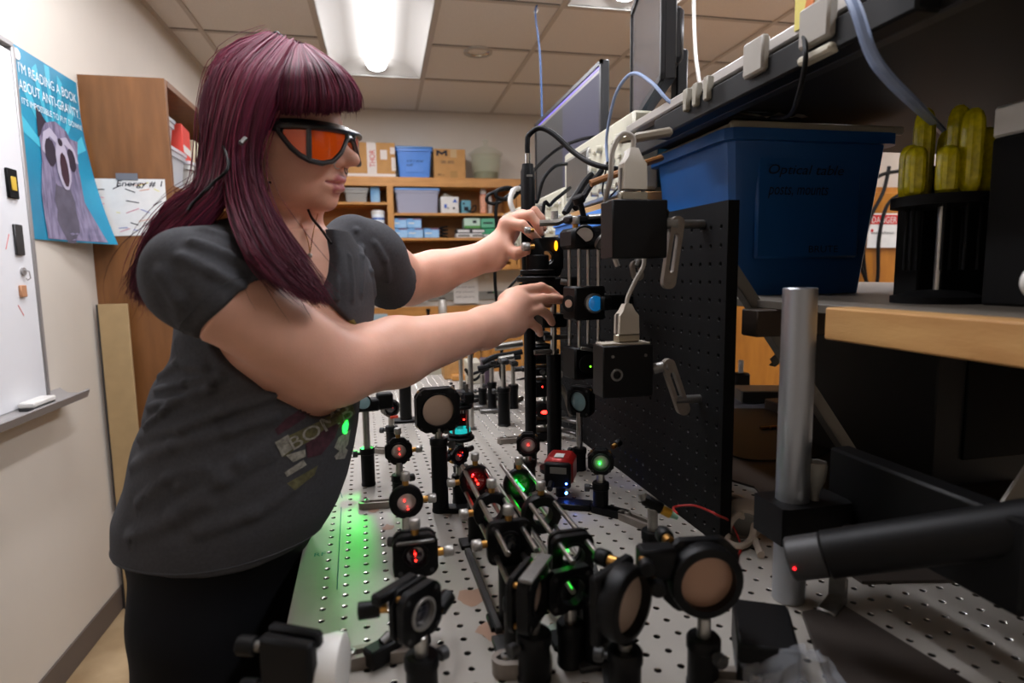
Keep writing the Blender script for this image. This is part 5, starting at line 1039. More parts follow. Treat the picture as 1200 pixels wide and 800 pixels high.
for dx in (-.024, .026): MB().cyl((dx, -.022, h2*.8), (dx, -.0235, h2*.8), .0022).build('cap_screw', dsteel, t2)
serial_plug('lower beige serial plug standing on the detector box', Vector((t2.location.x+.006, t2.location.y, c2.z+h2+.0025)), .056, .032, rz=.1)
# knuckle clamps to the board
def knuckle(label, p_arm, p_tip, p_far):
    t = thing('angle_clamp', label, 'clamp', (0, 0, 0)); a, b_, f = Vector(p_arm), Vector(p_tip), Vector(p_far)
    MB().cyl(f, a, .008, n=18).build('cross_post', dsteel, t)
    d = (b_-a); L = d.length; d.normalize(); s_ = Vector((0, -1, 0)); R = Matrix((d, s_.cross(d)*1, s_)).transposed(); out = stadium(L+.02, .019)
    m = MB(); m.T = Matrix.Translation((a+b_)/2)@R.to_4x4(); m.prism(out, -.005, .005, [(x*.55+.1*0, y*.4) for x, y in out]); m.build('slotted_arm', clampg, t)
    MB().cyl(b_+Vector((0, -.004, 0)), b_+Vector((0, .01, 0)), .0045).build('slot_screw', dsteel, t); return t
knuckle('slotted grey arm clamped right of the upper detector box', at(793, 262, y=.77), at(783, 330, y=.77), at(772, 262, y=.775))
knuckle('slotted grey arm slanting down right of the lower detector box', at(783, 428, y=.80), at(800, 478, y=.80), at(766, 432, y=.81))
for q_, r_, l in (((800, 262), .0, 'upper'), ((802, 470), 0, 'lower')):
    p = at(*q_, y=.79); t = thing('mounting_bar', l+' mounting bar joining the detector to the black breadboard', 'bar', (p.x, .80, p.z)); MB().cyl((-.01, 0, 0), (.455-p.x, 0, 0), .0064).build('bar', dsteel, t)
knuckle('small slotted clamp behind the upper detector box', at(745, 312, y=.95), at(747, 322, y=.95), at(752, 300, y=.95))
# cage tower on board with two oval mirrors (22)
yT = 1.0; a = at(684, 275, y=yT)
t = thing('cage_tower', 'tall cage tower with two oval mirrors on top and blue lens, beside the hands', 'optical cage', (a.x, yT, 0), .15); X0 = a.x
def zz(py, px=684): return at(px, py, y=yT).z
ztp, zmid0, zmid1, zb0, zb1 = zz(292), zz(335), zz(374), zz(405), zz(442)
for sx, sy in ((-1, -1), (1, -1), (-1, 1), (1, 1)): MB().cyl((sx*.0185, sy*.0185, zb1), (sx*.0185, sy*.0185, ztp), .003, n=12).build('cage_rod', steel, t)
b = MB(); b.box((0, 0, (ztp+zz(268))/2), (.07, .055, zz(268)-ztp), .006); b.build('top_block', black, t)
b = MB(); b.box((0, 0, (zmid0+zmid1)/2), (.058, .05, zmid0-zmid1), .003); b.build('middle_block', black, t)
b = MB(); b.box((0, 0, (zb0+zb1)/2), (.06, .05, zb0-zb1), .003); b.build('bottom_block', black, t)
for dx, dz, tl, s_ in ((-.014, .004, .5, 1), (.02, -.008, .3, 1)):
    b = MB(); b.T = Matrix.Translation((dx, -.032, ztp+.02+dz))@Matrix.Rotation(-.9, 4, 'X')@Matrix.Rotation(-tl*(1 if dx > 0 else -1), 4, 'Y'); b.hring((0, 0, -.003), (0, 0, .003), .0165, .0135); b.build('mirror_ring', dsteel if dx > 0 else black, t)
    b = MB(); b.T = Matrix.Translation((dx, -.032, ztp+.02+dz))@Matrix.Rotation(-.9, 4, 'X')@Matrix.Rotation(-tl*(1 if dx > 0 else -1), 4, 'Y'); b.cyl((0, 0, -.002), (0, 0, .0015), .0136, n=28); b.build('oval_mirror', mirrorc, t)
b = MB(); b.T = Matrix.Translation((.004, -.026, (zmid0+zmid1)/2)); b.lathe((0, 0, 0), (0, -1, 0), [(0, .017), (.008, .017), (.009, .014)], 24); b.build('lens_barrel', mat('silver_ring', '#aaa7a2', .3, .9), t); MB().lathe((.004, -.0345, (zmid0+zmid1)/2), (0, -1, 0), [(0, .0138), (.002, .0125), (.004, .0003)], 24).build('blue_lens', mat('blue_filter', '#1788d8', .15, emit=.06, ecol='#1c98f0', coat=1), t)  # faint emission puts light into the blue lens, which is no lamp
MB().box((.022, -.036, (zmid0+zmid1)/2), (.02, .018, .024), .004).build('lens_lever', black, t); MB().box((.048, -.01, (zmid0+zmid1)/2), (.05, .03, .026), .003).build('side_arm', black, t)
MB().cyl((-.03, -.008, (zmid0+zmid1)/2), (-.034, -.010, (zmid0+zmid1)/2), .014, n=24).build('side_port', blackm, t); MB().cyl((-.0335, -.010, (zmid0+zmid1)/2), (-.0352, -.011, (zmid0+zmid1)/2), .007).build('beige_target', mirror, t)
b = MB(); b.T = Matrix.Translation((-.008, -.027, (zb0+zb1)/2)); b.lathe((0, 0, 0), (0, -1, 0), [(0, .016), (.004, .016), (.005, .012)], 24); b.build('lens_cell', black, t); spot('laser_spot', t, (-.004, -.032, (zb0+zb1)/2-.004), .0018, mat('dim_green', '#3a9010', .5, emit=1.5, ecol='#60e020')); MB().box((-.006, -.028, zb0-.003), (.03, .004, .006), .001, R=Matrix.Rotation(.2, 3, 'Y')).build('bright_bar', steel, t)
for dx, dy, s_ in ((-.022, -.012, 1.2), (-.0, .0, 1.0)):
    knob(t, (dx, dy, zz(268)-.002), (0, 0, 1), s_, knobw if dx < -.01 else rubber)
b = MB(); z_ = zz(262); b.box((.012, .0, z_+.006), (.09, .03, .012), .003); b.build('top_plate', black, t); b = MB(); b.cyl((-.002, -.006, z_+.008), (-.012, -.010, z_+.035), .005).cyl((-.012, -.010, z_+.033), (-.018, -.012, z_+.045), .011, bev=.002); b.build('top_lever', rubber, t); MB().cyl((.0, -.016, z_+.010), (.05, -.018, z_+.014), .004).build('bright_rod', steel, t)
xx = .452-X0; MB().box((xx/2, .02, (zmid0+zmid1)/2), (abs(xx), .012, .016), .001).build('board_arm', black, t); MB().box((xx/2, .02, ztp+.02), (abs(xx), .012, .016), .001).build('board_arm', black, t)
# block the hands hold
yH = 1.12
def blk(nm, label): return thing(nm, label, 'optical mount', (0, 0, 0))
a = at(648, 300, y=yH)
t = thing('beam_mount', 'cluster of black mounts with an orange-lit filter which the hands adjust', 'optical mount', (a.x, yH, 0), .1); Z = lambda py: at(648, py, y=yH).z
MB().cyl((0, 0, TZ), (0, 0, Z(415)), .0145).build('post_holder', black, t); MB().cyl((0, 0, Z(420)), (0, 0, Z(330)), .0064).build('post', steel, t); MB().cyl((0, 0, TZ), (0, 0, TZ+.008), .03).build('base_flange', black, t)
b = MB(); b.T = Matrix.Translation((-.012, 0, Z(302))); b.plate(.06, .075, .012, .0135, 0, .008); b.build('mount_plate', black, t); b = MB(); b.T = Matrix.Translation((-.002, .022, Z(298))); b.plate(.066, .068, .012, .0135, 0, .008); b.build('back_plate', black, t)
b = MB(); b.box((.004, .0, Z(338)), (.085, .05, .045), .004); b.build('lower_block', black, t)
for k_, (pz, rr_) in enumerate(((322, .034), (330, .041), (338, .036), (346, .042))): MB().lathe((-.028, .01, Z(pz)), (0, 0, 1), [(0, rr_-.002), (.002, rr_), (.009, rr_), (.011, rr_-.002)], 32).build('round_flange', black, t)
MB().lathe((-.028, .01, Z(318)), (0, 0, 1), [(0, .022), (.03, .022), (.032, .02)], 24).build('objective', black, t); MB().cyl((-.028, .01, Z(318)+.03), (-.028, .01, Z(318)+.045), .008).build('steel_neck', steel, t); MB().box((-.005, 0, Z(375)), (.05, .045, .025), .003).build('clamp_block', black, t)
MB().sph((.004, -.006, Z(288)), .0075, 12, (.5, .4, 1.3)).build('orange_filter', mat('orange_glow', '#f09010', .2, emit=1.0, ecol='#ff9a10', coat=1), t)
MB().tube([(-.03, -.01, Z(262)), (.0, -.02, Z(262)), (.03, -.014, Z(254))], .006).build('bright_lever', steel, t); MB().cyl((.0, -.01, Z(262)), (.0, -.01, Z(248)), .007).build('top_stud', knobw, t)
knob(t, (-.04, -.004, Z(289)), (-1, 0, 0), 1.3, knobw); knob(t, (-.04, -.004, Z(270)), (-1, 0, 0), 1.0, knobw)
for px, py in ((655, 330), (662, 340), (648, 352), (640, 372)): q = at(px, py, y=yH-.03); MB().cyl((q.x-a.x, q.y-yH, q.z), (q.x-a.x+.012, q.y-yH-.004, q.z-.002), .006, bev=.001).build('small_knob', dsteel, t)
# threaded side barrels under hand
for px, py, w_ in ((650, 345, .05), (655, 395, .06), (640, 412, .05)):
    q = at(px, py, y=yH+.0); MB().cyl((q.x-a.x-w_/2, 0, q.z), (q.x-a.x+w_/2, -.0, q.z), .005).build('cross_rod', dsteel, t)
# black cylinder (fibre head) with arching cable
yC = 1.18; q = at(619, 246, y=yC); q2 = at(619, 196, y=yC)
t = thing('fibre_head', 'tall black cylinder with silver neck and a thick arching cable', 'detector', (q.x, yC, 0)); MB().lathe((0, 0, q.z-.16), (0, 0, 1), [(0, .013), (.002, .0142), (q2.z-q.z+.152, .0142), (q2.z-q.z+.158, .012), (q2.z-q.z+.166, .011)], 24).build('barrel', rubber, t)
MB().cyl((0, 0, q2.z+.005), (0, 0, q2.z+.026), .006).build('silver_neck', mat('chrome'), t); MB().box((0, -.0143, q2.z-.018), (.012, .001, .004)).build('small_print', greyp, t)
b = MB(); b.box((0, 0, q.z-.18), (.05, .05, .04), .004); b.build('holder_block', black, t); MB().cyl((0, 0, TZ), (0, 0, q.z-.19), .012).build('post', black, t)
for dz in (.06, .085, .10): MB().lathe((0, 0, q.z-dz-.1), (0, 0, 1), [(0, .024), (.008, .024)], 24).build('flange', blackm, t)
n0 = Vector((q.x, yC, q2.z+.024))
cable('thick_cable', 'thick black cable arching from the cylinder neck to the oscilloscope', [n0, n0+Vector((0, 0, .02)), at(620, 158, y=yC), at(633, 150, y=yC-.01), at(650, 158, y=yC-.03), at(672, 178, y=yC-.06), at(695, 192, y=yC-.1), at(722, 198, y=yC-.13), at(745, 200, y=yC-.12)], .0052, rubber, n=12)
# serial cables
sg = mat('serial_cable', '#a7a096', .5)
pl1 = bpy.data.objects['serial_plug'].location; pl2 = bpy.data.objects['serial_plug.001'].location
cable('cable', 'grey cable looping out of the upper serial plug', [pl1+Vector((0, 0, .066)), pl1+Vector((.0, 0, .082)), pl1+Vector((-.014, .0, .086)), pl1+Vector((-.026, .004, .066)), pl1+Vector((-.028, .008, .03)), pl1+Vector((-.026, .03, -.0)), pl1+Vector((-.012, .05, -.05)), pl1+Vector((-.0, .05, -.085))], .0036, sg)
cable('cable', 'grey cable from the lower serial plug up behind the detector box', [pl2+Vector((0, 0, .054)), pl2+Vector((.002, 0, .066)), pl2+Vector((.012, -.004, .09)), pl2+Vector((.022, -.01, .115)), pl2+Vector((.02, .0, .15))], .0034, sg)
t = thing('serial_adapter', 'long beige serial adapter lying on a brown ribbon under the rail', 'connector', at(765, 158, y=.90), -.35); b = MB(); b.T = Matrix.Rotation(-.12, 4, 'Y'); b.box((0, 0, 0), (.06, .014, .014), .004); b.build('hood', mat('aged_serial', '#847a6a', .5), t); b = MB(); b.T = Matrix.Rotation(-.12, 4, 'Y'); b.box((-.040, 0, 0), (.024, .012, .010), .002); b.build('shell', MATS['shell_metal'], t)
cable('ribbon', 'brown ribbon strip between the oscilloscope and the blue totes', [at(692, 215, y=1.0), at(705, 210, y=1.0), at(725, 203, y=1.0), at(745, 195, y=1.02), at(775, 185, y=1.05)], .006, mat('brown_ribbon', '#8a5a2c', .5), cat='ribbon')
cable('probe_cable', 'black oscilloscope probe hanging from the near scope connectors', [at(693, 205, y=1.2), at(684, 215, y=1.18), at(676, 228, y=1.16), at(668, 240, y=1.14), at(662, 250, y=1.13)], .007, rubber, cat='probe')
cable('probe_cable', 'second black probe beside the first under the near scope', [at(705, 200, y=1.2), at(693, 216, y=1.17), at(683, 232, y=1.15), at(674, 244, y=1.13)], .006, rubber, cat='probe')
cable('cable', 'black cable rising left of the near oscilloscope screen', [(at(622, 262, y=1.5).x, 1.5, TZ+.004), at(622, 262, y=1.5), at(630, 235, y=1.5), at(637, 210, y=1.5), at(650, 195, y=1.5), at(664, 192, y=1.52)], .0045, rubber)
cable('cable', 'black cable curving below the near oscilloscope', [(at(636, 262, y=1.45).x, 1.45, TZ+.004), at(636, 262, y=1.45), at(645, 240, y=1.45), at(658, 228, y=1.46), at(668, 220, y=1.5)], .0045, rubber)
cable('cable', 'thin black cable running up behind the far oscilloscope', [at(625, 200, y=1.75), at(640, 185, y=1.78), at(658, 172, y=1.8), at(682, 163, y=1.85), at(700, 160, y=1.9)], .005, rubber)
cable('cable', 'white cable draped over the far oscilloscope end', [at(602, 248, y=2.0), at(598, 235, y=2.0), at(603, 222, y=2.02), at(615, 222, y=2.1)], .009, white)
cable('cable', 'tangled black cable loop left of the far oscilloscope', [at(612, 222, y=2.1), at(590, 222, y=2.1), at(573, 228, y=2.1), at(571, 236, y=2.1), at(582, 238, y=2.1), at(600, 226, y=2.1), at(615, 214, y=2.12)], .006, rubber)
cable('cable', 'second tangled black cable loop left of the far oscilloscope', [at(612, 226, y=2.05), at(596, 220, y=2.05), at(582, 224, y=2.05), at(584, 232, y=2.05), at(600, 232, y=2.05), at(612, 220, y=2.06)], .007, rubber)
cable('cable', 'black cable hanging down beside the book shelf', [at(583, 234, y=2.1), at(581, 250, y=2.1), at(583, 280, y=2.1), at(580, 320, y=2.1), at(582, 352, y=2.12), at(588, 400, y=2.12), (at(588, 400, y=2.12).x, 2.12, TZ+.005), (at(588, 400, y=2.12).x+.1, 2.14, TZ+.005)], .006, rubber)
cable('cable', 'long thin black cable sloping from the rack to the table centre', [at(610, 322, y=1.8), at(590, 345, y=1.8), at(572, 372, y=1.82), at(560, 392, y=1.85), at(552, 425, y=1.9), (at(550, 430, y=1.9).x, 1.9, TZ+.004), (at(550, 430, y=1.9).x+.06, 1.88, TZ+.004)], .004, rubber)
# clutter at the far end of the table
def clut(name, label, cat, px0, px1, pytop, pybot, y, m_, d=.12, z=TZ, rz=0):
    a = at(px0, pytop, y=y); c = at(px1, pybot, y=y); h = max(.02, a.z-z); t = thing(name, label, cat, ((a.x+c.x)/2, y+d/2, z), rz); MB().box((0, 0, h/2), (c.x-a.x, d, h), .003).build('body', m_, t); return t, c.x-a.x, h
t, w, h = clut('electronics_case', 'cream electronics case at the far end of the table', 'case', 548, 566, 425, 452, 2.1, beigep); MB().cyl((0, -.001, h*.5), (0, -.01, h*.5), .012).build('dial', greyp, t)
t, w, h = clut('purple_case', 'tall purple-grey case with a white label at the far end of the table', 'case', 568, 578, 424, 462, 2.0, mat('purple_grey', '#4c3d4a', .5)); MB().box((0, -.001, .05), (w*.7, .002, .05)).build('label', greyp, t)
clut('wooden_block', 'orange wooden block at the far end of the table', 'block', 530, 552, 446, 460, 2.18, woodh)
clut('pale_box', 'pale pine box at the far left end of the table', 'box', 520, 546, 418, 440, 2.22, pine)
for k, (pts, l) in enumerate((([(565, 425), (580, 418), (598, 415), (612, 412)], 'thick black cable bundle lying over the posts, upper'), ([(560, 432), (575, 428), (595, 420), (610, 418)], 'thick black cable bundle lying over the posts, lower'), ([(548, 440), (560, 436), (578, 430), (590, 428)], 'black cable resting on the thin steel post'), ([(545, 432), (555, 445), (566, 436), (572, 428)], 'thin drooping black cable between the steel posts'))):
    cable('cable', l, [at(px, py, y=1.62+.04*k) for px, py in pts], .008 if k < 2 else .0045, rubber)
for k, (pts, l) in enumerate((([(555, 470), (575, 466), (600, 470), (612, 466)], 'black cable lying across the far table'), ([(545, 462), (560, 464), (580, 462), (596, 464)], 'second black cable lying across the far table'))):
    cable('cable', l, [at(px, py, z=TZ+.006) for px, py in pts], .006, rubber)
t = thing('grey_rod', 'thick grey rod lying across the clamps below the near hand', 'rod', (0, 0, 0)); MB().cyl(at(580, 407, y=1.45), at(612, 402, y=1.45), .009).build('rod', steel, t)
t = thing('grey_rod', 'short grey rod with black end resting on the middle posts', 'rod', (0, 0, 0)); MB().cyl(at(585, 421, y=1.5), at(602, 418, y=1.5), .008).build('rod', steel, t)
# green laser light: spot on the shirt, pool on the table
# ================================================================ THE PERSON (implicit surfaces -> one continuous body mesh)
def A(px, py, Y): p = at(px, py, y=Y); return np.array([p.x, p.y, p.z])
def smin(a, b, k):
    if k <= 0: return np.minimum(a, b)
    h = np.maximum(k-np.abs(a-b), 0)/k; return np.minimum(a, b)-h*h*k*.25
def smax(a, b, k): return -smin(-a, -b, k)
class Cap:   # tapered capsule
    def __init__(s, a, b, ra, rb=None, k=.01):
        s.a, s.b, s.ra, s.rb, s.k = np.array(a, float), np.array(b, float), ra, ra if rb is None else rb, k
        s.c = (s.a+s.b)/2; s.R = np.linalg.norm(s.b-s.a)/2+max(s.ra, s.rb)
    def d(s, P):
        ba = s.b-s.a; L = max(ba@ba, 1e-12); t = np.clip(((P-s.a)@ba)/L, 0, 1)
        return np.linalg.norm(P-s.a-t[..., None]*ba, axis=-1)-(s.ra+(s.rb-s.ra)*t)
class Ell:
    def __init__(s, c, r, M=None, k=.01):
        s.c, s.r, s.M, s.k = np.array(c, float), np.array(r, float), (np.eye(3) if M is None else np.array(M)), k; s.R = max(r)
    def d(s, P):
        q = (P-s.c)@s.M.T; k0 = np.linalg.norm(q/s.r, axis=-1); k1 = np.linalg.norm(q/s.r**2, axis=-1)+1e-9; return k0*(k0-1)/k1
class Grp:
    def __init__(s, prims, k): s.p = prims; s.k = k; lo = np.min([p.c-p.R for p in prims], 0); hi = np.max([p.c+p.R for p in prims], 0); s.c = (lo+hi)/2; s.R = np.linalg.norm(hi-lo)/2
    def d(s, P):
        r = s.p[0].d(P)
        for q in s.p[1:]: r = smin(r, q.d(P), q.k)
        return r
class Loft:
    """torso: stacked rotated ellipses. rows: z, cx, cy, a (forward), b (sideways)"""
    def __init__(s, rows, yaw, k=.02, pw=2.0):
        s.t = np.array(sorted(rows)); s.k = k; s.f = np.array([math.cos(yaw), math.sin(yaw)]); s.l = np.array([-s.f[1], s.f[0]]); s.c = np.array([s.t[:, 1].mean(), s.t[:, 2].mean(), s.t[:, 0].mean()]); s.R = 1.2
    def d(s, P):
        z = P[..., 2]; t = s.t; zz = np.clip(z, t[0, 0], t[-1, 0]); I = lambda k: np.interp(zz, t[:, 0], t[:, k])
        dx, dy = P[..., 0]-I(1), P[..., 1]-I(2); x = dx*s.f[0]+dy*s.f[1]; y = dx*s.l[0]+dy*s.l[1]; a, b = I(3), I(4)
        k0 = np.sqrt((x/a)**2+(y/b)**2)+1e-9; k1 = np.sqrt((x/a**2)**2+(y/b**2)**2)+1e-9; d = k0*(k0-1)/k1
        ov = np.maximum(np.abs(z-zz)-.0, 0); return np.where(ov > 0, np.sqrt(np.maximum(d, 0)**2+ov**2)+np.minimum(d, 0)*0+np.where(d < 0, 0, 0), d)
def field(prims, post=None):
    def fn(P, C, hb):
        D = np.full(P.shape[:-1], 1.0)
        for p in prims:
            n = np.linalg.norm(C-p.c, axis=-1) < p.R+hb+p.k+.01
            if n.any(): D[n] = smin(D[n], p.d(P[n]), p.k)
        if post is not None: D = post(P, D)
        return D
    return fn
def sdf_mesh(fn, lo, hi, h, B=8, slack=1.6):
    lo = np.array(lo, float); nb = np.ceil((np.array(hi)-lo)/(h*B)).astype(int)
    g = np.stack(np.meshgrid(*[np.arange(n) for n in nb], indexing='ij'), -1).reshape(-1, 3)
    C = lo+(g+.5)*h*B; hb = h*B*.87
    d0 = fn(C[:, None, :], C, hb)[:, 0]; act = g[np.abs(d0) < hb*slack]; Ca = lo+(act+.5)*h*B
    ii = np.stack(np.meshgrid(*[np.arange(B+1)]*3, indexing='ij'), -1)
    out_v, out_id, EA = [], [], []
    N = (nb*B+3); key = lambda q: (q[..., 0].astype(np.int64)*N[1]+q[..., 1])*N[2]+q[..., 2]
    edges = {0: [], 1: [], 2: []}
    for s0 in range(0, len(act), 1500):
        a = act[s0:s0+1500]; G = a[:, None, None, None, :]*B+ii[None]; P = lo+G*h
        D = fn(P.reshape(len(a), -1, 3), Ca[s0:s0+1500], hb).reshape(len(a), B+1, B+1, B+1)
        inside = D < 0; acc = np.zeros((len(a), B, B, B, 3)); cnt = np.zeros((len(a), B, B, B))
        sl = lambda o: (slice(None),)+tuple(slice(o_, B+o_) for o_ in o)
        for ax in range(3):
            o1, o2 = [k for k in range(3) if k != ax]
            for u in (0, 1):
                for v in (0, 1):
                    oa = [0, 0, 0]; oa[o1] = u; oa[o2] = v; ob = list(oa); ob[ax] = 1
                    da, db = D[sl(oa)], D[sl(ob)]; cr = (da < 0) != (db < 0); t = np.where(cr, da/(da-db+1e-12), 0)
                    pt = np.zeros(acc.shape); pt += np.array(oa); pt[..., ax] = t; acc += np.where(cr[..., None], pt, 0); cnt += cr
            oa = [0, 0, 0]; ob = [0, 0, 0]; ob[ax] = 1; da, db = D[sl(oa)], D[sl(ob)]; cr = (da < 0) != (db < 0)
            w = np.argwhere(cr); q = G[w[:, 0], w[:, 1], w[:, 2], w[:, 3]]; edges[ax].append(np.concatenate([q, (da[cr] < 0)[:, None].astype(int)], 1))
        m = cnt > 0; w = np.argwhere(m); q = G[w[:, 0], w[:, 1], w[:, 2], w[:, 3]]
        out_v.append(lo+(q+acc[m]/cnt[m][:, None])*h); out_id.append(key(q))
    V = np.concatenate(out_v); ID = np.concatenate(out_id); o = np.argsort(ID); V, ID = V[o], ID[o]; F = []
    for ax in range(3):
        e = np.concatenate(edges[ax]); q = e[:, :3]; fl = e[:, 3]; o1, o2 = [(1, 2), (2, 0), (0, 1)][ax]; c = []
        for (u, v) in ((-1, -1), (0, -1), (0, 0), (-1, 0)):
            qq = q.copy(); qq[:, o1] += u; qq[:, o2] += v; kk = key(qq); p = np.clip(np.searchsorted(ID, kk), 0, len(ID)-1); c.append(np.where(ID[p] == kk, p, -1))
        c = np.stack(c, 1); ok = (c >= 0).all(1); c, fl = c[ok], fl[ok]; c[fl == 0] = c[fl == 0][:, ::-1]; F.append(c)
    return V, np.concatenate(F)
def mesh_np(name, V, F, m, parent=None, col=None, smooth=True):
    me = bpy.data.meshes.new(name); me.vertices.add(len(V)); me.vertices.foreach_set('co', V.astype(np.float32).ravel()); n = F.shape[1]
    me.loops.add(F.size); me.loops.foreach_set('vertex_index', F.astype(np.int32).ravel()); me.polygons.add(len(F)); me.polygons.foreach_set('loop_start', np.arange(0, F.size, n, dtype=np.int32)); me.update(calc_edges=True)
    if smooth: me.polygons.foreach_set('use_smooth', np.ones(len(F), bool))
    if col is not None:
        at_ = me.color_attributes.new('Col', 'FLOAT_COLOR', 'POINT'); at_.data.foreach_set('color', np.concatenate([col, np.ones((len(col), 1))], 1).astype(np.float32).ravel())
    me.materials.append(m); o = bpy.data.objects.new(name, me); COL.objects.link(o)
    if parent: o.parent = parent
    return o
# ---- head frame
HC = np.array([-.129, .88, 1.498]); HS = .905
def frame3(y, p, r):
    f = np.array([math.cos(y)*math.cos(p), math.sin(y)*math.cos(p), -math.sin(p)]); l = np.array([-math.sin(y), math.cos(y), 0]); u = np.cross(f, l)
    return np.array([f, l*math.cos(r)+u*math.sin(r), -l*math.sin(r)+u*math.cos(r)])
HM = frame3(-.40, .09, .09)
def H(x, y, z): return HC+HS*(np.array([x, y, z])@HM)
def HR(r): return [v*HS for v in r]
def hcap(a, b, ra, rb=None, k=.01): return Cap(H(*a), H(*b), ra*HS, None if rb is None else rb*HS, k)
def hell(c, r, k=.01): return Ell(H(*c), HR(r), HM, k)
head_p = [hell((-.014, 0, .028), (.088, .074, .080), .02), hell((.035, 0, -.01), (.058, .062, .075), .03), hell((.025, 0, -.056), (.060, .056, .046), .03), hell((.048, 0, -.078), (.034, .038, .024), .02), hcap((.072, -.006, -.091), (.072, .006, -.091), .0155, .0155, .012)]
for sy in (-1, 1):
    head_p += [hell((.050, sy*.036, -.040), (.034, .028, .032), .025), hell((.020, sy*.048, -.062), (.045, .022, .034), .025), hcap((.080, sy*.014, .026), (.066, sy*.046, .022), .008, .007, .014), hell((.078, sy*.031, .001), (.0125, .014, .0125), .006),
               hcap((.060, sy*.052, -.012), (.030, sy*.064, -.012), .012, .010, .02)]
    # ear
    head_p += [Grp([hcap((-.012, sy*.070, .012), (-.020, sy*.080, .018), .006, .005, .004), hcap((-.020, sy*.080, .018), (-.024, sy*.083, .0), .005, .0045, .005), hcap((-.024, sy*.083, 0), (-.012, sy*.078, -.030), .0045, .006, .006), hcap((-.012, sy*.078, -.030), (-.004, sy*.072, -.024), .0055, .005, .006), hcap((-.006, sy*.070, -.004), (-.018, sy*.076, .002), .007, .005, .006)], .004)]
nose = [Grp([hcap((.084, 0, .012), (.109, 0, -.024), .0060, .0080, .008), hcap((.104, 0, -.031), (.1185, 0, -.031), .0100, .0096, .01)] + [hell((.098, sy*.0115, -.036), (.0105, .0065, .0075), .006) for sy in (-1, 1)] + [hcap((.082, sy*.010, -.026), (.096, 0, -.032), .009, .009, .01) for sy in (-1, 1)], .010)]
lips = [Grp([hcap((.080, sy*.025, -.0640), (.0965, sy*.008, -.0595), .0036, .0052, .006) for sy in (-1, 1)]+[hcap((.0965, -.008, -.0595), (.0985, 0, -.0605), .0052, .0052, .004), hcap((.0965, .008, -.0595), (.0985, 0, -.0605), .0052, .0052, .004)], .006),
        Grp([hcap((.079, sy*.023, -.0675), (.0945, sy*.006, -.0735), .0034, .0062, .006) for sy in (-1, 1)]+[hcap((.0945, -.006, -.0735), (.0945, .006, -.0735), .0062, .0062, .004)], .006)]
head_p += nose+[hell((.080, 0, -.062), (.013, .026, .018), .012)]+lips
# ---- torso / arms
TY = -.50
CT = [(255, 310, 372), (270, 285, 396), (285, 262, 412), (300, 244, 426), (330, 222, 434), (370, 210, 434), (400, 203, 432), (430, 196, 427), (470, 180, 420), (500, 166, 416), (540, 154, 407), (570, 146, 396), (610, 136, 374), (645, 136, 356), (700, 150, 345), (800, 160, 335)]
CT = np.array(CT, float); Lc = lambda y: np.interp(y, CT[:, 0], CT[:, 1]); Rc = lambda y: np.interp(y, CT[:, 0], CT[:, 2])
tz = []; th_ = np.linspace(0, 2*PI, 90, endpoint=False)
for z0 in np.arange(.74, 1.385, .035):     # torso outline fitted to the measured figure
    b = float(np.interp(z0, [.74, .95, 1.05, 1.2, 1.30, 1.345, 1.38], [.125, .135, .140, .140, .134, .11, .06])); cx = -.2; a = .13; cy = .90
    for it in range(60):
        X = cx+a*np.cos(th_)*math.cos(TY)-b*np.sin(th_)*math.sin(TY); Y_ = cy+a*np.cos(th_)*math.sin(TY)+b*np.sin(th_)*math.cos(TY)
        Q = np.stack([X, Y_, np.full(90, z0)], 1)-np.array(CAM); w_ = Q@np.array(Fv); u_ = 600+FPX*(Q@np.array(Rv))/w_; v_ = 400-FPX*(Q@np.array(Uv))/w_
        i0, i1 = u_.argmin(), u_.argmax(); eL = Lc(v_[i0])-u_[i0]; eR = Rc(v_[i1])-u_[i1]
        cx += (eL+eR)/2/FPX*cy*.7; a = float(np.clip(a+(eR-eL)/2/FPX*cy*.6, .075, .2))
    tz.append((float(z0), float(cx), cy, a, b))
zr = lambda z: min(tz, key=lambda r: abs(r[0]-z))
Sn, En, Wn = A(228, 326, .715), A(392, 432, .80), A(568, 384, .985)
Sf, Ef, Wf = A(436, 297, 1.06), A(478, 330, 1.19), A(577, 298, 1.165)
torso = Loft([(z, x, y, a-.008, b-.008) for z, x, y, a, b in tz], TY, .03)
nb0, nb1 = A(338, 212, .905), A(322, 288, .915)
body = head_p+[Cap(nb0, nb1, .050, .060, .02), torso, Cap(nb1+np.array([0, 0, -.028]), Sn+np.array([0, 0, -.006]), .044, .046, .03), Cap(nb1+np.array([0, 0, -.03]), Sf, .042, .042, .03),
    Grp([Cap(Sn, En, .052, .047, .02), Cap(En, En+(Wn-En)*.35, .045, .0475, .02), Cap(En+(Wn-En)*.35, Wn, .0475, .031, .02)], .03),
    Grp([Cap(Sf, Ef, .048, .044, .02), Cap(Ef, Ef+(Wf-Ef)*.3, .042, .041, .02), Cap(Ef+(Wf-Ef)*.3, Wf, .041, .027, .02)], .03)]
def finger(pts, rs, k=.006):
    P = [A(*p) for p in pts]; return Grp([Cap(P[i], P[i+1], rs[i], rs[i+1], .003) for i in range(len(P)-1)], k)
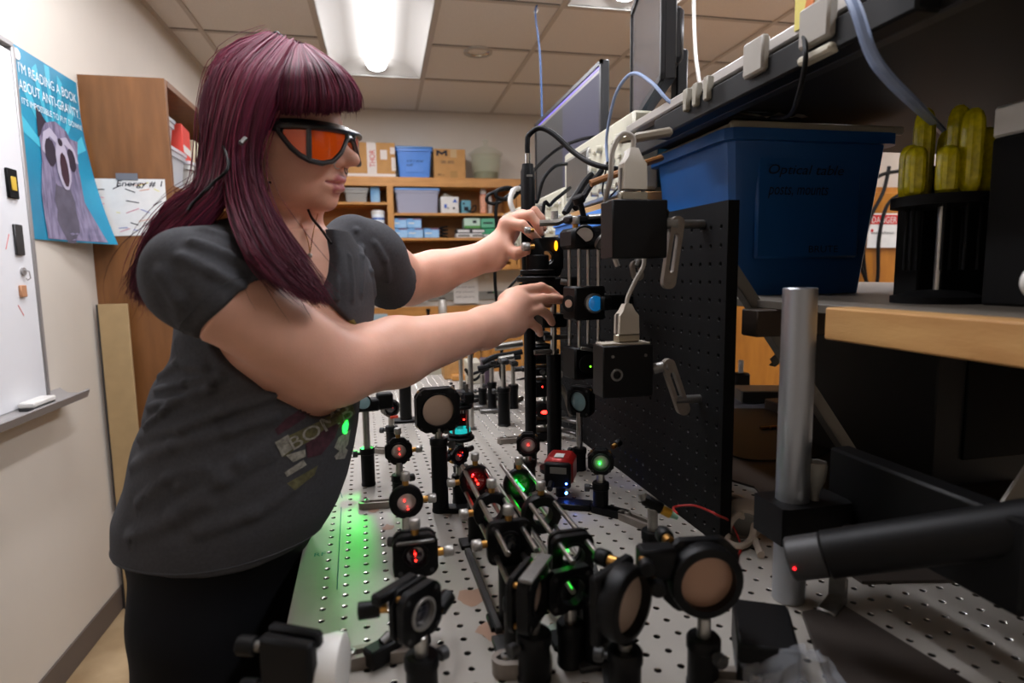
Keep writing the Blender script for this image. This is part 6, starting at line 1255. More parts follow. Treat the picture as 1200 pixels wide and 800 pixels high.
# right (near) hand: back of hand to the camera, thumb up top behind, middle finger reaching out
hn = [Cap(Wn, A(608, 355, 1.04), .029, .022, .02), Cap(Wn, A(604, 380, 1.03), .028, .020, .02), Cap(A(600, 350, 1.04), A(602, 382, 1.03), .019, .017, .015),
      finger([(608, 342, 1.045), (634, 337, 1.075), (644, 341, 1.085), (653, 347, 1.09)], [.0115, .0098, .0088, .0072]),
      finger([(611, 354, 1.035), (636, 350, 1.055), (650, 350, 1.07), (660, 351, 1.08)], [.0115, .0098, .0090, .0076]),
      finger([(611, 368, 1.03), (632, 362, 1.045), (642, 369, 1.06), (647, 378, 1.065)], [.0110, .0094, .0084, .0070]),
      finger([(608, 381, 1.03), (622, 378, 1.04), (630, 384, 1.05), (633, 391, 1.055)], [.0098, .0085, .0076, .0064]),
      finger([(592, 352, 1.05), (610, 350, 1.09), (628, 352, 1.11), (643, 356, 1.12)], [.014, .0115, .0105, .008])]
hf = [Cap(Wf, A(596, 266, 1.155), .024, .017, .02), Cap(Wf, A(600, 272, 1.185), .024, .016, .02), Cap(A(594, 262, 1.155), A(604, 260, 1.19), .015, .014, .012), Cap(Wf, A(589, 290, 1.150), .022, .016, .02),
      finger([(595, 262, 1.15), (612, 264, 1.128), (622, 273, 1.13), (631, 281, 1.137)], [.0118, .0105, .0090, .0074]),
      finger([(600, 256, 1.165), (621, 252, 1.150), (629, 262, 1.148), (633, 273, 1.15)], [.0115, .0100, .0090, .0074]),
      finger([(607, 253, 1.18), (626, 247, 1.172), (634, 256, 1.168), (637, 267, 1.168)], [.0110, .0094, .0086, .0072]),
      finger([(610, 258, 1.195), (628, 252, 1.195), (635, 259, 1.195), (637, 268, 1.192)], [.0098, .0085, .0078, .0068]),
      finger([(588, 290, 1.150), (604, 297, 1.132), (616, 293, 1.130), (627, 287, 1.137)], [.0150, .0120, .0105, .0080])]
body += hn+hf
st = Loft([(z, x, y, a+.004, b+.004) for z, x, y, a, b in tz if z > .86], TY, .03)
hemn, hemf = A(272, 354, .715), A(456, 338, 1.12)
dn = (En-Sn)/np.linalg.norm(En-Sn); df = (Ef-Sf)/np.linalg.norm(Ef-Sf)
hU, hL = A(346, 314, .745), A(206, 404, .68); hemn = (hU+hL)/2; hn = np.cross(hU-hL, np.array([.25, 1, .0])); hn /= np.linalg.norm(hn); hn = hn*np.sign(hn@dn)
sl_n = Grp([Cap(A(285, 304, .80), A(338, 347, .775), .050, .050, .03), Cap(A(258, 309, .77), A(246, 329, .728), .044, .050, .02), Cap(A(246, 329, .728), hemn+dn*.05, .050, .066, .02)], .02)
sl_f = Grp([Cap(A(412, 285, 1.03), Sf+df*.02, .044, .048, .02), Cap(Sf, hemf+df*.04, .046, .055, .02)], .03)
sh_parts = [st, Cap(nb1+np.array([0, 0, -.034]), Sn+np.array([0, 0, -.002]), .052, .052, .03), Cap(nb1+np.array([0, 0, -.040]), Sf, .046, .044, .03)]
tf = np.array([math.cos(TY), math.sin(TY), 0]); tl = np.array([-tf[1], tf[0], 0])
vb = A(383, 338, .79)      # bottom of the neckline
neckhole = Cap(nb1+np.array([0, 0, -.035]), nb0, .068, .075)
def body_post(P, D):
    # under the cloth the body stays a few millimetres inside it
    cov = np.minimum(np.minimum(st.d(P), sh_parts[1].d(P)), np.minimum(sh_parts[2].d(P), np.minimum(sl_n.d(P), sl_f.d(P))))+.013
    q = P-vb; lz = q[..., 2]; ll = q@tl; ff = q@tf
    neck = ((np.abs(ll) < np.interp(lz, [-.004, .0, .02, .09, .16], [0, .014, .030, .064, .085])+.010) & (lz > -.008) & (ff > -.10)) | (neckhole.d(P) < .012)
    off = -.003-1.3*np.maximum((P-hemn)@hn+.006, 0)-1.3*np.maximum((P-hemf)@df+.006, 0)
    m = (P[..., 2] < 1.385) & (P[..., 2] > .90) & ~neck
    D = np.where(m, np.maximum(D, cov+off), D)
    # eye sockets, mouth line, nostrils
    def sub(D, p, k): return smax(D, -p.d(P), k)
    for q, k in ((hcap((.084, -.030, -.0635), (.098, -.010, -.0668), .0020, .0022), .003), (hcap((.098, -.010, -.0668), (.104, 0, -.0668), .0022, .0022), .003), (hcap((.104, 0, -.0668), (.084, .030, -.0635), .0022, .0020), .003), (hcap((.098, -.012, -.084), (.098, .012, -.084), .004, .004), .008), (hcap((.1035, 0, -.047), (.1035, 0, -.053), .002, .002), .004),
                 (hcap((.100, -.007, -.043), (.104, -.005, -.038), .003, .0015), .002), (hcap((.100, .007, -.043), (.104, .005, -.038), .003, .0015), .002), (hcap((.100, 0, -.050), (.104, 0, -.044), .0016, .001), .004)):
        D = sub(D, q, k)
    return D
fb = field(body, body_post)
allp = np.array([p.c for p in body]); 
V, F = sdf_mesh(fb, (-.42, .52, .80), (.42, 1.36, 1.66), .0027)
# skin colours
def skincol(V):
    base = np.array(lin('#e4ae96')[:3]); c = np.tile(base, (len(V), 1)); q = ((V-HC)@HM.T)/HS
    def mixin(c, m, col): return c*(1-m[:, None])+np.array(lin(col)[:3])*m[:, None]
    g = lambda ctr, r: np.exp(-(((q-np.array(ctr))/np.array(r))**2).sum(1))
    for sy in (-1, 1): c = mixin(c, .5*g((.065, sy*.045, -.035), (.03, .03, .022)), '#c97c6c')
    c = mixin(c, .5*g((.11, 0, -.033), (.02, .014, .012)), '#cf8a76'); c = mixin(c, .35*g((.085, 0, -.1), (.03, .03, .02)), '#cd8a78')
    lip = np.zeros(len(V)); dd = np.minimum(*[l.d(V) for l in lips]); lip = np.clip(1-np.abs(dd)/.0018, 0, 1)*(q[:, 0] > .066); c = mixin(c, np.clip(lip, 0, .85), '#b5606a')
    for hc in (A(655, 350, 1.08), A(633, 275, 1.15), A(612, 368, 1.035), A(600, 262, 1.16)):
        c = mixin(c, .4*np.exp(-((V-hc)**2).sum(1)/.022**2), '#d08672')
    c = mixin(c, .35*np.exp(-((V-En)**2).sum(1)/.06**2), '#cf8e7a')
    return c
skin = mat('skin', '#d9a58c', .48, vcol='Col', noise=.06, nscale=45, bump=.12, bscale=420, sss=.12, spec=.35)
person = mesh_np('person', V, F, skin, None, skincol(V))
tag(person, 'person with long maroon hair and orange goggles reaching both hands to the optics', 'person')
print('body', len(V))
# ---- nails
nailm = mat('nail', '#dca79c', .25, coat=.5)
def nail(p, d, n, w=.0085, L=.010):
    p, d, n = Vector(p), Vector(d).normalized(), Vector(n).normalized(); s_ = d.cross(n).normalized(); n = s_.cross(d)
    b = MB(); b.ring2([[p+d*(L*(i/6-.5))+s_*(w*.5*x*(1-.25*max(0, (i-4)/2)))+n*(-.0016*x*x+.0004-(0 if 0 < i < 6 else .0006)) for x in (-1, -.5, 0, .5, 1)] for i in range(7)], False); b.build('fingernail', nailm, person, recalc=False)
# ---- shirt
class ShirtLoft(Loft): pass
def wr(P):   # cloth folds
    x, y, z = P[..., 0], P[..., 1], P[..., 2]; d = 0
    u = (P-np.array([-.2, .8, 1.0]))@tf; v = (P-np.array([-.2, .8, 1.0]))@tl
    d = 0; K = 1.2; d = K*.0030*np.sin(58*(z+.55*u)+5*np.sin(9*v+2*z))*np.exp(-((z-1.16)/.10)**2)*np.clip(.5-4.5*u, 0, 1.4)
    d += K*.0022*np.sin(70*(z-.5*u)+4*np.sin(12*v))*np.exp(-((z-1.19)/.07)**2)*np.clip(.3-3*u, 0, 1)
    d += K*.0016*np.sin(34*(u*.8+z*.8)+3*np.sin(14*v+1))
    d += K*.0022*np.sin(26*(z+1.5*u)+2*np.sin(11*v))*np.clip((1.12-z)*6, 0, 1)
    d += K*.0014*np.sin(62*(v+.3*z))*np.clip((z-1.15)*6, 0, 1)*np.clip(u*8, 0, 1)
    return d
def shirt_post(P, D):
    D = D+wr(P)
    # neckline wedge through the front
    q = P-vb; lz = q[..., 2]; ll = q@tl; ff = q@tf; w = np.interp(lz, [-.004, .0, .02, .09, .16], [0, .014, .030, .064, .085])
    off = np.interp(lz, [0, .15], [-.0, -.006])
    wedge = np.maximum(np.maximum(np.abs(ll-off)-w, -lz), -(ff+.09)); D = smax(D, -wedge, .003); D = smax(D, -neckhole.d(P), .004)
    # hem: clean curved cut low down
    u = (P-np.array([-.25, .9, .93]))@tf; v = (P-np.array([-.25, .9, .93]))@tl; zh = .940+.018*np.cos(u*9)+.010*np.sin(v*14); D = smax(D, zh-P[..., 2], .003)
    return D
FOLDS = [([(186, 440), (205, 426), (238, 432)], .004, .006), ([(182, 456), (214, 450), (258, 440)], .0045, .006), ([(174, 476), (200, 470), (244, 455), (300, 443)], .005, .007), ([(168, 500), (188, 482), (206, 470)], .004, .006),
 ([(162, 514), (210, 502), (262, 482), (322, 462)], .0045, .008), ([(154, 546), (200, 522), (270, 504), (320, 488)], .004, .009), ([(200, 602), (260, 562), (318, 532)], .0035, .010), ([(206, 572), (280, 541), (330, 514)], .0035, .008), ([(232, 624), (296, 602), (345, 572)], .003, .010),
 ([(160, 590), (195, 560), (240, 548)], .003, .008), ([(150, 630), (200, 610), (240, 590)], .003, .010), ([(240, 268), (288, 284), (326, 312)], .004, .007), ([(226, 282), (270, 298), (312, 322)], .004, .006), ([(212, 300), (250, 318), (290, 338)], .003, .007), ([(186, 320), (205, 350), (215, 385)], .003, .008),
 ([(400, 262), (411, 300), (414, 350)], .003, .005), ([(418, 268), (426, 300), (424, 345)], .003, .005), ([(394, 320), (397, 350), (393, 390)], .003, .005), ([(378, 350), (384, 370), (382, 392)], .003, .005), ([(440, 285), (452, 305), (455, 330)], .003, .006), ([(425, 290), (436, 318), (440, 345)], .003, .006),
 ([(207, 470), (187, 545), (162, 600), (152, 645)], -.0022, .0022), ([(205, 400), (212, 440), (207, 470)], -.0022, .0022)]
def trace(px, py, f):
    o = A(px, py, .5); d_ = A(px, py, 1.4)-o; d_ /= np.linalg.norm(d_); t = 0.
    for _ in range(90):
        p = o+d_*t; v = float(f(p[None, None, :], p[None, :], .01)[0, 0]) if False else float(f(p)); 
        if v < .0006: return p
        t += max(v*.8, .001)
        if t > .9: return None
    return None
def base_f(p):
    D = field(sh_parts)(p[None, None], p[None], .02)
    for sl in (sl_n, sl_f): D = smin(D, sl.d(p[None, None]), .03)
    return float((D+wr(p[None, None]))[0, 0])
FS = []
for pts, am, w in FOLDS:
    P3 = [trace(px, py, base_f) for px, py in pts]
    for p, q in zip(P3[:-1], P3[1:]):
        if p is not None and q is not None and np.linalg.norm(p-q) < .12: FS.append((p, q, am, w))
print('folds', len(FS))
def fold_disp(P, C, hb):
    out = np.zeros(P.shape[:-1])
    for p, q, am, w in FS:
        c = (p+q)/2; r = np.linalg.norm(q-p)/2; n = np.linalg.norm(C-c, axis=-1) < r+hb+w*6
        if not n.any(): continue
        ba = q-p; X = P[n]; t = np.clip(((X-p)@ba)/(ba@ba), 0, 1); d2 = ((X-p-t[..., None]*ba)**2).sum(-1); w2 = w*1.0
        g = np.exp(-d2/w2**2)-.45*np.exp(-d2/(2.1*w2)**2); out[n] = out[n]-am*2.1*g
    return out
def sleeve_field():
    def fn(P, C, hb):
        D = field(sh_parts)(P, C, hb)
        for sl, hem, dr, Sx, Ex, r in ((sl_n, hemn, hn, Sn, En, .050), (sl_f, hemf, df, Sf, Ef, .046)):
            d = sl.d(P); ax = (P-hem)@dr; dr2 = smax(d+.0, ax, .002)
            arm = Cap(Sx, Ex, r-.004, r-.006).d(P); hollow = np.maximum(-arm, -(ax+.035))
            D = smin(D, dr2, .03)
            D = smax(D, -np.maximum(-ax, arm-.024), .002); D = np.maximum(D, np.minimum(-arm, ax+.030))
        return shirt_post(P, D+fold_disp(P, C, hb))
    return fn
sf = sleeve_field()
V, F = sdf_mesh(sf, (-.46, .50, .86), (.16, 1.30, 1.47), .003, slack=2.2)
shirtm = mat('grey_jersey', '#434346', .88, noise=.10, nscale=260, bump=.25, bscale=1400, spec=.2)
shirt = mesh_np('t_shirt', V, F, shirtm, person); shirt['label'] = 'washed charcoal grey V-neck T-shirt'
print('shirt', len(V))
# seams: sleeve hem, neckline band
seam = mat('grey_seam', '#3c3d40', .9)
from mathutils.bvhtree import BVHTree
def bvh_of(o): m = o.data; return BVHTree.FromPolygons([v.co for v in m.vertices], [tuple(p.vertices) for p in m.polygons])
bs = bvh_of(shirt)
def ring_on(name, c, d, r, off, m, rad, a0=0, a1=2*PI, n=60):
    c, d = Vector(c), Vector(d).normalized(); b = MB(); x, y = b.frame(d); pts = []
    for i in range(n+1):
        a = a0+(a1-a0)*i/n; v = x*math.cos(a)+y*math.sin(a); h = bs.ray_cast(c+v*(r*2), -v, r*2)
        if h[0] is not None: pts.append(h[0]+v*off)
        elif len(pts) > 2: break
    if len(pts) > 3: b.tube(pts, rad, 6); return b.build(name, m, shirt)
for hem, dr, L in ((hemn, hn, 'n'), (hemf, df, 'f')): ring_on('hem_seam', hem-dr*.012, dr, .047, -.0003, seam, .0011)
hp = []
for i in range(0, 81):
    a = 2*PI*i/80; c = Vector((zr(.95)[1], .90, .952)); v = Vector((math.cos(a), math.sin(a), 0)); h = bs.ray_cast(c+v*.5, -v, .5)
    if h[0] is not None: hp.append(h[0])
if len(hp) > 10: MB().tube(hp, .0011, 6).build('hem_seam', seam, shirt)
# printed artwork on the belly (flat ink projected on the cloth)
body_cam = Vector((0, 0, 1.31))
def print_poly(name, pts, m, off=.0009, sub=3):
    """flat ink: outline measured on the cloth, dropped onto the shirt surface"""
    bm = bmesh.new(); vs = [bm.verts.new((x, y, 0)) for x, y in pts]; f = bm.faces.new(vs); bmesh.ops.triangulate(bm, faces=[f]); bmesh.ops.subdivide_edges(bm, edges=bm.edges[:], cuts=sub, use_grid_fill=True)
    ok = True
    for v in bm.verts:
        h = bs.ray_cast(Vector(A(v.co.x, v.co.y, .55)), (Vector(A(v.co.x, v.co.y, 1.2))-Vector(A(v.co.x, v.co.y, .55))).normalized(), 1.2)
        if h[0] is None: v.tag = True; continue
        v.tag = False; v.co = h[0]+h[1]*off
    bmesh.ops.delete(bm, geom=[v for v in bm.verts if v.tag], context='VERTS')
    if not bm.faces: bm.free(); return
    me = bpy.data.meshes.new(name); bm.to_mesh(me); bm.free(); me.materials.append(m); o = bpy.data.objects.new(name, me); COL.objects.link(o); o.parent = shirt; return o
def strip(pts, w):
    up = [(x, y-w/2) for x, y in pts]; dn_ = [(x, y+w/2) for x, y in pts][::-1]; return up+dn_
cream = mat('print_cream', '#8d8a80', .85, noise=.35, nscale=180); olive = mat('print_olive', '#5a5638', .85, noise=.3, nscale=160); maroon = mat('print_maroon', '#40202a', .85, noise=.35, nscale=150); dkink = mat('print_dark', '#232326', .85)
print_poly('banner_print', [(327, 515), (345, 507), (368, 496), (395, 484), (412, 472), (416, 484), (398, 500), (372, 512), (352, 522), (333, 535)], olive)
print_poly('banner_print', [(322, 518), (337, 509), (345, 524), (330, 535)], cream, .0014)
print_poly('banner_print', [(335, 533), (357, 526), (358, 534), (343, 541)], cream, .0014)
print_poly('banner_print', [(333, 553), (355, 538), (359, 544), (336, 558)], cream, .0014)
print_poly('red_panel_print', [(358, 520), (378, 504), (398, 494), (392, 512), (376, 532), (360, 536)], maroon, .0011)
print_poly('flower_print', [(322, 503), (335, 490), (355, 478), (372, 468), (378, 476), (356, 490), (338, 502), (326, 510)], maroon)
print_poly('hand_print', [(391, 524), (396, 512), (410, 503), (407, 520), (400, 530)], cream, .0011); print_poly('hand_print', [(391, 534), (402, 523), (407, 527), (403, 537), (393, 538)], cream, .0012)
print_poly('tail_print', [(336, 566), (372, 545), (368, 556), (345, 574)], olive, .0010)
print_poly('chest_print', [(398, 392), (404, 376), (414, 374), (420, 384), (414, 398)], mat('print_yellow', '#6d6630', .85, noise=.3, nscale=90), .0012)
def print_text(txt, p0, p1, h, m, off=.0018):
    v, f = text2d(txt); a0 = min(p[0] for p in v); a1 = max(p[0] for p in v); b1 = max(p[1] for p in v); out = []; 
    ux = ((p1[0]-p0[0]), (p1[1]-p0[1])); L = math.hypot(*ux); n_ = (ux[1]/L, -ux[0]/L)
    for p in v:
        s_ = (p[0]-a0)/(a1-a0); t_ = p[1]/b1; X = p0[0]+ux[0]*s_+n_[0]*h*t_; Y_ = p0[1]+ux[1]*s_+n_[1]*h*t_
        r0 = Vector(A(X, Y_, .55)); hh = bs.ray_cast(r0, (Vector(A(X, Y_, 1.2))-r0).normalized(), 1.2); out.append(hh[0]+hh[1]*off if hh[0] is not None else None)
    f = [q for q in f if all(out[i] is not None for i in q)]; out = [o_ if o_ is not None else Vector((0, 0, 0)) for o_ in out]
    b = MB(); b.add(out, f); o = b.build('print_lettering', m, shirt, smooth=False, recalc=False)
print_text('BOMB', (344, 527), (414, 486), 15, cream)
# ---- trousers and shoes
hip = np.array([zr(.93)[1], .91, .93])
def leg(y, x0, dx): return [Cap((x0, y, .84), (x0+.01+dx, y+.0, .48), .080, .066, .04), Cap((x0+.01+dx, y, .48), (x0-.02+dx, y, .09), .066, .058, .03)]
tro = [Loft([(z, x, y, a-.002, b-.004) for z, x, y, a, b in tz if z < 1.02], TY, .03)]+leg(.845, -.262, 0)+leg(.975, -.222, .02)
def tpost(P, D):
    D = smax(D, P[..., 2]-1.0, .004); D = D+.0022*np.sin(45*P[..., 2]+30*P[..., 0])*np.exp(-((P[..., 2]-.75)/.12)**2); return smax(D, .05-P[..., 2], .003)
V, F = sdf_mesh(field(tro, tpost), (-.52, .60, .02), (.02, 1.2, 1.04), .006, slack=2.0)
trm = mat('black_trousers', '#0b0c10', .8, noise=.1, nscale=200, bump=.2, bscale=900, spec=.2)
trou = mesh_np('trousers', V, F, trm, person); bt = bvh_of(trou)
MB().box((-.265, .772, .70), (.09, .012, .14), .005).build('side_pocket', trm, trou); MB().box((-.265, .768, .765), (.094, .012, .03), .004).build('pocket_flap', trm, trou)
for y, dx in ((.845, .03), (.975, .07)):
    V, F = sdf_mesh(field([Cap((-.33+dx, y, .04), (-.17+dx, y, .035), .042, .038, .02), Cap((-.31+dx, y, .05), (-.30+dx, y, .09), .045, .05, .03)], lambda P, D: smax(D, .0-P[..., 2], .004)), (-.42, y-.1, -.02), (-.05, y+.1, .16), .006)
    sh = mesh_np('shoe', V, F, rubber, person)
# ---- hair
def bez(P, t):  # Catmull through control rows
    n = len(P)-1; s_ = t*n; i = np.clip(s_.astype(int), 0, n-1); u = (s_-i)[..., None]; g = lambda k: P[np.clip(k, 0, n)]
    a, b, c, d = g(i-1), g(i), g(i+1), g(i+2); return .5*((2*b)+(c-a)*u+(2*a-5*b+4*c-d)*u*u+(3*b-a-3*c+d)*u**3)
def resample(row, n=24):
    P = np.array([A(*p) for p in row]); return bez(P, np.linspace(0, 1, n))
NS = 24
SH = {
 'front_lock': [[(352, 56, .865), (336, 92, .805), (313, 138, .790), (296, 185, .788), (306, 235, .775), (340, 288, .745), (366, 325, .735), (386, 352, .735)],
          [(344, 52, .87), (322, 88, .795), (302, 138, .778), (294, 190, .772), (304, 242, .75), (326, 292, .715), (352, 328, .71), (378, 356, .715)],
          [(336, 49, .875), (308, 86, .792), (288, 138, .772), (280, 190, .765), (288, 245, .74), (306, 290, .700), (330, 322, .695), (362, 350, .70)],
          [(328, 47, .88), (296, 84, .800), (276, 138, .778), (268, 190, .770), (272, 240, .745), (285, 278, .705), (300, 306, .68), (330, 335, .68)]],
 'back_lock': [[(330, 47, .88), (296, 84, .800), (277, 138, .778), (268, 190, .768), (262, 228, .755), (240, 256, .745), (214, 282, .735), (196, 320, .735), (186, 352, .75)],
          [(318, 44, .89), (278, 78, .825), (260, 138, .805), (254, 188, .795), (248, 226, .785), (222, 250, .78), (192, 282, .775), (176, 322, .775), (172, 358, .785)],
          [(312, 43, .91), (264, 72, .865), (249, 130, .85), (246, 186, .84), (240, 222, .83), (210, 246, .82), (182, 284, .81), (168, 318, .81), (150, 342, .81)],
          [(318, 43, .95), (262, 64, .93), (246, 118, .925), (243, 182, .91), (238, 220, .89), (206, 246, .86), (178, 292, .84), (172, 330, .84), (182, 366, .84)]],
 'fringe': [[(346, 55, .865), (336, 82, .805), (330, 112, .792), (330, 130, .79)], [(350, 54, .865), (350, 80, .790), (350, 110, .772), (348, 131, .772)], [(354, 54, .87), (372, 78, .792), (382, 108, .772), (382, 130, .772)],
          [(358, 54, .875), (388, 80, .805), (403, 106, .790), (405, 127, .790)], [(362, 55, .89), (398, 82, .84), (416, 106, .83), (418, 126, .83)], [(364, 56, .92), (400, 84, .90), (414, 108, .90), (414, 124, .90)]],
 'far_lock': [[(360, 55, .90), (388, 90, .955), (396, 135, .965), (384, 200, .97), (380, 246, .96)], [(345, 50, .92), (350, 90, .985), (355, 140, .985), (350, 200, .98), (345, 260, .98)], [(325, 45, .94), (285, 80, .965), (270, 140, .96), (262, 200, .94), (250, 235, .90)]]}
hairm = mat('maroon_hair', '#6a2340', .55, vcol='Col', spec=.25)
cols_ = [np.array(lin(c)[:3]) for c in ('#461524', '#5a1c30', '#6c2038', '#7e2a42', '#5c1c38')]
pk = np.array(lin('#c4587a')[:3]); mg = np.array(lin('#8e2066')[:3])
Vs, Fs, Cs = [], [], []; base = 0
def add_tubes(P, rad, col):
    """P (n,m,3) polylines -> 4-sided tapered tubes"""
    global base
    n, m, _ = P.shape; T = np.gradient(P, axis=1); T /= np.linalg.norm(T, axis=2, keepdims=True)+1e-9
    ref = np.array([.3, -.2, .9]); X = np.cross(T, ref); X /= np.linalg.norm(X, axis=2, keepdims=True)+1e-9; Y = np.cross(T, X)
    k = 4; an = np.arange(k)*2*PI/k; ring = P[:, :, None, :]+rad[..., None, None]*(X[:, :, None, :]*np.cos(an)[None, None, :, None]+Y[:, :, None, :]*np.sin(an)[None, None, :, None])
    Vs.append(ring.reshape(-1, 3)); Cs.append(np.repeat(col.reshape(-1, 3), k, 0))
    idx = np.arange(n*m*k).reshape(n, m, k)+base; a = idx[:, :-1]; b = idx[:, 1:]
    Fs.append(np.stack([a, np.roll(a, -1, 2), np.roll(b, -1, 2), b], -1).reshape(-1, 4)); base += n*m*k
def sheet_strands(rows, n, spread=.004, rad=.00065, wave=.003, tipr=.15, ext=.05, top=1.0):
    R = np.array([resample(r_, NS) for r_ in rows]); w = rng.random(n)*(len(rows)-1); i = np.minimum(w.astype(int), len(rows)-2); f = (w-i)[:, None, None]
    f = f*f*(3-2*f)*.4+f*.6
    P = R[i]*(1-f)+R[i+1]*f; t = np.linspace(0, 1, NS)
    clump = np.round(w*9)/9; ph = rng.random(n)*6.28
    off = rng.normal(0, spread, (n, 1, 3))*(.35+.65*t[None, :, None]); nz = rng.normal(0, 1, (n, 3)); 
    wv = wave*np.sin(t[None, :]*7+clump[:, None]*11)[..., None]*t[None, :, None]*nz[:, None, :]*.6
    cut = 1-ext*rng.random((n, 1)); tt = t[None, :]*cut  # vary the ends
    Q = P+off+wv; ii = tt*(NS-1); i0 = np.minimum(ii.astype(int), NS-2); fr = (ii-i0)[..., None]; ar = np.arange(n)[:, None]; Q = Q[ar, i0]*(1-fr)+Q[ar, i0+1]*fr
    rad_ = rad*(.7+.6*rng.random((n, 1)))*np.where(t < .75, 1, 1-(t-.75)/.25*(1-tipr))[None, :]
    ci = rng.integers(0, 5, n); cc = np.array(cols_)[ci]; cl = .9+.3*(np.sin(clump*37)*.5+.5)
    col = cc[:, None, :]*cl[:, None, None]*np.ones((1, NS, 1)); tp = np.clip(1-t/.35, 0, 1)[None, :, None]*.45*top*(rng.random((n, 1, 1))*.6+.4); col = col*(1-tp)+pk*tp  # pink toward the crown puts the light's highlight into the strand colour
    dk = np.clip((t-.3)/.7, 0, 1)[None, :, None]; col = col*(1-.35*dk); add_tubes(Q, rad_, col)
sheet_strands(SH['front_lock'], 4800, .0042, ext=.22)
sheet_strands(SH['back_lock'], 4600, .0055, ext=.25, wave=.005)
sheet_strands(SH['fringe'], 3400, .0028, ext=.04, wave=.001, tipr=.5)
sheet_strands(SH['far_lock'], 1500, .004, ext=.1)
# stray hairs
sheet_strands(SH['back_lock'], 60, .016, rad=.0005, wave=.012, ext=.3); sheet_strands(SH['front_lock'], 60, .012, rad=.0005, wave=.012, ext=.1); sheet_strands(SH['fringe'], 40, .007, rad=.0004)
# backing sheets + scalp cap so that no light leaks through
V, F = np.concatenate(Vs), np.concatenate(Fs); C_ = np.concatenate(Cs)
hair = mesh_np('hair', V, F, hairm, person, C_); hair['label'] = 'long straight maroon hair with a blunt fringe'; hair['kind'] = 'stuff'
print('hair', len(F))
capm = mat('hair_under', '#4a1a2a', .9, spec=.05)
for k, rows in SH.items():
    R = np.array([resample(r_, NS) for r_ in rows]); R = R[:, :int(NS*(.86 if 'lock' in k else .97))]; n, m, _ = R.shape
    ins = HC+np.array([0, 0, -.02]); 
    dirn = np.array([0, 1.0, 0]); inner = R+dirn*.010; idx = np.arange(n*m).reshape(n, m)
    if k in ('far_lock',): inner = R-dirn*.010
    R2 = R+(inner-R)*.3; V = np.concatenate([R2.reshape(-1, 3), inner.reshape(-1, 3)]); a = idx[:-1, :-1]; b = idx[1:, :-1]; c = idx[1:, 1:]; d = idx[:-1, 1:]
    F1 = np.stack([a, b, c, d], -1).reshape(-1, 4); F2 = F1[:, ::-1]+n*m; side = []
    bd = list(idx[0, :])+list(idx[1:, -1])+list(idx[-1, ::-1][1:])+list(idx[::-1, 0][1:-1])
    for q in range(len(bd)): u_, v_ = bd[q], bd[(q+1) % len(bd)]; side.append((u_, v_, v_+n*m, u_+n*m))
    mesh_np('hair_under_layer', V, np.concatenate([F1, F2, np.array(side)]), capm, hair)
cap = [hell((-.018, 0, .031), (.090, .079, .084), .02), hell((-.04, 0, -.01), (.065, .072, .07), .03)]
def cpost(P, D):
    q = ((P-HC)@HM.T)/HS; cutf = (q[..., 0]-(.045+.0*q[..., 2]))*HS; low = (-.02-q[..., 2])*HS
    cut = np.minimum(cutf, (.055-q[..., 2])*HS); D = smax(D, cut, .006)
    ear = np.maximum((q[..., 0]+.035)*HS*1, (.03-q[..., 2])*HS); return smax(D, np.minimum((q[..., 0]+.030)*HS, (.03-q[..., 2])*HS), .006)
V, F = sdf_mesh(field(cap, cpost), (-.30, .72, 1.35), (.05, 1.04, 1.68), .004); mesh_np('scalp_cap', V, F, capm, hair)
cable('hair_clip', None, [A(318, 45, .93), A(324, 40, .92), A(330, 45, .92)], .004, rubber, parent=hair)
# ---- goggles
def HV_(x, y, z): return Vector(H(x, y, z))
gog = bpy.data.objects.new('x', None)
gm = mat('goggle_black', '#1a1a1d', .35, coat=.4); lm = mat('orange_lens', '#f45c08', .06, alpha=.74, spec=.9, coat=1)
path = [(.050, -.084), (.058, -.084), (.068, -.082), (.079, -.079), (.089, -.073), (.100, -.058), (.107, -.042), (.1115, -.026), (.1125, -.011), (.1115, 0)]
path = path+[(x, -y) for x, y in path[::-1][1:]]
PN = len(path); zt_ = [.005+.002*math.cos((i-PN//2)*.3) for i in range(PN)]
def zb_(i):
    j = min(i, PN-1-i); return [-.002, -.012, -.024, -.033, -.039, -.041, -.037, -.024, -.004, .0][j] if i <= 9 else [-.002, -.012, -.022, -.029, -.033, -.034, -.031, -.021, -.004, .0][j]
b = MB(); T_ = [HV_(x, y, z) for (x, y), z in zip(path, zt_)]; b.tube(T_, .0042, 8); gf = b.build('goggles', gm, person); gf['label'] = 'black wraparound laser goggles with orange lenses'
b = MB(); b.tube([HV_(x, y, zb_(i)) for i, (x, y) in enumerate(path)], .0034, 8); b.build('lower_rim', gm, gf)
for i, r_ in ((0, .004), (4, .0034), (8, .0036), (10, .0036), (14, .0034), (18, .004)): MB().tube([T_[i], HV_(*path[i], (zt_[i]+zb_(i))/2), HV_(*path[i], zb_(i))], r_, 8).build('vertical_rim', gm, gf)
def lensheet(name, i0, i1, m, th=.0016):
    L1 = [[HV_(path[i][0], path[i][1], zt_[i]+(zb_(i)-zt_[i])*t_) for i in range(i0, i1+1)] for t_ in np.linspace(0, 1, 7)]
    L2 = [[HV_(path[i][0]*.985, path[i][1]*.985, zt_[i]+(zb_(i)-zt_[i])*t_) for i in range(i0, i1+1)] for t_ in np.linspace(0, 1, 7)]
    b = MB(); b.ring2(L1, False).ring2(L2, False); return b.build(name, m, gf)
lensheet('side_lens', 1, 4, lm); lensheet('front_lens', 4, 8, lm); lensheet('front_lens', 10, 14, lm); lensheet('side_lens', 14, 17, lm)
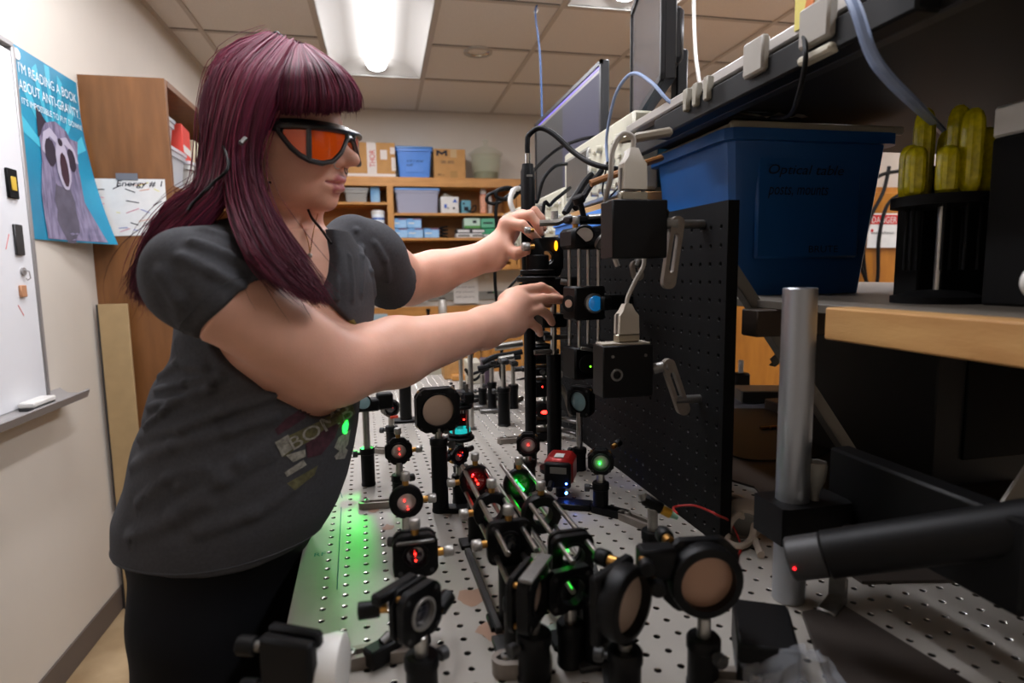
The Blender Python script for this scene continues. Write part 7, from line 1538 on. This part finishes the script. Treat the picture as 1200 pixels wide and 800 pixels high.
b = MB(); b.ring2([[HV_(x, y, z+.001) for (x, y), z in zip(path, zt_)], [HV_(x*.90-.004, y*.93, z+.010) for (x, y), z in zip(path, zt_)], [HV_(x*.82-.006, y*.90, z+.008) for (x, y), z in zip(path, zt_)], [HV_(x*.84-.006, y*.90, z+.004) for (x, y), z in zip(path, zt_)]], False); b.build('brow_shield', gm, gf, recalc=False)
b = MB(); b.ring2([[HV_(path[i][0], path[i][1], zt_[i]+(zb_(i)-zt_[i])*t_) for t_ in (.0, .5, 1)] for i in (0, 1)], False); b.build('side_shield', gm, gf, recalc=False)
for sy in (-1, 1): 
    b = MB(); b.ring2([[HV_(x, sy*(y+dy), z+dz) for dy, dz in ((-.0025, -.007*k), (.0025, -.007*k), (.0025, .007*k), (-.0025, .007*k))] for x, y, z, k in ((.056, .0845, .002, 1), (.02, .086, .004, .8), (-.03, .084, .010, .55), (-.055, .082, .012, .45))], True, True, True); b.build('temple_arm', gm, gf)
cable('goggle_strap', None, [HV_(-.050, -.084, .011), A(268, 190, .745), A(250, 214, .735), A(236, 228, .728), A(222, 244, .74), A(215, 262, .84), A(240, 262, .92)], .0018, rubber, parent=gf)
MB().cyl(Vector(A(288, 162, .755)), Vector(A(282, 168, .750)), .0028).build('strap_bead', dsteel, gf)
cable('goggle_strap', None, [A(361, 245, .86), A(366, 256, .835), A(376, 268, .80), A(388, 285, .775)], .0018, rubber, parent=gf)
# eyes and eyebrows
eyew = mat('eye_white', '#d8d0ca', .2); iris = mat('iris', '#3a2a1c', .1)
for sy in (-1, 1):
    b = MB(); c = HV_(.0775, sy*.031, .0); b.sph(c, .0118*HS, 16); b.build('eyeball', eyew, person); b = MB(); b.sph(HV_(.0865, sy*.0305, -.0045), .0045*HS, 12); b.build('iris', iris, person)
    b = MB(); b.tube([HV_(.086, sy*.018, .0245), HV_(.084, sy*.030, .0285), HV_(.074, sy*.046, .0262), HV_(.066, sy*.054, .022)], [.0012, .0017, .0014, .0006], 6); b.build('eyebrow', mat('brow_brown', '#5a3424', .8), person)
    b = MB(); b.tube([HV_(.087, sy*.021, -.004), HV_(.0905, sy*.031, -.005), HV_(.083, sy*.042, -.004)], [.0006, .001, .0006], 6); b.build('eyelashes', ink, person)
gold = mat('gold_metal', '#d8b070', .2, 1)
cable('nose_ring', None, [HV_(.1, -.0185, -.036), HV_(.099, -.0215, -.040), HV_(.101, -.020, -.045), HV_(.104, -.015, -.0445)], .0007, steel, parent=person)
cable('septum_ring', None, [HV_(.106, -.003, -.043), HV_(.107, -.0035, -.049), HV_(.107, 0, -.0515), HV_(.107, .0035, -.049), HV_(.106, .003, -.043)], .0008, dsteel, parent=person)
cable('earring', None, [HV_(-.008, -.083, -.030), HV_(-.004, -.089, -.034), HV_(-.004, -.088, -.043), HV_(-.010, -.083, -.043), HV_(-.013, -.083, -.036)], .0013, gold, parent=person)
cable('earring', None, [HV_(-.007, -.084, -.046), HV_(-.007, -.084, -.056)], .0006, gold, parent=person)
# necklace lying on the chest
bb = bvh_of(person)
def on_skin(px, py):
    r0 = Vector(A(px, py, .55)); h = bb.ray_cast(r0, (Vector(A(px, py, 1.3))-r0).normalized(), 1.2); return h[0]+h[1]*.0008 if h[0] is not None else None
for rows, nm, m_, r_ in (([(352, 262), (357, 272), (361, 284), (363, 296)], 'necklace', gold, .0005), ([(372, 250), (368, 268), (365, 284), (363, 296)], 'necklace', gold, .0005)):
    pts = [on_skin(*q) for q in rows]; pts = [p for p in pts if p is not None]
    if len(pts) > 2: cable(nm, None, pts, r_, m_, parent=person)
pn = on_skin(363, 298)
if pn is not None: MB().sph(pn+Vector((0, -.002, -.002)), .0032, 10).build('pendant', steel, person)
# ================================================================ laser light landing on shirt and table
tp = Vector(A(405, 499, .82)); r0 = Vector(A(405, 500, .5)); h = bs.ray_cast(r0, (Vector(A(405, 500, 1.2))-r0).normalized(), 1.2)
if h[0] is not None:
    tp = h[0]; laser_lamp('laser_on_shirt', tp+Vector((.10, -.06, .03)), tp, GREEN, 9, .16, .5, .0005)
    laser_lamp('laser_halo_on_shirt', tp+Vector((.05, -.05, .02)), tp, GREEN, .012, .8, 1, .002)
laser_lamp('green_pool_lamp', at(424, 492, z=TZ+.11), at(405, 622, z=TZ), GREEN, .62, 1.0, 1, .006)
